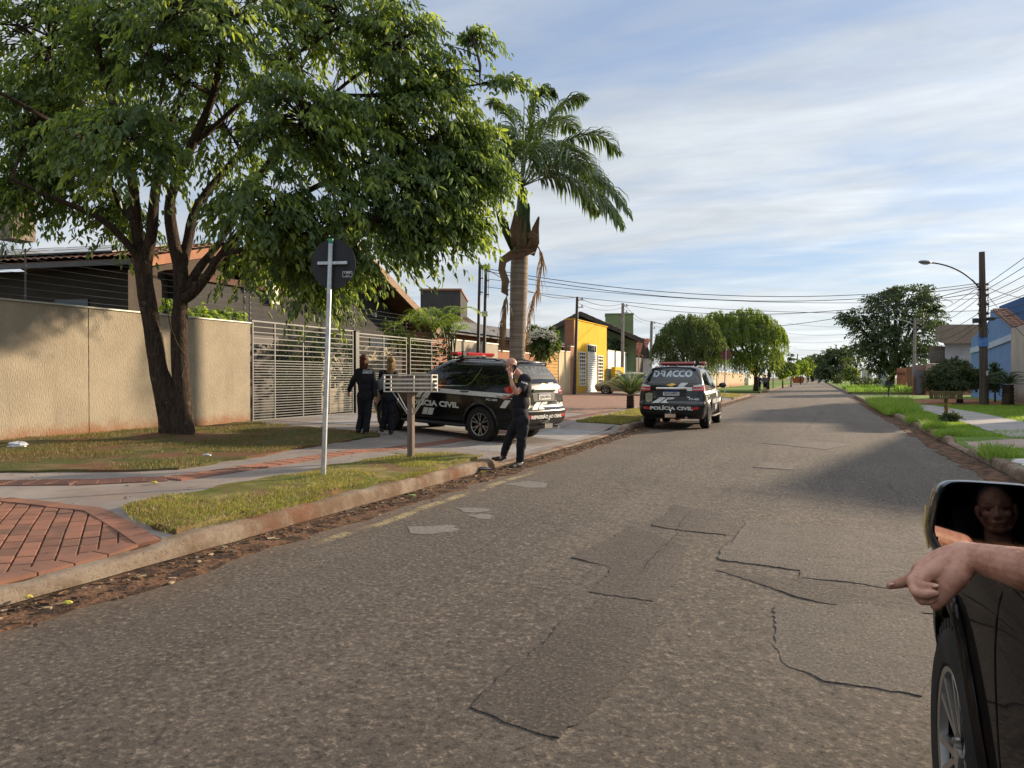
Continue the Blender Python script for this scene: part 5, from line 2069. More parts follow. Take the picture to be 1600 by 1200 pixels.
# drooping trees along the left kerb
def weeping(name, label, base, lobes, n, mats, trunk_r, seed, leaf=.17, strand=(0.7, 2.3)):
    base = Vector(base)
    r = np.random.default_rng(seed)
    t = thing(name, label, 'tree', base, group=None)
    tot = sum(l[5] for l in lobes)
    PS, AS, NS, LS, WS, MS = [], [], [], [], [], []
    for (px, py, d, hw, hh, sh) in lobes:
        c = np.array(at(px, py, d))
        k = int(n * sh / tot)
        dr = rand_dirs(r, k)
        dr[:, 2] = np.abs(dr[:, 2]) * .95 - .18
        loc = dr * (r.uniform(.35, 1, k) ** .4)[:, None]
        st = c + np.outer(loc[:, 0] * hw, np.array(RGT)) + np.outer(loc[:, 1] * hw, np.array(FWD)) + np.outer(loc[:, 2] * hh, [0, 0, 1.0])
        o2 = unit(np.column_stack((st[:, 0] - c[0], st[:, 1] - c[1], np.zeros(k))))
        ln = r.uniform(strand[0], strand[1], k)
        m = 16
        u = np.tile(np.arange(m) / m, k) + r.uniform(0, .06, k * m)
        S, O, LL = np.repeat(st, m, 0), np.repeat(o2, m, 0), np.repeat(ln, m)
        p = S + O * (.35 * np.sqrt(u) * LL * .6)[:, None] + np.array([0, 0, 1.0]) * (LL * (.12 * np.sin(u * 3) - u * u * .55 - u * .4))[:, None]
        p += r.normal(0, .03, p.shape)
        PS.append(p)
        AS.append(O * .3 + np.array([0, 0, -1.0]) + r.normal(0, .38, p.shape))
        NS.append(O + r.normal(0, .6, p.shape))
        LS.append(leaf * r.uniform(.7, 1.4, k * m))
        WS.append(leaf * .34 * r.uniform(.7, 1.3, k * m))
        MS.append(np.minimum((np.repeat(r.random(k), m) * len(mats) * .8 + r.random(k * m) * .4).astype(int), len(mats) - 1))
    leaf_mesh('crown', np.vstack(PS) - np.array(base), np.vstack(AS), np.vstack(NS), np.concatenate(LS), np.concatenate(WS), mats, t, np.concatenate(MS))
    m = MB()
    lo = [Vector(at(l[0], l[1], l[2])) - base for l in lobes]
    sp = Vector((0, 0, min(l.z for l in lo) * .45))
    m.tube([Vector((0, 0, -.15)), sp * .5 + Vector((.05, 0, 0)), sp], [trunk_r * 1.3, trunk_r, trunk_r * .85], 9)
    for l, o in zip(lobes, lo):
        mm = sp.lerp(o, .5) + Vector((0, 0, .2 * (o - sp).length))
        m.tube([sp, mm, o], [trunk_r * .6, trunk_r * .4, trunk_r * .15], 6)
    m.build('trunk', M_BARKD, t, smooth=60)
    return t


weeping('drooping_tree', 'dark green drooping tree behind the roof of the far police vehicle', gpt(1075, 50, .2),
        [(1055, 535, 50, 1.5, 2.0, 3), (1092, 530, 50, 1.7, 2.3, 4), (1070, 512, 51, 1.5, 1.4, 2.5), (1035, 545, 50, .7, 1.2, .9), (1075, 562, 50, 1.9, 1.0, 2), (1112, 550, 51, 1.2, 1.6, 2)], 1500, LF_MID[:1] + LF_DARK[1:], .17, 31, .16, (.5, 1.5))
weeping('drooping_tree', 'tall bright green drooping tree past the stop sign', gpt(1181, 70, .2),
        [(1150, 525, 69, 2.6, 2.5, 4), (1185, 520, 70, 2.4, 2.6, 4), (1165, 500, 70, 2.3, 1.7, 3), (1130, 515, 70, 1.9, 2.0, 3), (1212, 530, 70, 1.0, 2.0, 1.6), (1120, 500, 70, 1.4, 1.3, 1.3), (1115, 535, 70, 1.6, 2.2, 2), (1140, 560, 69, 2.0, 1.4, 2), (1185, 555, 69, 2.2, 1.4, 2)],
        2100, [LF_LITE[1], LF_MID[1], LF_MID[0]], .24, 32, .22, (.7, 2.2))
leafy('shade_tree', 'low dark tree tucked under the bright drooping tree', 'tree', gpt(1200, 82, .2),
      [(1195, 568, 82, 2.4, 1.3, 3), (1220, 563, 83, 1.7, 1.2, 2)], 260, .30, .13, LF_DARK, .16, seed=33, per=9, tw_len=.7)
# clipped rounds and trees further along the left kerb
for k, (px, py, d, hw, hh, lb) in enumerate(((1223, 579, 100, 1.0, .9, 'bright clipped bush nearest beyond the drooping tree'), (1236, 576, 110, 1.1, 1.0, 'small round light green tree before the orange skip'),
                                            (1251, 573, 150, 1.9, 1.7, 'rounded light green tree over the orange skip'), (1261, 571, 190, 2.2, 2.4, 'darker rounded tree behind the orange skip'),
                                            (1268, 577, 230, 2.2, 2.0, 'farthest small round tree on the left kerb'))):
    leafy('round_tree', lb, 'tree', gpt(px, d, .15), [(px, py, d, hw, hh, 1)], 240, .16 + d * .0012, .08 + d * .0006, LF_LITE if k < 3 else LF_MID, .09, seed=40 + k, per=9, tw_len=.3 + d * .001, holes=-.6)
leafy('far_tree', 'tall far dark tree at the end of the left side', 'tree', gpt(1270, 260, .1), [(1267, 572, 260, 4.5, 4.2, 1), (1276, 566, 262, 4, 4.0, 1)], 420, .75, .4, LF_DARK, .4, seed=47, per=9, tw_len=1.4, scale_noise=.3)
# far trees on the right
leafy('far_tree', 'broad dark round tree closing the right side of the street', 'tree', gpt(1306, 170, .1),
      [(1300, 570, 170, 3.6, 3.6, 3), (1316, 566, 172, 3.6, 4.0, 3), (1308, 555, 172, 3.2, 2.4, 2), (1290, 580, 168, 2.4, 2.0, 1.4)], 900, .5, .28, LF_DARK, .4, seed=50, per=10, tw_len=1.1, scale_noise=.4)
leafy('far_tree', 'thin bare crowned tree between the two dark trees', 'tree', gpt(1336, 150, .1), [(1335, 560, 150, 2.6, 3.2, 1), (1344, 550, 150, 2.2, 2.2, 1)], 120, .45, .2, LF_DARK, .22, seed=51, per=7, tw_len=1.0)
leafy('round_tree', 'clipped ball shaped bush before the dark trees on the right', 'tree', gpt(1330, 110, .15), [(1330, 583, 110, 1.15, 1.15, 1)], 420, .2, .1, LF_MID, .1, seed=52, per=9, tw_len=.3, holes=-.9)
leafy('bush', 'low dark bush beside the clipped ball on the right', 'bush', gpt(1314, 120, .1), [(1316, 589, 120, 1.0, .8, 1), (1308, 592, 122, .8, .6, 1)], 160, .25, .12, LF_DARK, .06, seed=53, per=8)
leafy('bush', 'dark hedge like bush behind the weeds on the far corner', 'bush', gpt(1345, 105, .1), [(1345, 594, 105, 1.4, .7, 1), (1362, 595, 108, 1.4, .6, 1)], 200, .25, .12, LF_DARK, .06, seed=54, per=8)
# the large layered tree on the right
leafy('layered_tree', 'tall dark tree with a wide layered crown behind the lamp poles', 'tree', gpt(1392, 88, .15),
      [(1345, 492, 86, 2.6, 1.0, 2), (1385, 470, 88, 3.0, 1.2, 3), (1420, 458, 90, 3.2, 1.1, 3), (1448, 470, 88, 2.4, 1.0, 2), (1360, 515, 86, 3.2, 1.2, 3), (1405, 500, 86, 3.8, 1.6, 4),
       (1445, 500, 88, 2.6, 1.4, 2.4), (1355, 545, 86, 2.8, 1.2, 2.4), (1395, 540, 85, 3.6, 2.0, 4), (1432, 535, 86, 3.0, 2.0, 3), (1328, 500, 86, 1.2, .6, .7), (1372, 572, 86, 1.4, 1.2, 1.2),
       (1420, 565, 84, 2.4, 1.8, 2), (1460, 482, 88, 1.2, .6, .8), (1402, 452, 89, 1.6, .6, 1)],
      3300, .27, .13, LF_DARK, .42, seed=55, per=11, tw_len=.9, droop=.3, holes=-.24, scale_noise=.45, stems=[(0, 0), (-.3, .2)])

# ---------------------------------------------------------------- bushes nearer by
leafy('spreading_bush', 'wide dark green flat topped bush left of the wooden pole', 'bush', gpt(1500, 36, .18),
      [(1470, 586, 35.5, .7, .65, 2), (1492, 580, 36, .8, .75, 3), (1518, 590, 36.5, .75, .55, 2), (1455, 597, 36, .35, .3, .8), (1485, 600, 35.4, .8, .35, 2), (1540, 596, 37, .7, .5, 1.6)],
      2300, .085, .038, LF_DARK, .06, seed=60, per=14, tw_len=.28, holes=-.7, stems=[(0, 0), (.12, .05), (-.1, .1)])
leafy('flowering_shrub', 'round white flowering shrub right of the palm trunk', 'shrub', gpt(846, 33.5, .35),
      [(842, 530, 33.5, .55, .6, 2), (858, 528, 33.5, .5, .55, 2), (848, 545, 33.3, .6, .5, 2), (836, 517, 33.6, .35, .35, 1)], 420, .14, .06, LF_DARK[1:] + LF_MID[:1], .05, seed=61, per=12, tw_len=.3, holes=-.8)
fl = bpy.data.objects['flowering_shrub']
bmq = MB()
rf_ = random.Random(4)
for k in range(70):
    a, b = rf_.uniform(-1, 1), rf_.random()
    p = at(847 + a * 22, 514 + (a * a) * 14 + b * 16 - 4, 33.1 - .3 * rf_.random()) - fl.location
    for j in range(6):
        q = p + Vector((rf_.gauss(0, .05), rf_.gauss(0, .05), rf_.gauss(0, .04)))
        bmq.ell(q, (.035, .035, .025), 5, 3)
bmq.build('blossoms', pm('white_blossom', (.70, .68, .60), (.55, .56, .42), 9, .8, .2), fl)
leafy('garden_tree', 'dark green tree behind the pale blue sheet metal gate wall', 'tree', gpt(962, 59, .3), [(956, 541, 57, .8, .9, 1), (970, 543, 57.5, 1.0, .9, 1)], 170, .22, .1, LF_DARK, .08, seed=66, per=10, tw_len=.4)
leafy('hedge', 'fresh green plants growing behind the beige wall between the tree trunks', 'hedge', (-15, 12, .2),
      [(262, 487, 17.6, .35, .35, 1), (300, 490, 18.2, .5, .25, 1.5), (320, 492, 18.6, .5, .2, 1), (356, 495, 19.6, .6, .3, 1)], 170, .13, .06, LF_LITE, .03, seed=62, per=10, tw_len=.25)
leafy('garden_tree', 'dark yard tree behind the slatted gate under the big crown', 'tree', at(520, 600, 24.5),
      [(692, 560, 30.5, .8, .9, 1.6), (660, 562, 28.5, .7, .8, 1.2), (480, 545, 24, 1.1, .9, 2), (530, 560, 24.5, 1.2, .9, 2), (470, 590, 23.5, .9, .7, 1)], 330, .15, .06, LF_DARK, .06, seed=63, per=10, tw_len=.4)
leafy('garden_tree', 'green plants on top of the fence wall right of the gable', 'tree', gpt(622, 30, 2.5),
      [(610, 512, 29, .6, .5, 1), (632, 528, 29.4, .7, .4, 1)], 150, .13, .05, LF_MID, .05, seed=64, per=10, tw_len=.3)


# ---------------------------------------------------------------- palms and cycads
def fronds(name, parent, base, items, mats, leaflet, lw, n=46, droop=1.0, stiff=False, rach=.02, rmat=None, seed=1, wob=.1):
    """items: list of curves (3-4 world points). One part per frond."""
    r = np.random.default_rng(seed)
    base = Vector(base)
    for it in items:
        pts = [Vector(p) for p in it]
        m = 26
        cv = []
        for i in range(m + 1):
            u = i / m * (len(pts) - 1)
            k = min(int(u), len(pts) - 2)
            t = u - k
            a, b = pts[k], pts[k + 1]
            p0 = pts[k - 1] if k else a - (b - a)
            p3 = pts[k + 2] if k + 2 < len(pts) else b + (b - a)
            cv.append(0.5 * ((2 * a) + (b - p0) * t + (2 * p0 - 5 * a + 4 * b - p3) * t * t + (3 * a - p0 - 3 * b + p3) * t ** 3))
        C = np.array([list(c) for c in cv])
        u = np.linspace(.16, 1.0, n)
        idx = u * m
        i0 = np.minimum(idx.astype(int), m - 1)
        f = (idx - i0)[:, None]
        P = C[i0] * (1 - f) + C[i0 + 1] * f
        D = unit(C[i0 + 1] - C[i0])
        S = unit(np.cross(D, [0, 0, 1.0]) + 1e-6)
        V, F = [], []
        prof = np.clip(np.sin(np.pi * (u * .86 + .10)) * 1.15, .25, 1)
        vs, fs = [], []
        for s in (-1, 1):
            for j in range(n):
                L = leaflet * prof[j] * r.uniform(.8, 1.15)
                d0 = D[j] * (.75 if not stiff else .55) + S[j] * s * .85 + np.array([0, 0, .25 if not stiff else .35]) + r.normal(0, wob, 3)
                d0 /= np.linalg.norm(d0)
                p = P[j]
                dn = np.array([0, 0, -1.0])
                side = np.cross(d0, [0, 0, 1.0])
                side = side / max(1e-6, np.linalg.norm(side))
                w = lw * r.uniform(.8, 1.2)
                q1 = p + d0 * L * .45 + dn * L * .10 * droop
                q2 = p + d0 * L * .78 + dn * L * .42 * droop
                q3 = p + d0 * L * .88 + dn * L * .80 * droop
                b = len(vs)
                upv = np.cross(side, d0)
                vs += [p - side * w * .3, p + side * w * .3, q1 - side * w * .5 + upv * w * .25, q1 + side * w * .5 + upv * w * .25, q2 - side * w * .36, q2 + side * w * .36, q3]
                fs += [(b, b + 1, b + 3, b + 2), (b + 2, b + 3, b + 5, b + 4), (b + 4, b + 5, b + 6)]
        mb = MB()
        off = np.array(base)
        mb.add([tuple(v - off) for v in vs], fs)
        mb.cur = 1
        mb.tube([c - base for c in cv], [rach * (1 - .85 * i / m) + .003 for i in range(m + 1)], 5, caps=False)
        mb.m = [0 if i < len(fs) else 1 for i in range(len(mb.f))]
        mb.build(name, [mats[int(r.random() * len(mats))], rmat or M_RACH], parent)


M_RACH = pm('frond_rib', (.11, .14, .045), (.08, .10, .035), 4, .5, .4)
LF_PALM = [leafmat('palm_leaf', (.06, .10, .035), (.045, .078, .03), .34, .33), leafmat('palm_leaf_b', (.085, .135, .036), (.06, .10, .03), .4, .33)]
M_DEADF = [leafmat('dead_frond', (.27, .175, .10), (.19, .12, .07), .25, .8)]
M_DEADR = pm('dead_rib', (.25, .16, .09), (.17, .11, .065), 4, .8, .2)
PD = 22.0
PB = at(811, 590, PD)
PB.z = gz(PB.x, PB.y)
rp = thing('royal_palm', 'tall royal palm with grey ringed trunk and shredded brown sheaths', 'palm', PB)
pp = lambda px, py, dd=0.0: at(px, py, PD + dd)
prof = [(800, 618, 13), (808, 560, 12.2), (809, 520, 12.8), (810, 470, 13.4), (811, 430, 13.9), (812, 398, 13.2)]
m = MB()
pts, rad = [], []
for i in range(61):
    u = i / 60 * (len(prof) - 1)
    k = min(int(u), len(prof) - 2)
    t = u - k
    a, b = prof[k], prof[k + 1]
    q = pp(811 if k < 1 else a[0] + (b[0] - a[0]) * t, a[1] + (b[1] - a[1]) * t) - PB
    pts.append(q)
    rad.append((a[2] + (b[2] - a[2]) * t) * PD / FPX * (1.0 + (.022 if i % 2 else -.012)))
m.tube(pts, rad, 20)
M_PTRUNK = NT('palm_trunk')
_v = M_PTRUNK.mapping(scale=(.5, .5, 9))
_f = M_PTRUNK.noise(1.6, 5, .6, vec=_v)
M_PTRUNK = M_PTRUNK.set(M_PTRUNK.mix(M_PTRUNK.ramp(_f, .38, .62), (.30, .245, .195), (.20, .16, .125)), .9, .2, normal=M_PTRUNK.bump(M_PTRUNK.noise(2.5, 5, .6, vec=_v), .6, .04))
m.build('trunk', M_PTRUNK, rp, smooth=60)
m = MB()
m.tube([pp(812, 400) - PB, pp(813, 375) - PB, pp(815, 345) - PB, pp(816, 318) - PB, pp(816, 295) - PB], [.27, .25, .21, .165, .13], 16)
m.build('crownshaft', pm('crownshaft_green', (.10, .15, .045), (.075, .11, .035), 3, .4, .4, stretch=(5, 5, .4)), rp, smooth=60)


def blade(pts, ws, n_up, mat, name='sheath', fold=.25):
    """A curved sheet along pts with half widths ws."""
    P = [Vector(p) for p in pts]
    vs, fs = [], []
    for i, p in enumerate(P):
        d = (P[min(i + 1, len(P) - 1)] - P[max(i - 1, 0)]).normalized()
        s = d.cross(n_up).normalized()
        u = s.cross(d)
        for k in (-1, -.5, 0, .5, 1):
            vs.append(p + s * ws[i] * k + u * ws[i] * fold * (k * k) * 1.6)
    for i in range(len(P) - 1):
        for k in range(4):
            a = i * 5 + k
            fs.append((a, a + 1, a + 6, a + 5))
    mb = MB()
    mb.add([v - PB for v in vs], fs)
    o = mb.build(name, mat, rp, smooth=60)
    s_ = o.modifiers.new('thick', 'SOLIDIFY')
    s_.thickness = .012
    return o


M_SHB = pm('dry_sheath', (.25, .165, .10), (.14, .085, .055), 2.2, .8, .25, bump=.4, bscale=14, stretch=(1, 1, .3))
M_SHG = leafmat('green_sheath', (.085, .13, .045), (.06, .095, .035), .2, .4)
toward = -FWD
blade([pp(800, 394, -.1), pp(793, 372, -.15), pp(785, 350, -.2), pp(780, 338, -.2), pp(779, 330, -.2)], [.03, .12, .17, .10, .01], RGT * .6 + toward, M_SHG)
blade([pp(820, 395, -.25), pp(823, 370, -.3), pp(822, 345, -.3), pp(825, 325, -.3), pp(826, 318, -.3)], [.14, .15, .11, .06, .01], toward, M_SHG)
blade([pp(815, 398, -.3), pp(814, 372, -.34), pp(816, 350, -.3), pp(818, 338, -.28)], [.15, .16, .13, .03], toward, M_SHB)
blade([pp(826, 397, -.25), pp(834, 378, -.3), pp(836, 358, -.32), pp(842, 339, -.35)], [.17, .16, .11, .02], toward + RGT * .4, M_SHB)
blade([pp(805, 385, -.25), pp(803, 365, -.28), pp(806, 345, -.22), pp(805, 330, -.2)], [.10, .14, .10, .02], toward - RGT * .3, M_SHB)
blade([pp(835, 392, -.25), pp(818, 396, -.36), pp(800, 399, -.32), pp(786, 408, -.3), pp(784, 422, -.3), pp(790, 440, -.3), pp(788, 456, -.28), pp(794, 462, -.28)], [.05, .12, .13, .12, .10, .11, .09, .01], toward, M_SHB, fold=.5)
blade([pp(822, 372, -.34), pp(830, 366, -.4), pp(838, 372, -.4), pp(834, 384, -.38)], [.06, .10, .09, .02], toward, M_SHB)
cr = (816, 292)
items = []
for pts_ in ([(cr[0], cr[1], 0), (858, 262, -.2), (905, 262, -.5), (950, 292, -.8), (984, 336, -1.0)],
             [(cr[0], cr[1], 0), (850, 245, .2), (895, 217, .5), (937, 213, .8), (968, 240, 1.0)],
             [(cr[0], cr[1], 0), (838, 232, .3), (862, 180, .7), (890, 158, .9), (915, 156, 1.1)],
             [(cr[0], cr[1], 0), (860, 272, -.6), (905, 288, -1.2), (945, 318, -1.6), (970, 352, -1.8)],
             [(cr[0], cr[1], 0), (812, 230, .3), (800, 185, .6), (785, 165, .9), (765, 165, 1.2)],
             [(cr[0], cr[1], 0), (790, 250, -.3), (765, 240, -.7), (742, 258, -1.0), (728, 292, -1.2)],
             [(cr[0], cr[1], 0), (822, 240, -.9), (826, 225, -1.8), (822, 240, -2.6), (820, 275, -3.1)],
             [(cr[0], cr[1], 0), (845, 245, -.8), (870, 228, -1.7), (893, 238, -2.3), (905, 268, -2.7)],
             [(cr[0], cr[1], 0), (838, 225, .9), (855, 192, 1.7), (880, 190, 2.4), (900, 205, 2.9)],
             [(cr[0], cr[1], 0), (795, 235, .9), (775, 205, 1.7), (752, 205, 2.4), (735, 225, 2.8)],
             [(cr[0], cr[1], 0), (785, 268, -.9), (760, 265, -1.8), (742, 285, -2.4), (735, 318, -2.7)],
             [(cr[0], cr[1], 0), (850, 265, .9), (890, 255, 1.8), (922, 272, 2.4), (945, 302, 2.7)],
             [(cr[0], cr[1], 0), (825, 225, .2), (832, 175, .2), (846, 150, .1), (862, 142, 0)],
             [(cr[0], cr[1], 0), (800, 245, -.6), (788, 215, -1.2), (772, 205, -1.6), (756, 218, -1.9)],
             [(cr[0], cr[1], 0), (842, 255, .4), (880, 245, .9), (918, 258, 1.3), (940, 285, 1.5)],
             [(cr[0], cr[1], 0), (855, 278, .3), (890, 285, .6), (918, 305, .8), (935, 332, .9)],
             [(cr[0], cr[1], 0), (795, 265, .4), (770, 252, .9), (748, 262, 1.2), (735, 290, 1.4)]):
    items.append([pp(*p) for p in pts_])
fronds('frond', rp, PB, items, LF_PALM, .92, .06, 84, .75, seed=71, wob=.16)
m = MB()
m.tube([pp(816, 295) - PB, pp(818, 220) - PB, pp(819, 150) - PB], [.05, .03, .006], 8)
m.build('spear_leaf', LF_PALM[1], rp, smooth=60)
items = [[pp(832, 372, -.3), pp(846, 400, -.35), pp(843, 440, -.36), pp(830, 480, -.35), pp(820, 545, -.34)],
         [pp(794, 452, -.3), pp(790, 475, -.32), pp(786, 505, -.33), pp(784, 545, -.34)],
         [pp(826, 395, -.25), pp(838, 430, -.38), pp(834, 475, -.40), pp(823, 520, -.38)]]
fronds('dead_frond', rp, PB, items[:2], M_DEADF, .32, .03, 44, 1.9, seed=72, rmat=M_DEADR, wob=.3)


def cycad(name, label, base, trunk_h, trunk_r, n, length, mats, seed, tmat=None, leaflet=.16, up=(.2, 1.2)):
    base = Vector(base)
    t = thing(name, label, 'cycad', base)
    r = random.Random(seed)
    m = MB()
    k = 11
    pts = [Vector((0, 0, -.05 + trunk_h * i / k)) for i in range(k + 1)]
    m.tube(pts, [trunk_r * (1 + (.10 if i % 2 else -.06)) * (1 - .12 * i / k) for i in range(k + 1)], 12)
    m.build('trunk', tmat or M_BARKD, t, smooth=50)
    its = []
    c = base + Vector((0, 0, trunk_h))
    for i in range(n):
        a = i * 2.39996 + r.uniform(-.2, .2)
        e = up[0] + (up[1] - up[0]) * ((i + .5) / n) ** .8
        L = length * r.uniform(.85, 1.1)
        h = Vector((math.cos(a), math.sin(a), 0))
        its.append([c, c + (h * math.cos(e) + Vector((0, 0, math.sin(e)))) * L * .38,
                    c + (h * math.cos(e * .82) + Vector((0, 0, math.sin(e * .82)))) * L * .72,
                    c + (h * math.cos(e * .5) + Vector((0, 0, math.sin(e * .5)))) * L])
    fronds('frond', t, base, its, mats, leaflet, .022, 30, .25, True, .014, seed=seed, wob=.05)
    return t


LF_CYC = [leafmat('cycad_leaf', (.06, .10, .033), (.045, .075, .026), .25, .35), leafmat('cycad_leaf_b', (.15, .22, .04), (.11, .165, .034), .4, .35)]
cb = gpt(985, 29.5, 0)
cb.z = gz(cb.x, cb.y)
cycad('cycad', 'spiky green cycad on the verge beside the far police vehicle', cb, .60, .17, 42, 1.45, LF_CYC, 81, leaflet=.24)
sb = gpt(1575, 33.2, .2)
cycad('cycad', 'dark sago cycad on a thick stubby trunk right of the wooden pole', sb, 1.0, .25, 30, .85, LF_CYC[:1], 82, leaflet=.14, up=(-.1, 1.35))
leafy('bush', 'dark shrub between the wooden pole and the sago cycad', 'bush', gpt(1555, 37, .2), [(1556, 590, 37, .45, .7, 1), (1553, 575, 37, .2, .4, .5)], 160, .1, .05, LF_DARK, .04, seed=83, per=10, tw_len=.25)
for k, (px, py, d, h_, n_, sp_, lb) in enumerate(((672, 530, 28.5, 1.7, 15, 1.0, 'feathery green palm clump over the slatted fence'), (705, 528, 29.5, 1.5, 13, .9, 'smaller feathery palm clump nearer the dark posts'))):
    b = at(px, py, d)
    b.z = .4
    t = thing('feathery_palm', lb, 'palm', b)
    rr = random.Random(90 + k)
    zt = at(px, py, d).z - .4
    m = MB()
    for j in range(5):
        m.tube([Vector((rr.gauss(0, .2), rr.gauss(0, .2), -.1)), Vector((rr.gauss(0, .2), rr.gauss(0, .2), zt))], [.05, .03], 7)
    m.build('stems', pm('palm_stem', (.14, .15, .06), None, 5), t, smooth=60)
    its = []
    for j in range(n_):
        a = rr.uniform(0, 6.28)
        e = rr.uniform(.5, 1.35)
        L = h_ * rr.uniform(.8, 1.2)
        hd = Vector((math.cos(a), math.sin(a), 0))
        c = b + Vector((rr.gauss(0, .2), rr.gauss(0, .2), zt))
        its.append([c, c + (hd * math.cos(e) + Vector((0, 0, math.sin(e)))) * L * .5, c + hd * L * .75 * math.cos(e * .6) + Vector((0, 0, L * .72 * math.sin(e))), c + hd * L * math.cos(e * .35) + Vector((0, 0, L * .55 * math.sin(e)))])
    fronds('frond', t, b, its, LF_LITE, .42, .03, 34, .55, seed=93 + k)
# palm tips entering at the left edge
b = at(-40, 370, 15.5)
b.z = .2
t = thing('feathery_palm', 'drooping palm leaves entering at the left edge before the chimney house', 'palm', b)
m = MB()
m.tube([Vector((0, 0, -.1)), Vector((0, 0, at(-40, 340, 15.5).z - .2))], [.09, .07], 9)
m.build('stems', M_BARKD, t, smooth=60)
P3 = lambda px, py, d: at(px, py, d)
fronds('frond', t, b, [[P3(-40, 335, 15.5), P3(-15, 325, 15.2), P3(15, 335, 15), P3(40, 360, 14.9)], [P3(-40, 335, 15.5), P3(-20, 345, 15.2), P3(0, 365, 15), P3(15, 395, 14.9)], [P3(-40, 335, 15.5), P3(-60, 315, 15.5), P3(-90, 320, 15.5), P3(-110, 345, 15.5)]],
       [leafmat('frond_olive', (.12, .13, .05), (.09, .10, .04), .35, .5)], .55, .03, 30, 1.2, seed=99)
# ------------------------------------------------------------------ vehicles
M_PAINT = NT('black_car_paint').set((0.0045, 0.0047, 0.0055), 0.25, 0.3, coat=.6)
M_TRIMB = pm('black_plastic', (.016, .016, .017), (.022, .022, .023), 20, .6, .35, bump=.2, bscale=200, bdist=.002)
M_TINT = NT('tinted_glass').set((0.004, 0.005, 0.006), 0.03, 0.65)
M_TYRE = pm('tyre_rubber', (.017, .016, .015), (.03, .026, .023), 8, .85, .25, bump=.3, bscale=60)
M_RIMB = NT('rim_black').set((0.012, .012, .013), .3, .5)
M_RIMS = NT('rim_machined').set((0.40, .385, .36), .28, .5, .85)
M_CHR = NT('chrome').set((0.72, .72, .72), .10, .5, 1.0)
M_DWHITE = pm('decal_white', (.60, .60, .56), (.52, .52, .49), 8, .5, .4)
M_LETDIM = pm('lettering_dimmed', (.13, .145, .16), (.10, .115, .13), 8, .4, .4)  # same rear-window lettering, its colour dimmed for grazing view and reflections
M_DGREY = pm('decal_grey_film', (.055, .062, .07), (.045, .05, .058), 8, .35, .5)
M_LRED = NT('red_lens').set((0.42, .012, .010), .12, .6, coat=.6)
M_LCLR = NT('clear_lens').set((0.50, .47, .45), .12, .6, coat=.6)
M_GOLD = NT('gold_emblem').set((0.55, .33, .08), .3, .5, .8)
M_OLIVE = pm('badge_olive', (.36, .33, .13), (.28, .26, .10), 20, .4, .4)
M_BADGE = pm('badge_blue', (.12, .15, .19), (.3, .28, .2), 40, .4, .4)
M_SEAM = NT('panel_gap').set((0.002, .002, .002), .9, .1)
M_LETD = NT('dark_lettering').set((0.015, .02, .05), .6, .3)
M_PBLUE = NT('plate_blue').set((0.01, .03, .16), .5, .4)


def interp(tab, z):
    """Catmull-Rom through (z, v) rows."""
    n = len(tab)
    if z <= tab[0][0]:
        return tab[0][1]
    for i in range(n - 1):
        if z <= tab[i + 1][0]:
            (z0, a), (z1, b) = tab[i], tab[i + 1]
            t = (z - z0) / (z1 - z0)
            pm1 = (tab[i][1] - tab[i - 1][1]) / (tab[i][0] - tab[i - 1][0]) if i else (b - a) / (z1 - z0)
            pp1 = (tab[i + 2][1] - b) / (tab[i + 2][0] - z1) if i + 2 < n else (b - a) / (z1 - z0)
            s = (b - a) / (z1 - z0)
            lim = lambda m: 0 if m * s <= 0 else math.copysign(min(abs(m), 3 * abs(s)), s)
            m0, m1 = lim((pm1 + s) / 2) * (z1 - z0), lim((pp1 + s) / 2) * (z1 - z0)
            h = t * t * (3 - 2 * t)
            return a + (b - a) * h + m0 * (t ** 3 - 2 * t * t + t) + m1 * (t ** 3 - t * t)
    return tab[-1][1]


SUV = dict(
    rear=[(.36, -2.36), (.44, -2.50), (.58, -2.56), (.72, -2.56), (.80, -2.50), (.95, -2.475), (1.15, -2.45), (1.30, -2.40), (1.5, -2.27), (1.66, -2.13), (1.73, -2.06), (1.775, -1.90), (1.81, -1.5), (1.83, -.9)],
    front=[(.30, 2.10), (.42, 2.27), (.60, 2.33), (.80, 2.31), (.92, 2.24), (1.00, 2.10), (1.045, 1.80), (1.09, 1.40), (1.13, 1.10), (1.20, .96), (1.35, .72), (1.5, .48), (1.65, .20), (1.73, .02), (1.775, -.15), (1.81, -.45), (1.83, -.8)],
    half=[(.30, .84), (.42, .895), (.55, .92), (.72, .935), (.90, .94), (1.02, .93), (1.12, .905), (1.20, .885), (1.35, .845), (1.5, .80), (1.62, .755), (1.70, .715), (1.755, .655), (1.79, .55), (1.815, .40), (1.83, .2)],
    rr=[(.3, .22), (.6, .20), (1.0, .20), (1.3, .22), (1.6, .24), (1.75, .25), (1.83, .15)],
    rf=[(.3, .42), (.6, .45), (.95, .45), (1.05, .42), (1.2, .36), (1.5, .32), (1.7, .3), (1.83, .15)],
    axle=(1.42, -1.425), arch=.425, zlo=.30, zhi=1.83)
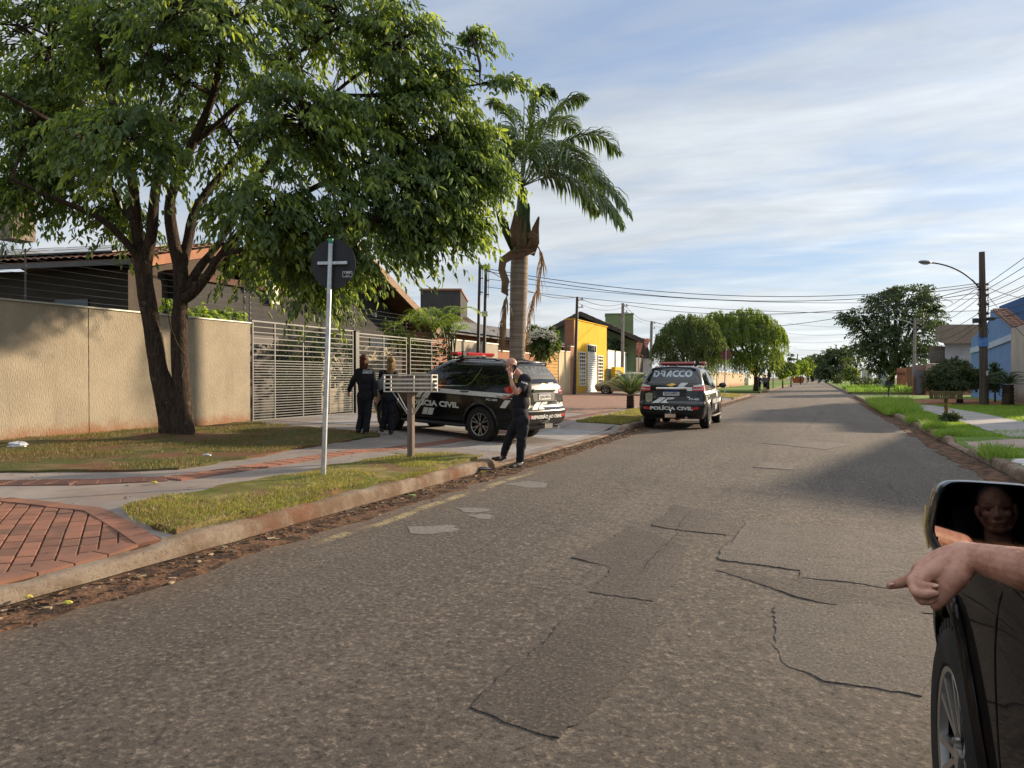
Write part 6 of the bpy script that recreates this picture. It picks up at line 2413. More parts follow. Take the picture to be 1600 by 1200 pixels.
HATCH = dict(
    rear=[(.22, -2.0), (.4, -2.1), (.7, -2.12), (.95, -2.08), (1.1, -1.95), (1.25, -1.7), (1.36, -1.3), (1.42, -.9), (1.46, -.4)],
    front=[(.20, 2.0), (.35, 2.12), (.55, 2.15), (.68, 2.05), (.76, 1.85), (.84, 1.55), (.92, 1.25), (1.0, 1.08), (1.15, .8), (1.3, .45), (1.4, .1), (1.44, -.1), (1.46, -.35)],
    half=[(.2, .78), (.35, .83), (.6, .855), (.85, .85), (.98, .82), (1.1, .76), (1.3, .66), (1.38, .58), (1.43, .42), (1.46, .2)],
    rr=[(.2, .3), (1.0, .3), (1.46, .15)], rf=[(.2, .5), (.9, .5), (1.46, .15)],
    axle=(1.33, -1.32), arch=.34, zlo=.20, zhi=1.46)


def car_shell(S, nz=64):
    """Body as a stack of plan outlines; wheel openings cut out."""
    zs = []
    for i in range(nz + 1):
        u = i / nz
        zs.append(S['zlo'] + (S['zhi'] - S['zlo']) * (u ** .9))
    k0 = S['zhi']
    zs += [k0 - .004, k0 - .012, k0 - .022, S['front'][5][0], S['front'][6][0], S['front'][7][0], S['front'][8][0]]
    zs = sorted(set(round(z, 4) for z in zs))
    V, F = [], []
    nc, ns, nf = 7, 44, 9
    ring = 0
    for z in zs:
        xr, xf, w = interp(S['rear'], z), interp(S['front'], z), interp(S['half'], z)
        rr, rf = min(interp(S['rr'], z), w * .9), min(interp(S['rf'], z), w * .9)
        L = max(.4, xf - xr)
        rr, rf = min(rr, L * .4), min(rf, L * .4)
        half = []
        for i in range(nf):                     # rear face from the middle outwards, slightly bowed
            y = (w - rr) * i / nf
            half.append((xr + .05 * (y / w) ** 2, y))
        e = .05 * ((w - rr) / w) ** 2
        for i in range(nc + 1):
            t = math.pi / 2 * i / nc
            half.append((xr + e + (rr) * (1 - math.cos(t)), (w - rr) + rr * math.sin(t)))
        x0, x1 = xr + e + rr, xf - .10 - rf * 1.15
        for i in range(1, ns):
            u = i / ns
            half.append((x0 + (x1 - x0) * u, w + .018 * math.sin(math.pi * u) * min(1, L / 3) - .012 * (u ** 4)))
        for i in range(nc + 1):
            t = math.pi / 2 * (1 - i / nc)
            half.append((x1 + (rf * 1.15) * math.cos(t), (w - rf) + rf * math.sin(t) - .012 * (1 - i / nc)))
        y1 = w - rf
        for i in range(1, nf):
            y = y1 * (1 - i / nf)
            half.append((xf - .10 * (y / max(y1, .01)) ** 2, y))
        half.append((xf, 0))
        full = half + [(x, -y) for x, y in reversed(half[1:-1])]
        ring = len(full)
        V += [(x, y, z) for x, y in full]
    n = len(zs)
    for j in range(n - 1):
        for i in range(ring):
            i2 = (i + 1) % ring
            F.append((j * ring + i2, j * ring + i, (j + 1) * ring + i, (j + 1) * ring + i2))
    hn = (ring - 2) // 2
    for lay, flip in ((0, False), (n - 1, True)):
        b = lay * ring
        L_ = [b + i for i in range(hn + 2)]
        Rr = [b] + [b + ring - i for i in range(1, hn + 1)] + [b + hn + 1]
        for i in range(hn + 1):
            q = [L_[i], L_[i + 1], Rr[i + 1], Rr[i]]
            q = list(dict.fromkeys(q))
            if len(q) >= 3:
                F.append(tuple(q) if not flip else tuple(reversed(q)))

    def mods(o):
        ex = []
        for ax in S['axle']:
            for s in (1, -1):
                c = MB()
                c.tube([(ax, s * .56, S['arch'] * .91), (ax, s * 1.3, S['arch'] * .91)], S['arch'], 40)
                k = c.build('cutter', M_PAINT)
                ex.append(k)
                b = o.modifiers.new('cut', 'BOOLEAN')
                b.object = k
                b.operation = 'DIFFERENCE'
                b.solver = 'EXACT'
        return ex
    me = eval_mesh(V, F, mods)
    me.materials.clear()
    me.materials.append(M_PAINT)
    me.polygons.foreach_set('use_smooth', [True] * len(me.polygons))
    me.set_sharp_from_angle(angle=R(38))
    return me


class Skin:
    """Lays flat decals, glass and lettering on a car shell."""

    def __init__(self, me):
        self.t = BVHTree.FromPolygons([v.co for v in me.vertices], [tuple(p.vertices) for p in me.polygons])

    def hit(self, side, u, v, eps):
        if side in ('L', 'R'):
            s = 1 if side == 'L' else -1
            o, d = Vector((u, 3 * s, v)), Vector((0, -s, 0))
        elif side == 'B':
            o, d = Vector((-5, u, v)), Vector((1, 0, 0))
        elif side == 'F':
            o, d = Vector((5, u, v)), Vector((-1, 0, 0))
        else:
            o, d = Vector((u, v, 5)), Vector((0, 0, -1))
        h = self.t.ray_cast(o, d)
        if h[0] is None:
            return None
        nn = h[1] if h[1].dot(d) < 0 else -h[1]
        return h[0] + nn * eps

    def tri(self, side, P2, F, eps):
        V, ok = [], []
        for p in P2:
            h = self.hit(side, p[0], p[1], eps)
            V.append(h)
        fs = [f for f in F if all(V[i] is not None for i in f)]
        V = [v if v is not None else Vector((0, 0, 0)) for v in V]
        a = Vector({'L': (0, 1, 0), 'R': (0, -1, 0), 'B': (-1, 0, 0), 'F': (1, 0, 0), 'T': (0, 0, 1)}[side])
        out = []
        for f in fs:
            nn = (V[f[1]] - V[f[0]]).cross(V[f[2]] - V[f[0]])
            out.append(tuple(f) if nn.dot(a) > 0 else tuple(reversed(f)))
        return V, out

    def patch(self, mb, side, poly, eps=.004, res=.06):
        bd = densify(poly, res)
        xs, ys = [p.x for p in bd], [p.y for p in bd]
        pts = list(bd)
        y = min(ys) + res / 2
        while y < max(ys):
            x = min(xs) + res / 2
            while x < max(xs):
                if inside(bd, x, y):
                    pts.append(Vector((x, y)))
                x += res
            y += res
        vo, _, fo, _, _, _ = delaunay_2d_cdt(pts, [], [list(range(len(bd)))], 1, 1e-6)
        V, F = self.tri(side, [(p.x, p.y) for p in vo], [tuple(f) for f in fo], eps)
        mb.add(V, F)

    def line(self, mb, side, pts, w=.006, eps=.003):
        pts = [Vector(p) for p in pts]
        fine = []
        for a, b in zip(pts, pts[1:]):
            k = max(1, int((b - a).length / .05))
            fine += [a.lerp(b, i / k) for i in range(k)]
        fine.append(pts[-1])
        vs = []
        for i, p in enumerate(fine):
            d = (fine[min(i + 1, len(fine) - 1)] - fine[max(0, i - 1)]).normalized()
            n = Vector((-d.y, d.x)) * w / 2
            vs += [(p - n), (p + n)]
        V, F = self.tri(side, [tuple(v) for v in vs], [(2 * i, 2 * i + 1, 2 * i + 3, 2 * i + 2) for i in range(len(fine) - 1)], eps)
        mb.add(V, F)


_TXT = {}


def text_flat(s, bold=.03, shear=0.0):
    """Lettering as flat triangles inside the unit box (0..1 by 0..1)."""
    k = (s, bold, shear)
    if k in _TXT:
        return _TXT[k]
    cu = bpy.data.curves.new('temp', 'FONT')
    cu.body = s
    cu.size = 1
    cu.offset = bold
    cu.resolution_u = 3
    cu.shear = shear
    o = bpy.data.objects.new('temp', cu)
    COL.objects.link(o)
    dg = bpy.context.evaluated_depsgraph_get()
    me = bpy.data.meshes.new_from_object(o.evaluated_get(dg))
    V = [(v.co.x, v.co.y) for v in me.vertices]
    F = [tuple(p.vertices) for p in me.polygons]
    bpy.data.objects.remove(o)
    bpy.data.curves.remove(cu)
    bpy.data.meshes.remove(me)
    x0, x1 = min(v[0] for v in V), max(v[0] for v in V)
    y0, y1 = min(v[1] for v in V), max(v[1] for v in V)
    V = [((x - x0) / (x1 - x0), (y - y0) / (y1 - y0)) for x, y in V]
    _TXT[k] = (V, F)
    return V, F


def put_text(sk, mb, side, s, u0, u1, v0, v1, bold=.03, eps=.005, shear=0.0):
    """u0 is where the first letter starts, u1 where the last one ends."""
    V, F = text_flat(s, bold, shear)
    P = [(u0 + (u1 - u0) * x, v0 + (v1 - v0) * y) for x, y in V]
    vs, fs = sk.tri(side, P, F, eps)
    mb.add(vs, fs)


def ribbon(pts, w, closed=False):
    """Thick flat stroke along 2-D points -> (verts, faces)."""
    P = [Vector(p) for p in pts]
    vs = []
    n = len(P)
    for i, p in enumerate(P):
        a = P[(i - 1) % n] if closed or i else p
        b = P[(i + 1) % n] if closed or i < n - 1 else p
        d = (b - a).normalized()
        nn = Vector((-d.y, d.x)) * w / 2
        vs += [tuple(p - nn), tuple(p + nn)]
    fs = [(2 * i, 2 * i + 1, 2 * i + 3, 2 * i + 2) for i in range(n - 1)]
    if closed:
        fs.append((2 * n - 2, 2 * n - 1, 1, 0))
    return vs, fs


def arc(cx, cy, rx, ry, a0, a1, n=14):
    return [(cx + rx * math.cos(R(a0 + (a1 - a0) * i / n)), cy + ry * math.sin(R(a0 + (a1 - a0) * i / n))) for i in range(n + 1)]


def dracco():
    """The stylised six letter mark, in a 5.6 x 1 box."""
    S = []
    w = .24
    S.append(ribbon([(.12, .02), (.12, .62)], w))
    S.append(ribbon([(.02, .86), (.40, .86)] + arc(.40, .5, .36, .36, 80, -60, 10) + [(.44, .10), (.30, .10)], .23))
    S.append(ribbon([(1.0, .52), (1.30, .52)], .20))
    S.append(ribbon([(1.02, .87), (1.68, .87)], .22))
    S.append(ribbon([(1.58, .98), (1.58, .02)], .23))
    S.append(ribbon([(1.42, .45), (1.30, .30), (1.42, .20)], .14))
    S.append(ribbon([(1.95, .02), (2.36, .92)], .22))
    S.append(ribbon([(2.50, 1.0), (2.50, .02)], .24))
    S.append(ribbon([(2.12, .28), (2.5, .28)], .17))
    for c in (3.25, 4.12):
        S.append(ribbon([(c + .38, .88), (c + .1, .88)] + arc(c, .5, .37, .38, 75, 285, 14) + [(c + .1, .12), (c + .38, .12)], .25))
    S.append(ribbon(arc(5.06, .5, .40, .38, 0, 360, 24)[:-1], .27, True))
    V, F = [], []
    for v, f in S:
        b = len(V)
        V += v
        F += [tuple(i + b for i in q) for q in f]
    return V, F


def put_dracco(sk, mb, side, u0, u1, v0, v1, eps=.006):
    V, F = dracco()
    P = [(u0 + (u1 - u0) * x / 5.6, v0 + (v1 - v0) * y) for x, y in V]
    vs, fs = sk.tri(side, P, F, eps)
    mb.add(vs, fs)


def wheel_meshes(rad, wid, rimr, n_sp, split):
    """Tyre and rim meshes about the origin, outer face towards +Y."""
    h = wid / 2
    t = MB()
    prof = [(rimr, h - .012), (rimr + .012, h), (rimr + (rad - rimr) * .5, h + .008), (rad - .035, h - .004), (rad - .010, h - .030), (rad, h - .055), (rad, -h + .055), (rad - .010, -h + .03), (rad - .035, -h), (rimr, -h)]
    t.lathe(prof, 48, 'Y')
    for k in range(44):                    # tread blocks
        a = 2 * math.pi * k / 44
        for yy, of in ((-.075, 0), (-.025, .5), (.025, 0), (.075, .5)):
            aa = a + of * 2 * math.pi / 44
            M = Matrix.Rotation(-aa, 3, 'Y')
            t.box(M @ Vector((rad + .002, yy, 0)), (.016, .042, .034), M=M)
        aa = a
        M = Matrix.Rotation(-aa, 3, 'Y')
        t.box(M @ Vector((rad - .016, h - .018, 0)), (.03, .02, .03), M=M)
    to = t.build('temp', M_TYRE, smooth=35)
    r = MB()
    r.lathe([(rimr, -h + .02), (rimr - .012, -h + .02), (rimr - .02, h - .10), (.0, h - .10)], 40, 'Y')
    r.cur = 1
    r.lathe([(rimr - .016, h - .03), (rimr - .014, h - .006), (rimr, h - .002), (rimr + .004, h - .014)], 40, 'Y')
    for k in range(n_sp):
        a0 = 2 * math.pi * k / n_sp
        for s in ((-1, 1) if split else (0,)):
            p = Vector((math.cos(a0 + s * .05) * .06, h - .035, math.sin(a0 + s * .05) * .06))
            q = Vector((math.cos(a0 + s * .20) * (rimr - .01), h - .018, math.sin(a0 + s * .20) * (rimr - .01)))
            d = (q - p).normalized()
            r.cur = 1
            r.beam(p, q, .021 if split else .05, .022, up=(0, 1, 0))
            r.cur = 0
            r.beam(p - Vector((0, .022, 0)), q - Vector((0, .022, 0)), .034 if split else .07, .03, up=(0, 1, 0))
    r.cur = 0
    r.cyl((0, h - .09, 0), (0, h - .022, 0), .068, n=16)
    r.cur = 1
    r.cyl((0, h - .022, 0), (0, h - .014, 0), .036, n=14)
    for k in range(6):
        a = 2 * math.pi * k / 6
        r.cyl((math.cos(a) * .052, h - .03, math.sin(a) * .052), (math.cos(a) * .052, h - .012, math.sin(a) * .052), .008, n=6)
    ro = r.build('temp', [M_RIMB, M_RIMS], smooth=35)
    ms = (to.data, ro.data)
    for o in (to, ro):
        bpy.data.objects.remove(o)
    return ms


def add_wheels(root, S, ms, track, rad):
    for ax in S['axle']:
        for s in (1, -1):
            w = bpy.data.objects.new('wheel', ms[0])
            COL.objects.link(w)
            w.parent = root
            w.location = (ax, s * track, rad)
            w.rotation_euler = (0, .3 * ax, 0 if s > 0 else math.pi)
            r = bpy.data.objects.new('rim', ms[1])
            COL.objects.link(r)
            r.parent = w


def arch_lips(root, S, sk, mat, rad, x_mul=1.0):
    for ax in S['axle']:
        for side in ('L', 'R'):
            vs = []
            n = 28
            for i in range(n + 1):
                t = R(-22 + 224 * i / n)
                row = []
                for rr, ep in ((.004, .0), (.006, .018), (.035, .022), (.055, .004)):
                    u, v = ax + (S['arch'] + rr) * math.cos(t), S['arch'] * .91 + (S['arch'] + rr) * math.sin(t)
                    h = sk.hit(side, u, max(v, S['zlo'] + .01), ep)
                    s = 1 if side == 'L' else -1
                    if h is None or h.y * s < .6:
                        h = Vector((u, s * (interp(S['half'], v) + ep), v))
                    row.append(Vector((u, h.y, v)))
                vs += row
            fs = []
            for i in range(n):
                for k in range(3):
                    a = i * 4 + k
                    fs.append((a, a + 1, a + 5, a + 4))
            mb = MB()
            mb.add(vs, fs)
            mb.build('wheel_arch_trim', mat, root, smooth=60)


SUV_MESH = car_shell(SUV)
SUV_SKIN = Skin(SUV_MESH)
SUV_WHEEL = wheel_meshes(.385, .26, .245, 6, True)
W_FRONT = [(1.00, 1.215), (.86, 1.30), (.60, 1.47), (.30, 1.615), (.16, 1.655), (-.26, 1.672), (-.28, 1.20), (.30, 1.185)]
W_REARD = [(-.33, 1.20), (-.32, 1.672), (-.90, 1.655), (-1.30, 1.615), (-1.22, 1.45), (-1.10, 1.30), (-.98, 1.225)]
W_QUART = [(-1.13, 1.235), (-1.24, 1.36), (-1.36, 1.60), (-1.72, 1.58), (-2.04, 1.52), (-2.12, 1.40), (-2.10, 1.27)]


def suv_common(root, sides=('L', 'R'), windows=True, mirrors=True):
    sk = SUV_SKIN
    if windows:
        for s in sides:
            for q in (W_FRONT, W_REARD, W_QUART):
                m = MB()
                sk.patch(m, s, q, .005)
                m.build('window', M_TINT, root, smooth=60)
            m = MB()
            sk.line(m, s, [(1.02, 1.195), (.3, 1.165), (-.35, 1.178), (-1.0, 1.205), (-1.13, 1.28), (-1.25, 1.44), (-1.335, 1.62)], .022, .010)
            m.build('window_trim', M_CHR, root, smooth=60)
    for s in sides:
        m = MB()
        for q in ([(1.02, .40), (1.03, .9), (1.03, 1.2)], [(-.30, .38), (-.30, 1.2)], [(-1.0, .75), (-1.12, .95), (-1.15, 1.24)], [(1.02, .40), (-1.0, .40)], [(-.98, .40), (-.98, .72)]):
            sk.line(m, s, q, .008, .003)
        m.build('door_gaps', M_SEAM, root)
        sg = 1 if s == 'L' else -1
        for u in (-.13, -.97):
            m = MB()
            h = sk.hit(s, u, 1.08, 0)
            m.tube([h + Vector((-.11, 0, 0)), h + Vector((-.10, .03 * sg, 0)), h + Vector((.10, .03 * sg, 0)), h + Vector((.11, 0, 0))], .014, 8)
            m.build('door_handle', M_PAINT, root, smooth=50)
        m = MB()
        m.tube([(1.0, sg * .86, .33), (.9, sg * .97, .33), (-.9, sg * .97, .33), (-1.0, sg * .86, .33)], .035, 10)
        m.build('side_step', M_TRIMB, root, smooth=50)
        m = MB()
        m.tube([(.0, sg * .61, 1.75), (-.15, sg * .62, 1.80), (-1.5, sg * .60, 1.81), (-1.7, sg * .585, 1.77)], .016, 8)
        m.build('roof_rail', M_TRIMB, root, smooth=50)
        if mirrors:
            m = MB()
            m.ell((.86, sg * 1.06, 1.23), (.07, .12, .085), 14, 10)
            m.beam((.88, sg * .88, 1.18), (.87, sg * 1.0, 1.20), .05, .05)
            mo = m.build('side_mirror', M_PAINT, root, smooth=60)
            m = MB()
            m.ell((.80, sg * 1.065, 1.23), (.015, .10, .07), 14, 8)
            m.build('mirror_glass', M_TINT, mo, smooth=60)
    arch_lips(root, SUV, sk, M_PAINT, .385)
    add_wheels(root, SUV, SUV_WHEEL, .81, .385)
    m = MB()
    m.box2((-2.2, -.55, .34), (2.0, .55, .5))
    m.box2((-1.6, -.75, .30), (-1.25, .75, .42))
    m.ell((-1.43, 0, .36), (.16, .16, .15), 12, 8)
    m.tube([(-1.3, -.35, .40), (-2.0, -.40, .40), (-2.47, -.42, .36)], .04, 8)
    m.build('chassis', M_TRIMB, root, smooth=40)


def police(name, label, loc, rot, on_drive=False):
    root = thing(name, label, 'police car', loc, group='police vehicles')
    root.rotation_euler = rot
    sk = SUV_SKIN
    b = bpy.data.objects.new('body', SUV_MESH)
    COL.objects.link(b)
    b.parent = root
    suv_common(root)
    k, zc = .0014, lambda zy: (1560 - zy) * .00134 + .0
    Z = lambda x, y: ((785 - x) * k, zc(y))

    def bk(name_, mat, polys, eps=.004, parent=root, res=.06):
        m = MB()
        for p in polys:
            sk.patch(m, 'B', [Z(*q) for q in p], eps, res)
        return m.build(name_, mat, parent, smooth=60)

    rw = bk('rear_window', M_TINT, [[(400, 262), (1170, 262), (1345, 545), (1300, 585), (270, 585), (225, 545)]], .005)
    bk('window_film', M_DGREY, [[(385, 300), (1185, 300), (1225, 520), (800, 512), (345, 520)]], .008, rw)
    m = MB()
    a, c = Z(398, 455), Z(1178, 312)
    put_dracco(sk, m, 'B', a[0], c[0], a[1], c[1], .012)
    m.build('lettering', M_LETDIM if on_drive else pm('decal_pale_blue', (.46, .51, .56), (.40, .45, .5), 6, .5, .4), rw)
    bk('brake_light', M_LRED, [[(700, 236), (870, 236), (870, 252), (700, 252)]], .012)
    # spoiler lip
    m = MB()
    for s in range(9):
        pass
    m.tube([(-2.05, .62, 1.70), (-2.14, .5, 1.745), (-2.17, 0, 1.765), (-2.14, -.5, 1.745), (-2.05, -.62, 1.70)], .028, 8)
    m.build('spoiler', M_PAINT, root, smooth=60)
    # lamps
    for s in (1, -1):
        f = lambda x: 785 + s * (x - 785)
        lt = bk('tail_light', M_LRED, [[(f(1205), 640), (f(1400), 612), (f(1428), 745), (f(1212), 745)]], .010)
        bk('lamp_top', M_LCLR, [[(f(1222), 632), (f(1385), 606), (f(1410), 650), (f(1212), 665)]], .016, lt)
        bk('lamp_band', M_LCLR, [[(f(1214), 705), (f(1400), 698), (f(1402), 712), (f(1214), 718)]], .016, lt)
        m = MB()
        sd = 'R' if s > 0 else 'L'
        sk.patch(m, sd, [(-2.36, 1.10), (-2.36, 1.26), (-2.20, 1.27), (-2.02, 1.19), (-2.13, 1.10)], .008)
        m.build('lamp_wing', M_LRED, lt, smooth=60)
        bk('reflector', M_LRED, [[(f(1200), 1085), (f(1330), 1075), (f(1330), 1125), (f(1200), 1130)]], .008)
    # chrome bar, recess and plate
    m = MB()
    h = sk.hit('B', 0, zc(690), 0)
    m.box((h.x - .018, 0, zc(690)), (.05, .86, .062))
    m.build('tailgate_bar', M_CHR, root, bevel=.015)
    bk('plate_recess', M_TRIMB, [[(470, 722), (1095, 722), (1070, 868), (500, 868)]], .005)
    pl = bk('licence_plate', M_DWHITE, [[(625, 742), (950, 742), (950, 842), (625, 842)]], .014)
    bk('plate_header', M_PBLUE, [[(625, 742), (950, 742), (950, 768), (625, 768)]], .018, pl)
    m = MB()
    a, c = Z(645, 835), Z(935, 776)
    put_text(sk, m, 'B', 'QAU4F21', a[0], c[0], a[1], c[1], .03, .019)
    m.build('lettering', M_LETD, pl)
    # bow tie emblem
    em = [(690, 622), (735, 600), (745, 610), (775, 588), (835, 588), (838, 602), (885, 602), (845, 628), (838, 622), (810, 650), (745, 650), (742, 634), (692, 634)]
    e = bk('emblem', M_GOLD, [em], .012)
    # white stripes
    for q_ in ([[(905, 660), (975, 575), (1115, 575), (1030, 660)], [(1045, 664), (1195, 664), (1200, 742), (1100, 742), (1090, 708), (1045, 706)],
                            [(405, 1000), (560, 882), (690, 882), (545, 1000)], [(575, 1000), (715, 884), (865, 880), (828, 920), (705, 926), (690, 962), (742, 1000)]]):
        bk('stripe', M_DWHITE, [q_], .007)
    sh = bk('badge', M_OLIVE, [[(268, 800), (335, 785), (405, 800), (408, 915), (385, 960), (335, 990), (285, 960), (264, 915)]], .007)
    bk('badge_face', M_BADGE, [[(290, 815), (335, 805), (384, 815), (386, 905), (368, 940), (335, 960), (302, 940), (286, 905)]], .011, sh)
    for s_, x0, x1, y0, y1, bo in (('PC-405', 1140, 1335, 935, 893, .04), ('REPRESSÃO AO CRIME' if on_drive else 'POLÍCIA CIVIL', 372, 1225, 1145, 1050 + 25 * on_drive, .05)):
        a, c = Z(x0, y0), Z(x1, y1)
        m = MB()
        put_text(sk, m, 'B', s_, a[0], c[0], a[1], c[1], bo, .007)
        m.build('lettering', M_DWHITE, root)
    m = MB()
    for s in ('Z71', ):
        for x0, y0 in ((430, 880), (1105, 880)):
            a = Z(x0, y0)
            sk.patch(m, 'B', [Z(x0, y0), Z(x0 + 50, y0), Z(x0 + 50, y0 - 12), Z(x0, y0 - 12)], .006)
    m.build('small_badges', M_CHR, root)
    m = MB()
    for q in ([(470, 1010), (1120, 1010)], [(262, 640), (235, 760), (255, 1010)], [(1308, 640), (1335, 760), (1315, 1010)]):
        sk.line(m, 'B', [Z(*p) for p in q], .008, .003)
    m.build('tailgate_gaps', M_SEAM, root)
    # rear bumper lower trim and tow hitch
    bk('bumper_trim', M_TRIMB, [[(160, 1165), (1410, 1165), (1380, 1262), (190, 1262)]], .010)
    m = MB()
    m.box((-2.53, 0, .40), (.16, .30, .10))
    m.cyl((-2.60, 0, .42), (-2.60, 0, .52), .016, n=8)
    m.ell((-2.60, 0, .53), (.03, .03, .03), 10, 6)
    m.build('tow_hitch', M_CHR, root, smooth=40)
    m = MB()
    m.tube([(-2.40, -.42, .36), (-2.58, -.44, .345)], .034, 10)
    m.build('exhaust', M_CHR, root, smooth=40)
    # side lettering and stripes
    for s in ('L', 'R'):
        g = 1 if s == 'L' else -1
        # flow runs from the nose backwards on the left side, mirrored on the right
        for q in ([(.10, 1.115), (-2.26, 1.085), (-2.30, .985), (.01, 1.02), (.10, .88), (.30, .88)], [(.27, 1.15), (.14, 1.15), (.36, .88), (.50, .88)], [(.22, .66), (.07, .66), (.15, .50), (.30, .50)],
                  [(.05, .66), (-.11, .66), (-.03, .50), (.13, .50)], [(-2.10, .95), (-2.25, .95), (-2.12, .78), (-1.97, .78)]):
            m = MB()
            sk.patch(m, s, q, .005)
            m.build('stripe', M_DWHITE, root, smooth=60)
        for tx, a, c, v0, v1, bo in (('POLÍCIA CIVIL', .74, -.84, .70, .86, .05), ('PC-405', -1.60, -1.90, .915, .96, .03)):
            m = MB()
            put_text(sk, m, s, tx, a if s == 'L' else c, c if s == 'L' else a, v0, v1, bo, .006)
            m.build('lettering', M_DWHITE, root)
    # light bar
    lb_ = MB()
    lb_.box((-.42, 0, 1.865), (.16, 1.3, .035))
    for y in (-.40, .40):
        lb_.box((-.42, y, 1.84), (.10, .05, .06))
    lo = lb_.build('light_bar', M_TRIMB, root, bevel=.01)
    gp = .42 if on_drive else -.46
    for a, c in ((-.70, gp - .09), (gp + .09, .70)):
        m = MB()
        m.box2((-.52, a, 1.878), (-.32, c, 1.952))
        m.build('red_lens', M_LRED, lo, bevel=.02)
    m = MB()
    m.cyl((-.36, gp, 1.915), (-.52, gp, 1.915), .05, .062, n=14)
    m.build('siren', M_TRIMB, lo, smooth=40)
    m = MB()
    m.tube([(-1.5, 0, 1.825), (-1.55, 0, 2.30)], [.006, .002], 5)
    m.ell((-1.5, 0, 1.825), (.03, .03, .02), 8, 5)
    m.build('antenna', M_TRIMB, root)
    # front end
    m = MB()
    sk.patch(m, 'F', [(-.62, .80), (.62, .80), (.58, .62), (-.58, .62)], .006)
    sk.patch(m, 'F', [(-.5, .52), (.5, .52), (.45, .38), (-.45, .38)], .006)
    m.build('grille', M_TRIMB, root)
    for s in (1, -1):
        m = MB()
        sk.patch(m, 'F', [(s * .60, .90), (s * .86, .93), (s * .86, .80), (s * .60, .78)], .006)
        m.build('headlight', M_LCLR, root)
    m = MB()
    sk.patch(m, 'F', [(-.76, 1.22), (.76, 1.22), (.62, 1.66), (-.62, 1.66)], .005)
    m.build('windscreen', M_TINT, root, smooth=60)
    return root


h1_ = Vector((-2.77, .65, 0)).normalized()
car1 = police('police_car', 'black police vehicle seen from its side on the drive before the slatted gates', (-7.90, 15.13, .135), (0, R(-2.2), math.atan2(h1_.y, h1_.x)), True)
car2 = police('police_car', 'black police vehicle seen from behind at the left kerb of the road', (-3.80, 22.70, .01), (0, 0, R(90.8)))

# ------------------------------------------------------------------ gold hatchback in front of the yellow building
gc = at(981, 600, 46)
HM = car_shell(HATCH, 40)
M_GOLDP = NT('gold_car_paint').set((0.40, .32, .17), .3, .5, .35, coat=.8)
HM.materials.clear()
HM.materials.append(M_GOLDP)
HS = Skin(HM)
hat = thing('hatchback', 'pale gold hatchback parked before the yellow building, half hidden by the cycad', 'car', (gc.x, gc.y, gz(gc.x, gc.y) + .02), R(188))
o = bpy.data.objects.new('body', HM)
COL.objects.link(o)
o.parent = hat
for s in ('L', 'R'):
    m = MB()
    HS.patch(m, s, [(1.0, .98), (.72, 1.14), (.38, 1.28), (-.1, 1.345), (-.15, .99)], .005)
    m.build('window', M_TINT, hat, smooth=60)
    m = MB()
    HS.patch(m, s, [(-.2, .99), (-.15, 1.345), (-.7, 1.33), (-1.15, 1.22), (-1.4, 1.06), (-1.2, .99)], .005)
    m.build('window', M_TINT, hat, smooth=60)
    m = MB()
    for q in ([(1.0, .3), (1.05, .95)], [(-.17, .3), (-.17, .98)], [(-1.0, .6), (-1.2, .98)]):
        HS.line(m, s, q, .01, .003)
    m.build('door_gaps', M_SEAM, hat)
    sg = 1 if s == 'L' else -1
    m = MB()
    m.ell((.85, sg * .93, 1.02), (.06, .10, .06), 12, 8)
    m.build('side_mirror', M_GOLDP, hat, smooth=60)
    m = MB()
    HS.patch(m, 'F', [(sg * .5, .66), (sg * .78, .70), (sg * .78, .58), (sg * .5, .56)], .006)
    m.build('headlight', M_LCLR, hat)
m = MB()
HS.patch(m, 'F', [(-.68, 1.02), (.68, 1.02), (.5, 1.36), (-.5, 1.36)], .005)
m.build('windscreen', M_TINT, hat, smooth=60)
m = MB()
HS.patch(m, 'B', [(-.6, 1.12), (.6, 1.12), (.5, 1.32), (-.5, 1.32)], .005)
m.build('rear_window', M_TINT, hat, smooth=60)
add_wheels(hat, HATCH, wheel_meshes(.31, .2, .20, 5, True), .74, .31)

# ------------------------------------------------------------------ far white car and the orange skip
fc = at(1291, 594, 250)
wc = thing('far_car', 'tiny white car far down the street under the dark trees', 'car', (fc.x, fc.y, 0), R(90))
o = bpy.data.objects.new('body', HM.copy())
o.data.materials[0] = NT('white_car_paint').set((.7, .7, .7), .3, .5, coat=.8)
COL.objects.link(o)
o.parent = wc
m = MB()
HS.patch(m, 'B', [(-.6, 1.02), (.6, 1.02), (.5, 1.32), (-.5, 1.32)], .01)
HS.patch(m, 'F', [(-.68, 1.02), (.68, 1.02), (.5, 1.36), (-.5, 1.36)], .01)
m.build('windscreen', M_TINT, wc)
sp = at(1247, 599, 180)
skp = thing('skip', 'orange rubbish skip standing in the road by the left kerb', 'skip', (sp.x, sp.y, 0), R(4))
M_SKIP = pm('orange_skip_paint', (.42, .13, .045), (.27, .085, .04), 1.2, .7, .3, bump=.2)
m = MB()
a, c = (1.15, .85, .12), (1.5, 1.0, 1.55)
m.add([(-a[0], -a[1], a[2]), (a[0], -a[1], a[2]), (a[0], a[1], a[2]), (-a[0], a[1], a[2]), (-c[0], -c[1], c[2]), (c[0], -c[1], c[2]), (c[0], c[1], c[2]), (-c[0], c[1], c[2])],
      [(3, 2, 1, 0), (0, 1, 5, 4), (1, 2, 6, 5), (2, 3, 7, 6), (3, 0, 4, 7)])
for q, w_ in (((-1.5, -1.0, 1.55), (1.5, -1.0, 1.55)), ((1.5, -1, 1.55), (1.5, 1, 1.55)), ((1.5, 1, 1.55), (-1.5, 1, 1.55)), ((-1.5, 1, 1.55), (-1.5, -1, 1.55))):
    m.beam(q, w_, .09, .09)
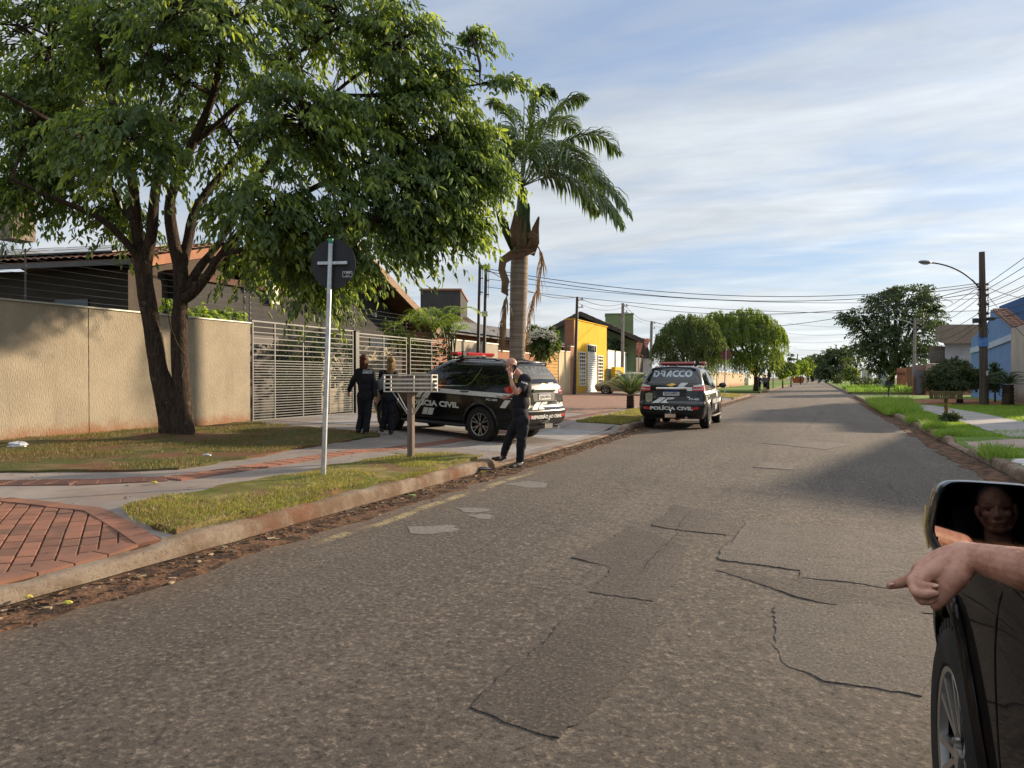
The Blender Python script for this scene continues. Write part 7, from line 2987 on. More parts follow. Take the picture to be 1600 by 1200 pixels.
for x in (-.9, -.3, .3, .9):
    m.beam((x * 1.0, -.86, .12), (x * 1.25, -1.02, 1.5), .07, .05, up=(0, -1, 0))
m.build('hull', M_SKIP, skp)
m = MB()
rr = random.Random(3)
for k in range(40):
    m.box((rr.uniform(-1.2, 1.2), rr.uniform(-.8, .8), 1.5 + rr.uniform(-.05, .25)), [rr.uniform(.1, .4) for _ in range(3)], rz=rr.uniform(0, 3))
m.build('rubble', [pm('rubble_mix', (.3, .27, .25), (.15, .12, .1), 3)], skp)

# ------------------------------------------------------------------ the vehicle at the right edge, seen along its flank
NC = Vector((1.30, .96, 0))
near = thing('police_car', 'dark vehicle at the right edge with wing mirror and an arm out of its window', 'car', NC, R(90), group=None)
nm_ = SUV_MESH.copy()
bmn = bmesh.new()
bmn.from_mesh(nm_)
kill = []
for f in bmn.faces:
    c = f.calc_center_median()
    if c.y > .5 and -.25 < c.x < .95 and 1.08 < c.z < 1.66 and c.x < .95 - (c.z - 1.2) * 1.5:
        kill.append(f)
bmesh.ops.delete(bmn, geom=kill, context='FACES')
bmn.to_mesh(nm_)
bmn.free()
M_PAINTN = NT('dusty_dark_paint')
_d = M_PAINTN.ramp(M_PAINTN.noise(2.2, 6, .7), .40, .70)
M_PAINTN = M_PAINTN.set(M_PAINTN.mix(_d, (.006, .006, .007), (.016, .012, .010)), M_PAINTN.math('ADD', M_PAINTN.math('MULTIPLY', _d, .2), .5), 0.0, coat=.28)
nm_.materials.clear()
nm_.materials.append(M_PAINTN)
o = bpy.data.objects.new('body', nm_)
COL.objects.link(o)
o.parent = near
suv_common(near, sides=('L',), windows=False, mirrors=False)
for ch_ in list(near.children):
    if ch_.name.split('.')[0] == 'door_gaps':
        bpy.data.objects.remove(ch_)
        continue
    if ch_.name.split('.')[0] == 'wheel_arch_trim':
        ch_.data.materials[0] = M_PAINTN
for q in (W_REARD, W_QUART):
    m = MB()
    SUV_SKIN.patch(m, 'L', q, .005)
    m.build('window', M_TINT, near, smooth=60)
# wing mirror: a deep shell with a real mirror set into it, turned so that the lens sees the driver
MIR = at(1537, 815, 1.62)
HEAD = Vector((.80, .66, 1.40))
MP = at(1557, 792, 1.62)
mn = ((cam_ob.location - MP).normalized() + (HEAD - MP).normalized()).normalized()
mx_ = mn.cross(Vector((0, 0, 1))).normalized() * -1      # towards the car
if mx_.x < 0:
    mx_ = -mx_
mu_ = mx_.cross(mn).normalized()
if mu_.z < 0:
    mu_ = -mu_
outl = [(-.106, -.03), (-.100, .01), (-.088, .060), (-.074, .080), (-.05, .0885), (.02, .088), (.095, .083), (.104, .06), (.106, -.05), (.095, -.085), (.05, -.098), (-.05, -.096), (-.075, -.088), (-.094, -.065)]
inv = near.matrix_basis.inverted()


def mloc(u, v, w_):
    return inv @ (MIR + mx_ * u + mu_ * v + mn * w_)


def rows_shell(rows):
    vs, fs = [], []
    n = len(outl) * 3
    fine = []
    P = [Vector(p) for p in outl]
    for i in range(len(P)):
        p0, a, b, p3 = P[i - 1], P[i], P[(i + 1) % len(P)], P[(i + 2) % len(P)]
        for j in range(3):
            t = j / 3
            fine.append(0.5 * ((2 * a) + (b - p0) * t + (2 * p0 - 5 * a + 4 * b - p3) * t * t + (3 * a - p0 - 3 * b + p3) * t ** 3))
    for sc, w_ in rows:
        vs += [mloc(p.x * sc, p.y * sc, w_) for p in fine]
    for k in range(len(rows) - 1):
        for i in range(n):
            j = (i + 1) % n
            fs.append((k * n + i, k * n + j, (k + 1) * n + j, (k + 1) * n + i))
    fs.append(tuple((len(rows) - 1) * n + i for i in range(n)))
    return vs, fs


m = MB()
m.add(*rows_shell([(.90, -.012), (.93, .009), (.985, .013), (1.02, .004), (1.05, -.02), (1.03, -.06), (.92, -.10), (.70, -.13), (.3, -.142)]))
# arm joining the door
m.tube([mloc(.06, -.07, -.05), mloc(.14, -.09, -.05), mloc(.22, -.10, -.07)], [.035, .04, .05], 10)
mo = m.build('side_mirror', M_PAINT, near, smooth=60)
gvs, gfs = [], []
for i in range(25):                             # gently domed glass, as on a real wing mirror
    for j in range(25):
        u, v = -.10 + .2 * i / 24, -.092 + .176 * j / 24
        gvs.append(mloc(u, v, .0075 - ((u - .019) ** 2 + v * v) / 8.5))
for i in range(24):
    for j in range(24):
        u, v = -.10 + .2 * (i + .5) / 24, -.092 + .176 * (j + .5) / 24
        if inside([(a * .94, b * .94) for a, b in outl], u, v):
            gfs.append((i * 25 + j, i * 25 + 25 + j, i * 25 + 26 + j, i * 25 + j + 1))
gl_ = mesh_obj('mirror_glass', gvs, gfs, NT('mirror_silver').set((.42, .42, .44), .03, .5, 1.0), mo, smooth=180)
m = MB()
m.tube([mloc(-.108, .03, -.03), mloc(-.112, -.02, -.03), mloc(-.104, -.07, -.035)], .003, 6)
m.build('edge_glint', NT('gold_glint').set((.50, .36, .12), .15, .6), mo, smooth=60)  # thin gold highlight on the mirror edge, put in as a coloured strip
# front door gap seen from behind
m = MB()
SUV_SKIN.line(m, 'L', [(.83, .42), (.83, .8), (.85, 1.06)], .012, .0012)
m.build('door_gaps', M_SEAM, near)
# simple cabin: seats, wheel
m = MB()
for y in (.38, -.38):
    m.box((-.35, y, .75), (.55, .5, .22))
    m.box((-.72, y, 1.12), (.16, .5, .75))
    m.box((-.75, y, 1.58), (.12, .28, .2))
m.build('seats', M_TRIMB, near, bevel=.05)
m = MB()
m.tube([(.42 + .05 * math.sin(t * .3927), .38 + .19 * math.cos(t * .3927), 1.02 + .19 * math.sin(t * .3927)) for t in range(17)], .016, 8)
m.box2((.6, -.8, .85), (.95, .8, 1.10))
m.build('dashboard', M_TRIMB, near)
# ------------------------------------------------------------------ people
M_SKIN = NT('skin')
_f = M_SKIN.ramp(M_SKIN.noise(26, 7, .75), .38, .62)
M_SKIN.set(M_SKIN.mix(_f, (.45, .235, .16), (.33, .145, .095)), .5, .4, normal=M_SKIN.bump(M_SKIN.noise(70, 6, .7), .32, .004))
M_SKIN.b.inputs['Subsurface Weight'].default_value = .12
M_SKIN.b.inputs['Subsurface Radius'].default_value = (.012, .005, .003)
M_SKIN = M_SKIN.m
M_CLOTHB = pm('black_cloth', (.011, .011, .014), (.020, .020, .025), 9, .85, .2, bump=.3, bscale=120, bdist=.003)
M_CLOTHN = pm('navy_trousers', (.008, .009, .013), (.014, .015, .02), 9, .8, .2, bump=.3, bscale=120, bdist=.003)
M_SHOE = pm('black_shoe', (.012, .011, .011), (.02, .018, .017), 9, .5, .4)
M_HAIRR = pm('auburn_hair', (.10, .035, .016), (.05, .02, .011), 14, .6, .15, stretch=(6, 6, .4), bump=.6, bscale=30)
M_HAIRB = pm('blond_hair', (.30, .18, .075), (.12, .07, .033), 14, .6, .15, stretch=(6, 6, .4), bump=.6, bscale=30)
M_HAIRG = pm('grey_hair', (.16, .14, .125), (.09, .08, .07), 30, .6, .3, bump=.5, bscale=90)
M_PRINT = pm('white_print', (.62, .63, .64), (.5, .5, .52), 20, .7, .2)


def capsule(p, r0, q, r1, n=16, m=5):
    p, q = Vector(p), Vector(q)
    d = q - p
    L = d.length
    d = d / L if L > 1e-6 else Vector((0, 0, 1))
    s = d.cross(Vector((0, 0, 1)))
    if s.length < .05:
        s = d.cross(Vector((0, 1, 0)))
    s.normalize()
    u = d.cross(s)
    rings = []
    for i in range(m + 1):
        t = math.pi / 2 * (1 - i / m)
        rings.append((p - d * r0 * math.sin(t), r0 * math.cos(t)))
    for i in range(m + 1):
        t = math.pi / 2 * i / m
        rings.append((q + d * r1 * math.sin(t), r1 * math.cos(t)))
    vs, fs = [], []
    for c, r in rings:
        for k in range(n):
            a = 2 * math.pi * k / n
            vs.append(c + (s * math.cos(a) + u * math.sin(a)) * max(r, 1e-4))
    for i in range(len(rings) - 1):
        for k in range(n):
            k2 = (k + 1) % n
            fs.append((i * n + k, i * n + k2, (i + 1) * n + k2, (i + 1) * n + k))
    fs.append(tuple(reversed(range(n))))
    fs.append(tuple((len(rings) - 1) * n + k for k in range(n)))
    return vs, fs


class Figure:
    """Body built from tapering limbs fused into one skin; cloth grown from that skin."""

    def __init__(self, vox=.009):
        self.pr, self.vox = [], vox

    def cap(self, tagname, p, r0, q, r1):
        self.pr.append(('c', tagname, Vector(p), r0, Vector(q), r1))
        return self

    def chain(self, tagname, pts, rs):
        for (a, b), (ra, rb) in zip(zip(pts, pts[1:]), zip(rs, rs[1:])):
            self.cap(tagname, a, ra, b, rb)
        return self

    def ell(self, tagname, c, r, M=None):
        self.pr.append(('e', tagname, Vector(c), tuple(r), M or Matrix.Identity(3)))
        return self

    def head(self, c, f, u, s=1.0, bald=True):
        """c head centre, f where the face points, u crown direction."""
        f = Vector(f).normalized()
        u = (Vector(u) - f * Vector(u).dot(f)).normalized()
        sd = u.cross(f)                    # the person's left
        M = Matrix((f, sd, u)).transposed()
        c = Vector(c)
        w = lambda x, y, z: c + (f * x + sd * y + u * z) * s
        self.ell('skin', w(-.012, 0, .035), (.098 * s, .077 * s, .092 * s), M)
        self.ell('skin', w(.018, 0, -.028), (.075 * s, .066 * s, .078 * s), M)
        self.ell('skin', w(.045, 0, -.080), (.042 * s, .043 * s, .036 * s), M)          # chin and jaw
        for y in (-1, 1):
            self.cap('skin', w(.0, y * .060, -.045), .020 * s, w(.048, y * .030, -.086), .019 * s)
            self.ell('skin', w(.060, y * .036, -.018), (.026 * s, .028 * s, .024 * s), M)  # cheeks
            self.cap('skin', w(.078, y * .014, .030), .013 * s, w(.062, y * .050, .026), .012 * s)   # brow
            self.ell('skin', w(-.008, y * .081, -.004), (.020 * s, .011 * s, .034 * s), M)  # ears
            self.ell('skin', w(-.014, y * .086, .006), (.017 * s, .009 * s, .022 * s), M)
        self.cap('skin', w(.086, 0, .012), .009 * s, w(.108, 0, -.022), .0125 * s)      # nose
        for y in (-1, 1):
            self.ell('skin', w(.098, y * .012, -.026), (.011 * s, .009 * s, .008 * s), M)
        self.cap('skin', w(.084, -.022, -.054), .0085 * s, w(.084, .022, -.054), .0085 * s)   # lips
        self.cap('skin', w(.080, -.018, -.068), .010 * s, w(.080, .018, -.068), .010 * s)
        return w, M

    def build(self, root, mats, inflate, wrinkle=.006, origin=None):
        off = Vector(origin if origin is not None else root.location)
        V, F = [], []
        for p in self.pr:
            if p[0] == 'c':
                vs, fs = capsule(p[2], p[3], p[4], p[5])
            else:
                mb = MB().ell(p[2], p[3], 20, 14, p[4])
                vs, fs = [Vector(v) for v in mb.v], mb.f
            b = len(V)
            V += [v - off for v in vs]
            F += [tuple(i + b for i in f) for f in fs]

        def mods(o):
            m = o.modifiers.new('fuse', 'REMESH')
            m.mode = 'VOXEL'
            m.voxel_size = self.vox
            s = o.modifiers.new('soft', 'SMOOTH')
            s.factor = .5
            s.iterations = 2 if self.vox < .004 else 4
        me = eval_mesh(V, F, mods)
        n = len(me.vertices)
        co = np.empty(n * 3, np.float32)
        me.vertices.foreach_get('co', co)
        co = co.reshape(-1, 3) + np.array(off)
        best = np.full(n, 1e9)
        tagv = np.zeros(n, int)
        names = sorted(set(p[1] for p in self.pr))
        for p in self.pr:
            if p[0] == 'c':
                a, b = np.array(p[2]), np.array(p[4])
                d = b - a
                t = np.clip(((co - a) @ d) / max(d @ d, 1e-9), 0, 1)
                dist = np.linalg.norm(co - a - t[:, None] * d, axis=1) - (p[3] + (p[5] - p[3]) * t)
            else:
                Mi = np.array(p[4].transposed())
                q = (co - np.array(p[2])) @ Mi.T / np.array(p[3])
                dist = (np.linalg.norm(q, axis=1) - 1) * min(p[3])
            k = dist < best
            best[k] = dist[k]
            tagv[k] = names.index(p[1])
        me.materials.clear()
        me.materials.append(mats['skin'])
        me.polygons.foreach_set('use_smooth', [True] * len(me.polygons))
        me.name = 'body'
        o = bpy.data.objects.new('body', me)
        COL.objects.link(o)
        o.parent = root
        nv = np.empty(n * 3, np.float32)
        me.vertices.foreach_get('normal', nv)
        nv = nv.reshape(-1, 3)
        polys = [tuple(p.vertices) for p in me.polygons]
        made = {}
        for k, nm in enumerate(names):
            if nm == 'skin' or nm not in inflate:
                continue
            fs = [f for f in polys if sum(tagv[i] == k for i in f) >= 3]
            if not fs:
                continue
            ids = sorted({i for f in fs for i in f})
            mp = {i: j for j, i in enumerate(ids)}
            vs = []
            for i in ids:
                w = co[i]
                wr = wrinkle * (mnoise.noise((w[0] * 7 + w[2] * 3, w[1] * 7, w[2] * 7)) + .5 * mnoise.noise((w[0] * 17, w[1] * 17 + w[2] * 9, w[2] * 14)))
                vs.append(tuple(co[i] - np.array(off) + nv[i] * (inflate[nm] + wr)))
            q = mesh_obj(nm.split('-')[0], vs, [tuple(mp[i] for i in f) for f in fs], mats[nm], root, smooth=180)
            sdm = q.modifiers.new('thick', 'SOLIDIFY')
            sdm.thickness = inflate[nm] * .9
            sdm.offset = -1
            made[nm] = q
        return o, made


def hair_shell(root, w, M, mat, length, s=1.0, off=None, pts=None):
    """Hair as one fused mass: cap over the skull and a fall of locks behind."""
    f = Figure(.007)
    f.ell('hair', w(-.022, 0, .045), (.104 * s, .087 * s, .094 * s), M)
    rr = random.Random(int(length * 1000))
    for k in range(22):
        y = -.075 + .15 * k / 21
        x = -.09 + .05 * abs(y) / .075
        a = w(x * .7, y * .9, .06)
        b = w(x - .02, y * 1.05, -.06)
        c = w(x - .01 + rr.uniform(-.012, .012), y * (1.05 + .2 * length) + rr.uniform(-.01, .01), -.06 - length * rr.uniform(.82, 1.05))
        f.chain('hair', [a, b, c], [.022, .021, .007])
    off = Vector(root.location)
    V, F = [], []
    for p in f.pr:
        if p[0] == 'c':
            vs, fs = capsule(p[2], p[3], p[4], p[5], 8, 3)
        else:
            mb = MB().ell(p[2], p[3], 18, 12, p[4])
            vs, fs = [Vector(v) for v in mb.v], mb.f
        b = len(V)
        V += [v - off for v in vs]
        F += [tuple(i + b for i in q) for q in fs]

    def mods(o):
        m = o.modifiers.new('fuse', 'REMESH')
        m.mode = 'VOXEL'
        m.voxel_size = f.vox
    me = eval_mesh(V, F, mods)
    me.materials.clear()
    me.materials.append(mat)
    me.polygons.foreach_set('use_smooth', [True] * len(me.polygons))
    o = bpy.data.objects.new('hair', me)
    COL.objects.link(o)
    o.parent = root
    return o


def cloth_print(root, cloth, text_rows, c, right, up, toward, name='print'):
    """White print laid onto cloth: rows of (text, half width, v0, v1)."""
    vs = [cloth.matrix_basis @ v.co + Vector(root.location) for v in cloth.data.vertices]
    bv = BVHTree.FromPolygons(vs, [tuple(p.vertices) for p in cloth.data.polygons])
    mb = MB()
    for s, hw, v0, v1 in text_rows:
        V, F = text_flat(s, .05)
        P, ok = [], True
        for x, y in V:
            o = Vector(c) + right * (hw * (2 * x - 1)) + up * (v0 + (v1 - v0) * y)
            h = bv.ray_cast(o + toward * .5, -toward)
            P.append((h[0] + toward * .006 if h[0] is not None else o) - root.location)
        mb.add(P, F)
    return mb.build(name, M_PRINT, root)


def fingers(f, base_pts, tips, rs):
    for ch in tips:
        f.chain('skin', ch, rs[:len(ch)])


# ---------------------------------------------------------------- the bald man on the phone
DM = 11.85
p_ = lambda px, py, dd=0.0: at(px, py, DM + dd)
foot = p_(812, 729)
man = thing('person', 'bald man in black t-shirt standing at the kerb with a phone at his ear', 'person', (foot.x, foot.y, 0))
f = Figure(.0085)
hf = (-RGT * .86 - FWD * .28 - Vector((0, 0, .42)))
hw_, hM = f.head(p_(799, 571.5, .08), hf, Vector((0, 0, 1)) - RGT * .38, 1.03)
f.cap('skin', p_(806, 579, .08), .056, p_(814, 590, .06), .062)
# torso
Mt = Matrix((RGT, FWD, Vector((0, 0, 1)))).transposed()
f.ell('shirt', p_(817, 607, .08), (.135, .185, .20), Mt)
f.ell('shirt', p_(813.5, 628, .08), (.135, .165, .20), Mt)
f.ell('shirt', p_(813, 644, .08), (.128, .165, .13), Mt)
f.cap('shirt', p_(820, 592, -.10), .072, p_(816, 592, .26), .072)
# legs
f.ell('trousers', p_(815, 655, .05), (.125, .165, .12), Mt)
f.chain('trousers', [p_(817, 657, -.02), p_(815, 691, -.03), p_(812, 719, 0)], [.098, .068, .050])
f.chain('trousers', [p_(811, 657, .20), p_(795, 685, .30), p_(787, 710, .36)], [.098, .068, .050])
f.chain('shoe-n', [p_(813, 724, 0), p_(810, 727, -.05), p_(800, 729, -.16)], [.044, .042, .034])
f.chain('shoe-f', [p_(787, 714, .36), p_(781, 717, .31), p_(771, 717.5, .24)], [.044, .042, .032])
# near (left) arm up to the ear
f.chain('shirt', [p_(823, 594, -.14), p_(815, 606.5, -.24)], [.064, .058])
f.chain('skin', [p_(815, 606, -.24), p_(807, 613.5, -.30), p_(801, 603, -.30), p_(798.5, 592, -.24)], [.047, .044, .042, .030])
f.chain('skin', [p_(798.5, 591, -.24), p_(797, 584.5, -.20)], [.032, .036])
for a, b, c, r in (((794.5, 583, -.20), (792.5, 578.5, -.19), (793.3, 573.5, -.17), .0095), ((796.3, 582, -.20), (795, 577, -.20), (796, 571.8, -.18), .010),
                   ((798.3, 582, -.20), (798.5, 576.5, -.205), (799.3, 571.5, -.19), .0098), ((800, 583, -.19), (801, 578.5, -.20), (802, 574.2, -.195), .0088)):
    f.chain('skin', [p_(*a), p_(*b), p_(*c)], [r + .001, r, r * .82])
f.chain('skin', [p_(799, 587, -.20), p_(803, 583, -.17), p_(805, 578, -.13)], [.013, .0115, .009])
# far (right) arm holding something low in front
f.chain('shirt', [p_(813, 594, .29), p_(808, 607, .33)], [.062, .055])
f.chain('skin', [p_(808, 607, .33), p_(805, 616, .32), p_(798, 619.5, .12), p_(794, 620.5, .0)], [.044, .042, .034, .028])
f.chain('skin', [p_(793.5, 620.5, .0), p_(790.5, 621.5, -.06)], [.030, .033])
for k in range(4):
    f.chain('skin', [p_(789.5, 619.4 + k * 1.1, -.08), p_(786.4, 619.6 + k * 1.1, -.11), p_(785.2, 620.6 + k * 1.0, -.07)], [.010, .0092, .0075])
f.chain('skin', [p_(791, 618.6, -.06), p_(788, 617.6, -.10), p_(785, 618, -.12)], [.012, .0105, .0085])
body, made = f.build(man, {'skin': M_SKIN, 'shirt': M_CLOTHB, 'trousers': M_CLOTHN, 'shoe-n': M_SHOE, 'shoe-f': M_SHOE},
                     {'shirt': .014, 'trousers': .016, 'shoe-n': .006, 'shoe-f': .006}, .014)
toward = (cam_ob.location - Vector(p_(815, 605))).normalized()
cloth_print(man, made['shirt'], [('POLÍCIA', .052, -.012, .020)], p_(819.5, 598.3, -.2), (RGT * .95 - Vector((0, 0, .32))).normalized(), Vector((0, 0, 1)), toward)
m = MB()
m.box(Vector((0, 0, 0)), (.008, .045, .06))
mm_ = m.build('badge', pm('yellow_badge', (.55, .40, .03), (.45, .32, .03), 9), man)
mm_.location = p_(806.5, 595.5, -.19) - man.location
mm_.rotation_euler = (0, 0, YAW + 1.0)
m = MB()
a, b = p_(797.2, 592.5, -.24), p_(798, 590.2, -.23)
m.tube([a, b], [.037, .037], 14)
m.build('watch', M_ALU, man, smooth=50, off=man.location)
ph = tag(empty('phone', p_(802.3, 576.8, -.165), 0), 'black phone held against the bald man\'s ear', 'phone')
m = MB()
m.box((0, 0, 0), (.075, .009, .15))
po_ = m.build('case', NT('black_phone').set((.012, .012, .013), .25, .5), ph, bevel=.006)
m = MB()
m.box((0, .006, 0), (.068, .003, .14))
m.build('screen', NT('phone_glass').set((.006, .006, .008), .08, .6), ph)
ph.rotation_euler = (R(8), R(24), YAW + .5)
cd = tag(empty('phone', p_(782, 620.5, -.10), YAW + .3), 'white phone held low in the bald man\'s other hand', 'phone')
m = MB()
m.box((0, 0, 0), (.15, .075, .009))
m.build('case', pm('white_case', (.62, .62, .62), None, 5, .4), cd, bevel=.005)
m = MB()
m.box((0, 0, .006), (.14, .068, .002))
m.build('screen', NT('phone_glass_b').set((.25, .26, .28), .1, .6), cd)
cd.rotation_euler = (R(-25), R(18), YAW + .2)
m = MB()
for y in (-.036, .036):
    q = hw_(.085, y, .008)
    m.ell(q, (.013, .013, .010), 8, 6)
m.build('eyes', NT('dark_eye').set((.02, .015, .012), .2, .5), man, off=man.location)


# ---------------------------------------------------------------- the two women walking in
def woman(label, d, J, hairmat, hairlen, prints, bare_hand=True):
    q_ = lambda px, py, dd=0.0: at(px, py, d + dd)
    ft = q_(*J['base'])
    root = thing('person', label, 'person', (ft.x, ft.y, gz(ft.x, ft.y)))
    f = Figure(.0095)
    w, M = f.head(q_(*J['head']), FWD * .95 - RGT * .25, Vector((0, 0, 1)), .97)
    f.cap('skin', q_(J['head'][0] + .5, J['head'][1] + 7), .05, q_(J['chest'][0], J['chest'][1] - 14), .056)
    Mt = Matrix((RGT, FWD, Vector((0, 0, 1)))).transposed()
    cx, cy = J['chest']
    f.ell('shirt', q_(cx, cy), (.185, .125, .21), Mt)
    f.ell('shirt', q_(cx + .5, cy + 14), (.150, .115, .17), Mt)
    f.cap('shirt', q_(cx - 9.5, cy - 11), .062, q_(cx + 10, cy - 10), .062)
    f.ell('trousers', q_(cx + .8, cy + 28), (.178, .135, .16), Mt)
    for k in ('armL', 'armR'):
        f.chain('shirt', [q_(*p) for p in J[k][:3]], [.056, .048, .038])
        f.chain('skin', [q_(*p) for p in J[k][2:4]], [.027, .030])
        hx, hy, hd = J[k][3]
        for j in range(4):
            f.chain('skin', [q_(hx - 1.2 + j * .8, hy + 1.5, hd), q_(hx - 1.4 + j * .9, hy + 5, hd - .02), q_(hx - .6 + j * .6, hy + 7.2, hd - .01)], [.010, .009, .0075])
        f.chain('skin', [q_(hx - 1.5, hy, hd - .02), q_(hx - 2.4, hy + 4, hd - .05)], [.011, .009])
    for k in ('legL', 'legR'):
        f.chain('trousers', [q_(*p) for p in J[k][:3]], [.098, .066, .060])
        a = J[k][2]
        f.chain('shoe-' + k, [q_(a[0], a[1] + 3.2, a[2]), q_(a[0] - .6, a[1] + 5, a[2] - .03), q_(a[0] - 2.5, a[1] + 4.6, a[2] + .17)], [.042, .042, .034])
    body, made = f.build(root, {'skin': M_SKIN, 'shirt': M_CLOTHB, 'trousers': M_CLOTHN, 'shoe-legL': M_SHOE, 'shoe-legR': M_SHOE},
                         {'shirt': .014, 'trousers': .016, 'shoe-legL': .006, 'shoe-legR': .006}, .012)
    hair_shell(root, w, M, hairmat, hairlen, .97)
    for rows, c, rt, up in prints:
        tw_ = (cam_ob.location - q_(*c)).normalized()
        cloth_print(root, made['shirt'], rows, q_(*c), rt, up, tw_)
    return root, made


Zu = Vector((0, 0, 1))
woman('woman in black with short auburn hair and white print across her back', 15.7,
      dict(base=(569, 677), head=(568.5, 562.5), chest=(570, 591), armL=[(559, 583, 0), (550.5, 597, .02), (546, 609, .12), (545, 613, .16)],
           armR=[(581, 583, 0), (585.5, 602, -.02), (586, 618, -.04), (586, 622, -.05)],
           legL=[(566, 624, 0), (565, 647, .06), (561, 668, -.02)], legR=[(575, 624, 0), (574, 649, -.03), (571.5, 672, -.10)]),
      M_HAIRR, .15, [([('POLÍCIA CIVIL', .105, .028, .052), ('DRACCO', .105, -.038, .018)], (574.3, 581, -.2), RGT, Zu)])
woman('woman in black with long blond hair walking behind the letter box', 16.0,
      dict(base=(605, 676), head=(611, 566), chest=(607, 594), armL=[(597, 585, 0), (594, 602, .04), (597, 616, .14), (598, 620, .18)],
           armR=[(617, 586, 0), (621, 604, 0), (621, 618, .08), (621, 622, .1)],
           legL=[(603, 626, 0), (602, 648, .02), (597.5, 667, .02)], legR=[(611, 626, 0), (611, 650, 0), (612, 670, -.04)]),
      M_HAIRB, .33, [([('DRACCO', .062, -.02, .02)], (597.5, 589, -.2), (RGT * .5 + Zu * .85).normalized(), (Zu * .5 - RGT * .85).normalized())])
hb = tag(empty('shoulder_bag', at(594, 601, 15.75), 0), 'grey shoulder bag hanging at the blond woman\'s side', 'bag')
m = MB()
m.ell((0, 0, 0), (.10, .06, .13), 12, 8, Matrix.Rotation(YAW, 3, 'Z'))
m.build('pouch', pm('grey_bag', (.14, .14, .15), (.09, .09, .10), 9, .6), hb, smooth=60)
m = MB()
m.tube([(-.08, 0, .08), (-.02, 0, .24), (.04, .02, .32), (.10, .0, .24), (.09, 0, .08)], .008, 6)
m.build('strap', M_CLOTHB, hb)


# ---------------------------------------------------------------- two people far down the left pavement
def far_person(label, px, py, d, shirt, legs, bare, face=1, arm=0):
    b = at(px, py, d)
    root = thing('person', label, 'person', (b.x, b.y, .03))
    o = Vector((b.x, b.y, .03))
    P = lambda x, y, z: o + RGT * x + FWD * y + Zu * z
    f = Figure(.014)
    f.head(P(0, 0, 1.62), FWD * face + RGT * .4, Zu, 1.0)
    f.cap('skin', P(0, 0, 1.52), .052, P(0, 0, 1.42), .058)
    Mt = Matrix((RGT, FWD, Zu)).transposed()
    f.ell('shirt', P(0, 0, 1.22), (.19, .12, .24), Mt)
    f.ell('shirt', P(0, 0, 1.02), (.165, .12, .18), Mt)
    f.cap('shirt', P(-.16, 0, 1.38), .06, P(.16, 0, 1.38), .06)
    for s in (-1, 1):
        f.chain('shirt', [P(s * .21, 0, 1.38), P(s * .255, .0, 1.18)], [.055, .05])
        f.chain('skin', [P(s * .255, 0, 1.18), P(s * .27, .03, 1.08), P(s * (.24 - arm * .1), .10 + arm * .1, .86 + arm * .12)], [.045, .04, .03])
        for j in range(4):
            f.chain('skin', [P(s * (.24 - arm * .1), .10 + arm * .1 + .018 * (j - 1.5), .84 + arm * .12), P(s * (.235 - arm * .1), .10 + arm * .1 + .018 * (j - 1.5), .72 + arm * .12)], [.016, .012])
        f.chain('trousers', [P(s * .085, 0, .92), P(s * .095, .02 * s, .55)], [.10, .085])
        f.chain('skin' if bare else 'trousers', [P(s * .095, .02 * s, .50), P(s * .10, 0, .10)], [.06, .042])
        f.chain('shoe-%d' % s, [P(s * .10, -.03, .05), P(s * .11, .14 * face, .035)], [.045, .035])
    f.build(root, {'skin': M_SKIN, 'shirt': shirt, 'trousers': legs, 'shoe--1': M_SHOE, 'shoe-1': M_SHOE}, {'shirt': .014, 'trousers': .016, 'shoe--1': .005, 'shoe-1': .005}, .006)
    m = MB()
    m.ell(P(-.012, -.02, 1.665) - o, (.088, .105, .088), 12, 8, Mt)
    m.build('hair', pm('dark_hair', (.03, .022, .018), None, 9), root, smooth=60)
    return root


M_STRP = NT('striped_shirt')
_w = M_STRP.node('ShaderNodeTexWave', bands_direction='Z')
_w.inputs['Scale'].default_value = 3.2
M_STRP.link(M_STRP.obj, _w.inputs[0])
M_STRP = M_STRP.set(M_STRP.mix(M_STRP.ramp(_w.outputs[1], .4, .6), (.22, .24, .25), (.06, .07, .08)), .85, .2)
far_person('person in a dark shirt and dark trousers on the far left pavement', 1186, 609, 76, pm('dark_shirt', (.035, .04, .05), None), M_CLOTHN, False, 1)
far_person('person in a striped shirt and black shorts on the far left pavement', 1195.5, 613, 71, M_STRP, M_CLOTHB, True, -1, 1)
far_person('tiny person walking in the street beyond the orange skip', 1263, 596, 230, pm('blue_shirt', (.05, .07, .12), None), M_CLOTHN, False, 1)

# ---------------------------------------------------------------- the driver: arm out, face in the mirror
z4 = lambda zx, zy, d: at(1370 + zx / 6.957, 820 + zy / 6.957, d)
drv = thing('person', 'driver in black whose bare forearm points out of the window of the near vehicle', 'person', (NC.x - .40, NC.y - .60, .3))
f = Figure(.0024)
look = (MP - HEAD).normalized()
dw, dM = f.head(HEAD, look + Vector((.0, 0, -.02)), Zu + Vector((-.06, 0, 0)), 1.04)
S0 = Vector((.945, .86, 1.16))
f.cap('skin', HEAD + Vector((.005, -.025, -.085)), .060, HEAD + Vector((.02, -.06, -.19)), .066)
I3 = Matrix.Identity(3)
f.ell('shirt', HEAD + Vector((.035, -.08, -.36)), (.205, .135, .20), I3)
f.ell('shirt', HEAD + Vector((.04, -.08, -.56)), (.185, .145, .24), I3)
f.cap('shirt', HEAD + Vector((-.13, -.07, -.235)), .068, HEAD + Vector((.19, -.07, -.235)), .068)
f.cap('shirt', HEAD + Vector((.20, -.06, -.25)), .060, HEAD + Vector((.28, .05, -.45)), .05)
f.chain('skin', [HEAD + Vector((.28, .05, -.45)), HEAD + Vector((.22, .26, -.42))], [.045, .034])
sh_ = HEAD + Vector((-.17, -.05, -.25))
elb = at(1812, 950, 1.02)
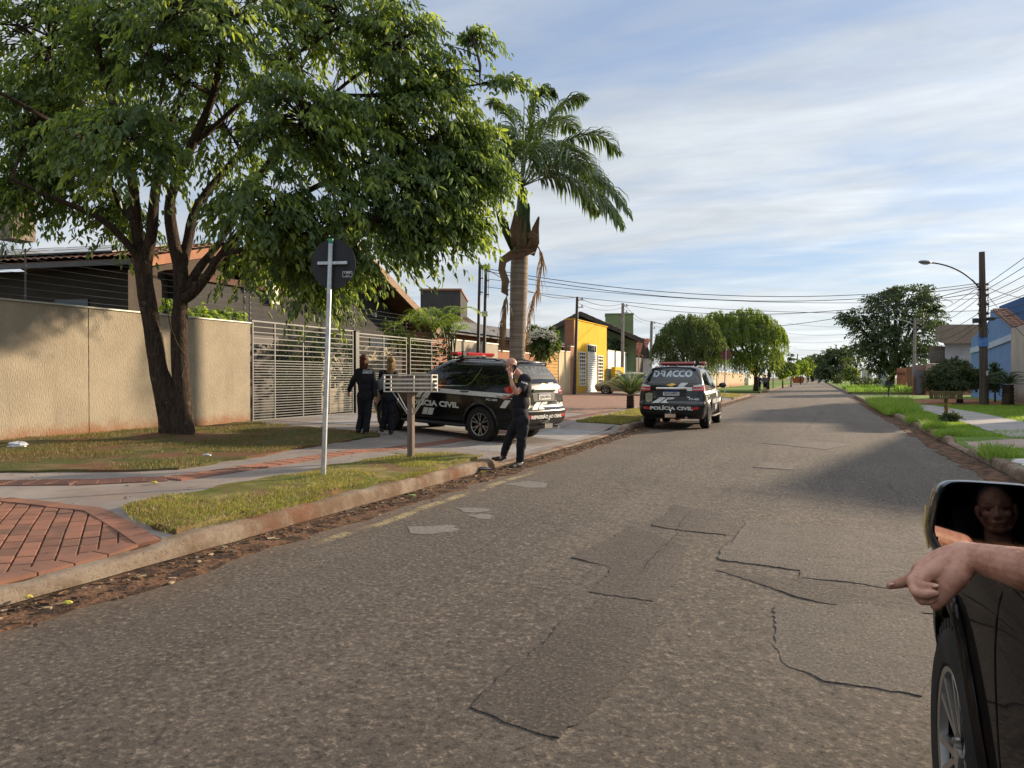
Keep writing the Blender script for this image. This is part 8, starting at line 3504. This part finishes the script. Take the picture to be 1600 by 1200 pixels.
f.cap('shirt', sh_, .066, sh_.lerp(elb, .56), .058)
f.chain('skin', [sh_.lerp(elb, .53), elb, at(1690, 908, 1.07), z4(1590, 480, 1.115), z4(1300, 410, 1.16), z4(1060, 352, 1.20), z4(960, 345, 1.21)],
        [.050, .046, .041, .0335, .0285, .0245, .0245])
# palm: a fan of bones from the wrist to the knuckles
f.chain('skin', [z4(965, 310, 1.215), z4(740, 385, 1.22), z4(500, 495, 1.225)], [.021, .021, .0165])
f.chain('skin', [z4(960, 350, 1.205), z4(720, 470, 1.20), z4(540, 560, 1.195)], [.022, .020, .014])
f.chain('skin', [z4(950, 400, 1.20), z4(760, 520, 1.195), z4(640, 560, 1.195)], [.022, .018, .010])
f.chain('skin', [z4(940, 300, 1.225), z4(700, 400, 1.235), z4(470, 540, 1.245)], [.018, .018, .0145])
# thumb, hanging
f.chain('skin', [z4(925, 430, 1.20), z4(860, 560, 1.185), z4(770, 700, 1.18), z4(690, 815, 1.18), z4(655, 880, 1.18)], [.024, .0225, .0165, .0128, .0095])
f.chain('skin', [z4(800, 520, 1.19), z4(740, 640, 1.185)], [.018, .014])
# index, straight out
f.chain('skin', [z4(480, 555, 1.245), z4(345, 615, 1.262), z4(240, 645, 1.275), z4(152, 668, 1.285)], [.0135, .0105, .0090, .0068])
# middle, ring and little finger curled back
f.chain('skin', [z4(505, 505, 1.215), z4(405, 600, 1.18), z4(395, 640, 1.17), z4(510, 675, 1.160), z4(645, 680, 1.164)], [.0125, .0090, .0085, .0078, .0062])
f.chain('skin', [z4(520, 540, 1.20), z4(415, 705, 1.160), z4(445, 752, 1.150), z4(555, 768, 1.143), z4(650, 752, 1.150)], [.0118, .0084, .0080, .0074, .0060])
f.chain('skin', [z4(545, 565, 1.195), z4(465, 795, 1.158), z4(500, 832, 1.150), z4(580, 838, 1.148), z4(640, 812, 1.153)], [.0100, .0075, .0071, .0066, .0055])
body, made = f.build(drv, {'skin': M_SKIN, 'shirt': M_CLOTHB, 'trousers': M_CLOTHN}, {'shirt': .012, 'trousers': .012}, .004)
M_NAIL = NT('nail').set((.50, .29, .22), .35, .4)
for c, d_ in ((z4(655, 672, 1.152), (z4(690, 680, 1.155) - z4(600, 690, 1.155))), (z4(172, 655, 1.276), (z4(152, 668, 1.28) - z4(240, 645, 1.27)))):
    d_ = d_.normalized()
    m = MB()
    u_ = (Zu - d_ * d_.dot(Zu)).normalized()
    s_ = d_.cross(u_)
    m.ell(c - drv.location, (.0060, .0040, .0030), 10, 6, Matrix((d_, s_, u_)).transposed())
    m.build('fingernail', M_NAIL, drv, smooth=60)
# fine hair on the forearm
r_ = np.random.default_rng(9)
vs, fs = [], []
bw = BVHTree.FromPolygons([v.co for v in body.data.vertices], [tuple(p.vertices) for p in body.data.polygons])
for k in range(900):
    t = r_.uniform(0, 1)
    c = z4(1150 + 900 * t, 375 + 130 * t, 1.18 - .10 * t)
    a = r_.uniform(-2.6, 1.2)
    dirv = (Zu * math.cos(a) + FWD * math.sin(a)).normalized()
    h = bw.ray_cast(c - drv.location + dirv * .2, -dirv)
    if h[0] is None:
        continue
    n_ = h[1]
    e = h[0] + n_ * r_.uniform(.003, .008) + (z4(1100, 380, 1.18) - z4(1400, 430, 1.14)).normalized() * r_.uniform(.004, .011) + Vector(r_.normal(0, .002, 3))
    s_ = n_.cross(Vector((1, .2, .3))).normalized() * .00035
    b = len(vs)
    vs += [h[0] - s_, h[0] + s_, e]
    fs.append((b, b + 1, b + 2))
mesh_obj('arm_hair', vs, fs, pm('arm_hair_brown', (.30, .17, .08), (.2, .11, .05), 9, .5, .4), drv)
# hair and features of the face
m = MB()
for y in (-1, 1):
    m.ell(dw(.0735, y * .033, .008), (.012, .012, .008), 12, 8)
m.build('eyes', NT('eye').set((.05, .04, .035), .3, .5), drv, smooth=60, off=drv.location)
m = MB()
for y in (-1, 1):
    m.tube([dw(.090, y * .015, .034), dw(.084, y * .035, .038), dw(.068, y * .052, .030)], [.004, .0045, .002], 6)
m.build('eyebrows', M_HAIRG, drv, smooth=60, off=drv.location)
m = MB()
m.tube([dw(.0925, -.024, -.0605), dw(.0955, 0, -.0625), dw(.0925, .024, -.0605)], .0022, 6)
m.build('mouth', NT('mouth').set((.12, .03, .03), .6, .3), drv, off=drv.location)
m = MB()
vsh, fsh = [], []
mb = MB().ell(dw(-.020, 0, .048), (.100, .081, .086), 24, 18, dM)
kp = [i for i, v in enumerate(mb.v) if True]
F2 = []
for q in mb.f:
    c = sum((Vector(mb.v[i]) for i in q), Vector()) / len(q) - dw(0, 0, 0)
    x, z = c.dot(dM.col[0]), c.dot(dM.col[2])
    if z > .040 + x * .42 or (x < -.02 and z > -.03):
        F2.append(q)
hm_ = MB()
hm_.add(mb.v, F2)
ho = hm_.build('hair', M_HAIRG, drv, smooth=60, off=drv.location)
ho.modifiers.new('thick', 'SOLIDIFY').thickness = .006
m = MB()
m.box(Vector((0, 0, 0)), (.06, .006, .05))
bg_ = m.build('badge', pm('yellow_badge_b', (.30, .27, .02), (.22, .2, .02), 9), drv)
bg_.location = HEAD + Vector((-.02, .065, -.36)) - drv.location
# ------------------------------------------------------------------ street furniture
SB = onz(504, 749, .17)
SB.z = gz(SB.x, SB.y) + .02
dS = SB.dot(FWD)
ts = at(517.5, 374, dS + .05)
sg_ = thing('road_sign', 'black back of a round road sign on a tall galvanised pole', 'road sign', SB)
m = MB()
m.tube([Vector((0, 0, -.2)), ts - SB], [.032, .030], 14)
m.build('pole', M_GALV, sg_, smooth=50)
m = MB()
e = (ts - SB).normalized()
m.tube([ts - SB - e * .06, ts - SB + e * .004], [.0335, .0335], 14)
m.build('green_cap', pm('green_paint_cap', (.03, .22, .13), (.03, .17, .10), 9, .5), sg_, smooth=50)
dc = at(520, 412, dS + .06)
nn = (-FWD * .96 - RGT * .12).normalized()
rt_ = Vector((-nn.y, nn.x, 0)).normalized()
fr_ = lambda u, v, w: tuple(dc - SB + rt_ * u + Zu * v + nn * w)
out = [(.285 * math.cos(2 * math.pi * i / 40), .33 * math.sin(2 * math.pi * i / 40)) for i in range(40)]
out = [(.30 * math.cos(2 * math.pi * i / 48), .325 * math.sin(2 * math.pi * i / 48)) for i in range(48)]
m = MB()
m.prism(out, .004, lambda u, v, w: fr_(u, v, w - .03))
do = m.build('sign_plate', pm('black_sign_back', (.010, .011, .014), (.016, .017, .02), 5, .55, .35), sg_)
m = MB()
m.box(Vector(fr_(0, .005, .0)), (.40, .03, .04), rz=math.atan2(rt_.y, rt_.x))
m.build('bracket', M_GALV, sg_, bevel=.004)
m = MB()
q = [(.125, -.175), (.255, -.175), (.255, -.10), (.125, -.10)]
cen = (.19, -.1375)
for (a, b) in zip(q, q[1:] + q[:1]):
    va = Vector(a)
    vb = Vector(b)
    d = (vb - va).normalized()
    nI = Vector((-d.y, d.x)) * .005
    m.poly([fr_(*(va), -.025), fr_(*(vb), -.025), fr_(*(vb + nI), -.025), fr_(*(va + nI), -.025)])
V, F = text_flat('V. SINAL', .04)
m.add([fr_(.14 + .10 * x, -.130 + .022 * y, -.025) for x, y in V], F)
V, F = text_flat('2019', .02)
m.add([fr_(.165 + .05 * x, -.162 + .014 * y, -.025) for x, y in V], F)
m.build('sticker', M_PRINT, do)

# ------- letter box of pale bars on a timber post
MBP = onz(642, 718, .17)
MBP.z = gz(MBP.x, MBP.y) + .03
dB = MBP.dot(FWD)
lbx = thing('letter_box', 'open letter rack of pale metal bars on a wooden post in the grass strip', 'letter box', MBP)
M_POST = pm('weathered_post', (.19, .145, .115), (.12, .09, .072), 3, .85, .2, bump=.5, bscale=14, stretch=(5, 5, .4))
h = (718 - 606) * dB / FPX
m = MB()
m.box2((-.045, -.045, -.15), (.045, .045, h - .02))
m.build('post', M_POST, lbx, bevel=.006)
M_BAR = pm('cream_bar', (.56, .52, .44), (.46, .43, .37), 7, .5, .45)
z0, z1 = (718 - 613) * dB / FPX, (718 - 587.5) * dB / FPX
hw = .39
ang = YAW - .18
Rz = Matrix.Rotation(ang, 3, 'Z')
m = MB()
dp = .15
def B_(a, b, w=.022, h_=.014):
    m.beam(Rz @ Vector(a), Rz @ Vector(b), w, h_)
for x in (-hw, hw):
    for y in (-dp, dp):
        B_((x, y, z0 - .005), (x, y, z1 + .012), .018, .018)
for y in (-dp, dp):
    B_((-hw + .009, y, z1 + .004), (hw - .009, y, z1 + .004), .018, .016)
    B_((-hw + .009, y, z0 + .002), (hw - .009, y, z0 + .002), .018, .014)
for x in (-hw, hw):
    B_((x, -dp + .009, z1 + .003), (x, dp - .009, z1 + .003), .018, .014)
B_((.10, -dp, z0), (.10, -dp, z1), .018, .017)
m.build('frame', M_BAR, lbx)
m = MB()
nb = 3
for k in range(1, nb + 1):
    z = z0 + (z1 - z0) * k / (nb + 1)
    for (a, b) in (((-hw + .01, -dp + .002, z), (.088, -dp + .002, z)), ((.112, -dp + .002, z), (hw - .01, -dp + .002, z)), ((-hw + .01, dp, z), (hw - .01, dp, z)), ((-hw, -dp + .01, z), (-hw, dp - .01, z)), ((hw, -dp + .01, z), (hw, dp - .01, z))):
        B_(a, b, .008, .026)
for k in range(7):
    y = -dp + .03 + k * (2 * dp - .06) / 6
    B_((-hw + .01, y, z0 - .003), (hw - .01, y, z0 - .003), .022, .006)
m.build('bars', M_BAR, lbx)
m = MB()
B_((-.03, -dp + .01, (z0 + z1) / 2), (.088, -dp + .01, (z0 + z1) / 2), .01, z1 - z0 - .02)
B_((-hw + .02, dp - .012, (z0 + z1) / 2), (hw - .02, dp - .012, (z0 + z1) / 2), .008, z1 - z0 - .03)
m.build('panel', M_POST, lbx)
m = MB()
for s in (-1, 1):
    for y in (-.10, .10):
        m.tube([Rz @ Vector((s * .27, y, z0 - .005)), Rz @ Vector((s * .045, y * .3, z0 - .36))], .0085, 8)
m.build('brace', M_GALV, lbx, smooth=50)

# ------- basket and letter racks on the right verge
b = onz(1478, 660, .14)
bk_ = thing('planter_basket', 'slatted timber basket on a flower twined post in the right verge', 'planter', b)
m = MB()
m.tube([(0, 0, -.1), (.01, 0, .35), (0, 0, .72)], [.055, .05, .05], 10)
m.build('post', M_POST, bk_, smooth=50)
M_SLT = pm('mossy_slat', (.13, .105, .05), (.08, .065, .035), 5, .85, .2, bump=.3)
m = MB()
Rz = Matrix.Rotation(YAW, 3, 'Z')
for x in [-.33 + .066 * k for k in range(11)]:
    m.beam(Rz @ Vector((x, -.22, .72)), Rz @ Vector((x * 1.06, -.24, .93)), .045, .014, up=(0, 1, 0))
    m.beam(Rz @ Vector((x, .22, .72)), Rz @ Vector((x * 1.06, .24, .93)), .045, .014, up=(0, 1, 0))
for y in [-.2 + .08 * k for k in range(6)]:
    for s in (-1, 1):
        m.beam(Rz @ Vector((s * .36, y, .72)), Rz @ Vector((s * .38, y, .93)), .05, .014, up=(1, 0, 0))
m.box((0, 0, .715), (.74, .46, .02), rz=YAW)
m.build('slats', M_SLT, bk_)
m = MB()
rr = random.Random(2)
for k in range(16):
    q = Vector((rr.gauss(0, .05), rr.gauss(0, .05) - .05, rr.uniform(.35, .68)))
    for j in range(6):
        a = j * 1.047
        m.ell(q + Vector((math.cos(a) * .013, -.01, math.sin(a) * .013)), (.011, .008, .011), 6, 4)
m.build('flowers', pm('orange_flower', (.62, .24, .02), (.60, .40, .03), 9, .7), bk_)
leafy('bush', 'small leafy bush at the foot of the slatted basket post', 'bush', b + Vector((.1, -.05, 0)), [(1482, 651, b.dot(FWD) - .1, .22, .16, 1), (1492, 649, b.dot(FWD) - .1, .16, .14, .8), (1474, 652, b.dot(FWD), .14, .10, .5)],
      110, .07, .03, LF_DARK, .012, seed=120, per=9, tw_len=.15, holes=-.9)
b = at(1389, 617, 45)
b.z = .14
wb = thing('litter_basket', 'dark raised wire basket on a post at the far end of the right verge', 'basket', b)
m = MB()
m.tube([(0, 0, -.1), (0, 0, .75)], .05, 8)
m.build('post', M_DARK, wb)
m = MB()
for k in range(12):
    x = -.32 + .64 * k / 11
    for y in (-.2, .2):
        m.beam(Rz @ Vector((x * .9, y * .8, .72)), Rz @ Vector((x, y, 1.12)), .02, .012, up=(0, 1, 0))
for z in (.74, .86, 1.0, 1.12):
    w_ = .30 + .02 * (z - .74) / .2
    for y in (-.19, .19):
        m.beam(Rz @ Vector((-w_, y, z)), Rz @ Vector((w_, y, z)), .015, .02)
    for s in (-1, 1):
        m.beam(Rz @ Vector((s * w_, -.19, z)), Rz @ Vector((s * w_, .19, z)), .015, .02)
m.box((0, 0, .72), (.58, .34, .02), rz=YAW)
m.build('basket', M_DARK, wb)

# ------- stop sign seen from behind
b = at(1131.5, 618, 49)
b.z = gz(b.x, b.y) - .02
st = thing('stop_sign', 'rust red back of an eight sided sign at the left corner', 'road sign', b)
t_ = at(1134.5, 545, 49) - b
m = MB()
m.tube([(0, 0, -.1), t_], .04, 10)
m.build('pole', M_GALV, st, smooth=50)
m = MB()
out = [(.40 * math.cos(R(45 * k)), .40 * math.sin(R(45 * k))) for k in range(8)]
cz = t_ - Vector((0, 0, .40))
m.prism(out, .006, lambda u, v, w: tuple(cz + RGT * u + Zu * v - FWD * (w - .05)))
m.build('sign_plate', pm('rusted_red_back', (.19, .055, .04), (.13, .05, .04), 4, .7, .3), st)
b = at(1208, 602, 88)
b.z = .1
s2 = thing('post', 'thin rusty post under the bright drooping tree', 'post', b)
m = MB()
m.tube([(0, 0, 0), (0, 0, 2.0)], .06, 8)
m.build('shaft', pm('rusty_post', (.2, .09, .05), None), s2)


# ------- litter
def crumple(name, label, c, s, mat, seed, group=None):
    rr = random.Random(seed)
    mb = MB().ell((0, 0, 0), (1, 1, 1), 14, 9)
    vs = []
    for v in mb.v:
        q = Vector(v)
        k = 1 + .5 * mnoise.noise((q.x * 2.2 + seed, q.y * 2.2, q.z * 2.2)) + .25 * mnoise.noise((q.x * 6, q.y * 6, q.z * 6 + seed))
        vs.append(Vector((q.x * s[0] * k, q.y * s[1] * k, max(q.z * s[2] * k, -s[2] * .75))))
    o = mesh_obj(name, vs, mb.f, mat, smooth=30)
    o.location = Vector(c) + Vector((0, 0, s[2] * .6))
    return tag(o, label, 'litter', group)


M_BAG = pm('white_plastic', (.62, .63, .66), (.48, .50, .55), 7, .35, .4)
q = onz(27, 703, .24)
crumple('plastic_bag', 'crumpled white plastic bag on the worn lawn by the wall', (q.x, q.y, gz(q.x, q.y) + .02), (.17, .14, .06), M_BAG, 3)
q = onz(323, 715, .2)
crumple('plastic_bag', 'small flat white scrap of plastic on the lawn right of the tree', (q.x, q.y, gz(q.x, q.y) + .02), (.09, .05, .022), M_BAG, 5)
q = onz(225, 674, .25)
crumple('fallen_leaf', 'yellow green leaf lying against the foot of the beige wall', (q.x, q.y, gz(q.x, q.y) + .02), (.06, .05, .03), pm('yellow_leaf', (.35, .32, .08), (.25, .22, .06)), 7)
q = onz(240, 758, .17)
crumple('fallen_leaf', 'yellow leaf lying on the red tactile strip', (q.x, q.y, gz(q.x, q.y) + .02), (.045, .03, .012), pm('lemon_leaf', (.5, .42, .06), (.38, .3, .05)), 8)
for k, (a, b_) in enumerate(((42, 937), (104, 946))):
    q = onz(a, b_, .02)
    crumple('fallen_leaf', ['dull yellow leaf in the gutter below the bricks', 'bright yellow green leaf at the edge of the gutter dirt'][k], (q.x, q.y, .03), (.035, .022, .010), pm('gutter_leaf', (.42, .40, .06) if k else (.45, .33, .08), (.3, .28, .05)), 9 + k)
q = onz(643, 777, .02)
crumple('fallen_leaf', 'pale green scrap of leaf in the gutter dirt', (q.x, q.y, .03), (.05, .03, .015), pm('green_scrap', (.2, .28, .08), (.15, .2, .06)), 12)
q = onz(752, 735, .02)
crumple('rag', 'dark crumpled rag lying in the gutter at the man\'s feet', (q.x, q.y, .03), (.16, .07, .03), pm('dark_rag', (.05, .05, .055), (.12, .12, .13), 9), 14)
for k, (x, y, s) in enumerate(((3.4, 12.9, .3), (3.9, 12.2, .35), (3.3, 11.7, .25))):
    crumple('plaster_lump', ['broken slab of white plaster nearest the right kerb', 'larger broken slab of white plaster on the right verge', 'small broken slab of white plaster at the right edge'][k],
            (x, y, gr(x, y) + .02), (s, s * .7, .05), pm('white_plaster', (.55, .53, .52), (.38, .36, .35), 5, .9, .2, bump=.6, bscale=12), 20 + k)

# ------- the house across the street, outside the frame, whose roof shades the road
sh = thing('house', 'single storey house on the right, out of the picture, shading the street', 'house', (13, 30, 0))
m = MB()
m.box2((10.4, 18.6, 0), (20, 32.2, 3.4))
m.build('wall', M_GREYL, sh, off=(13, 30, 0))
m = MB()
tile_roof(m, (9.9, 18.3, 3.4), (20, 18.3, 3.4), (20, 24.3, 4.8), (9.9, 24.3, 4.8), .4, .7)
tile_roof(m, (20, 32.5, 3.4), (9.9, 32.5, 3.4), (9.9, 24.3, 4.8), (20, 24.3, 4.8), .4, .7)
m.build('roof', M_CLAY, sh, off=(13, 30, 0))
m = MB()
m.add([(10.42, 18.6, 3.3), (10.42, 32.2, 3.3), (10.42, 24.3, 4.7)], [(0, 1, 2)])
m.build('gable', M_GREYL, sh, off=(13, 30, 0))
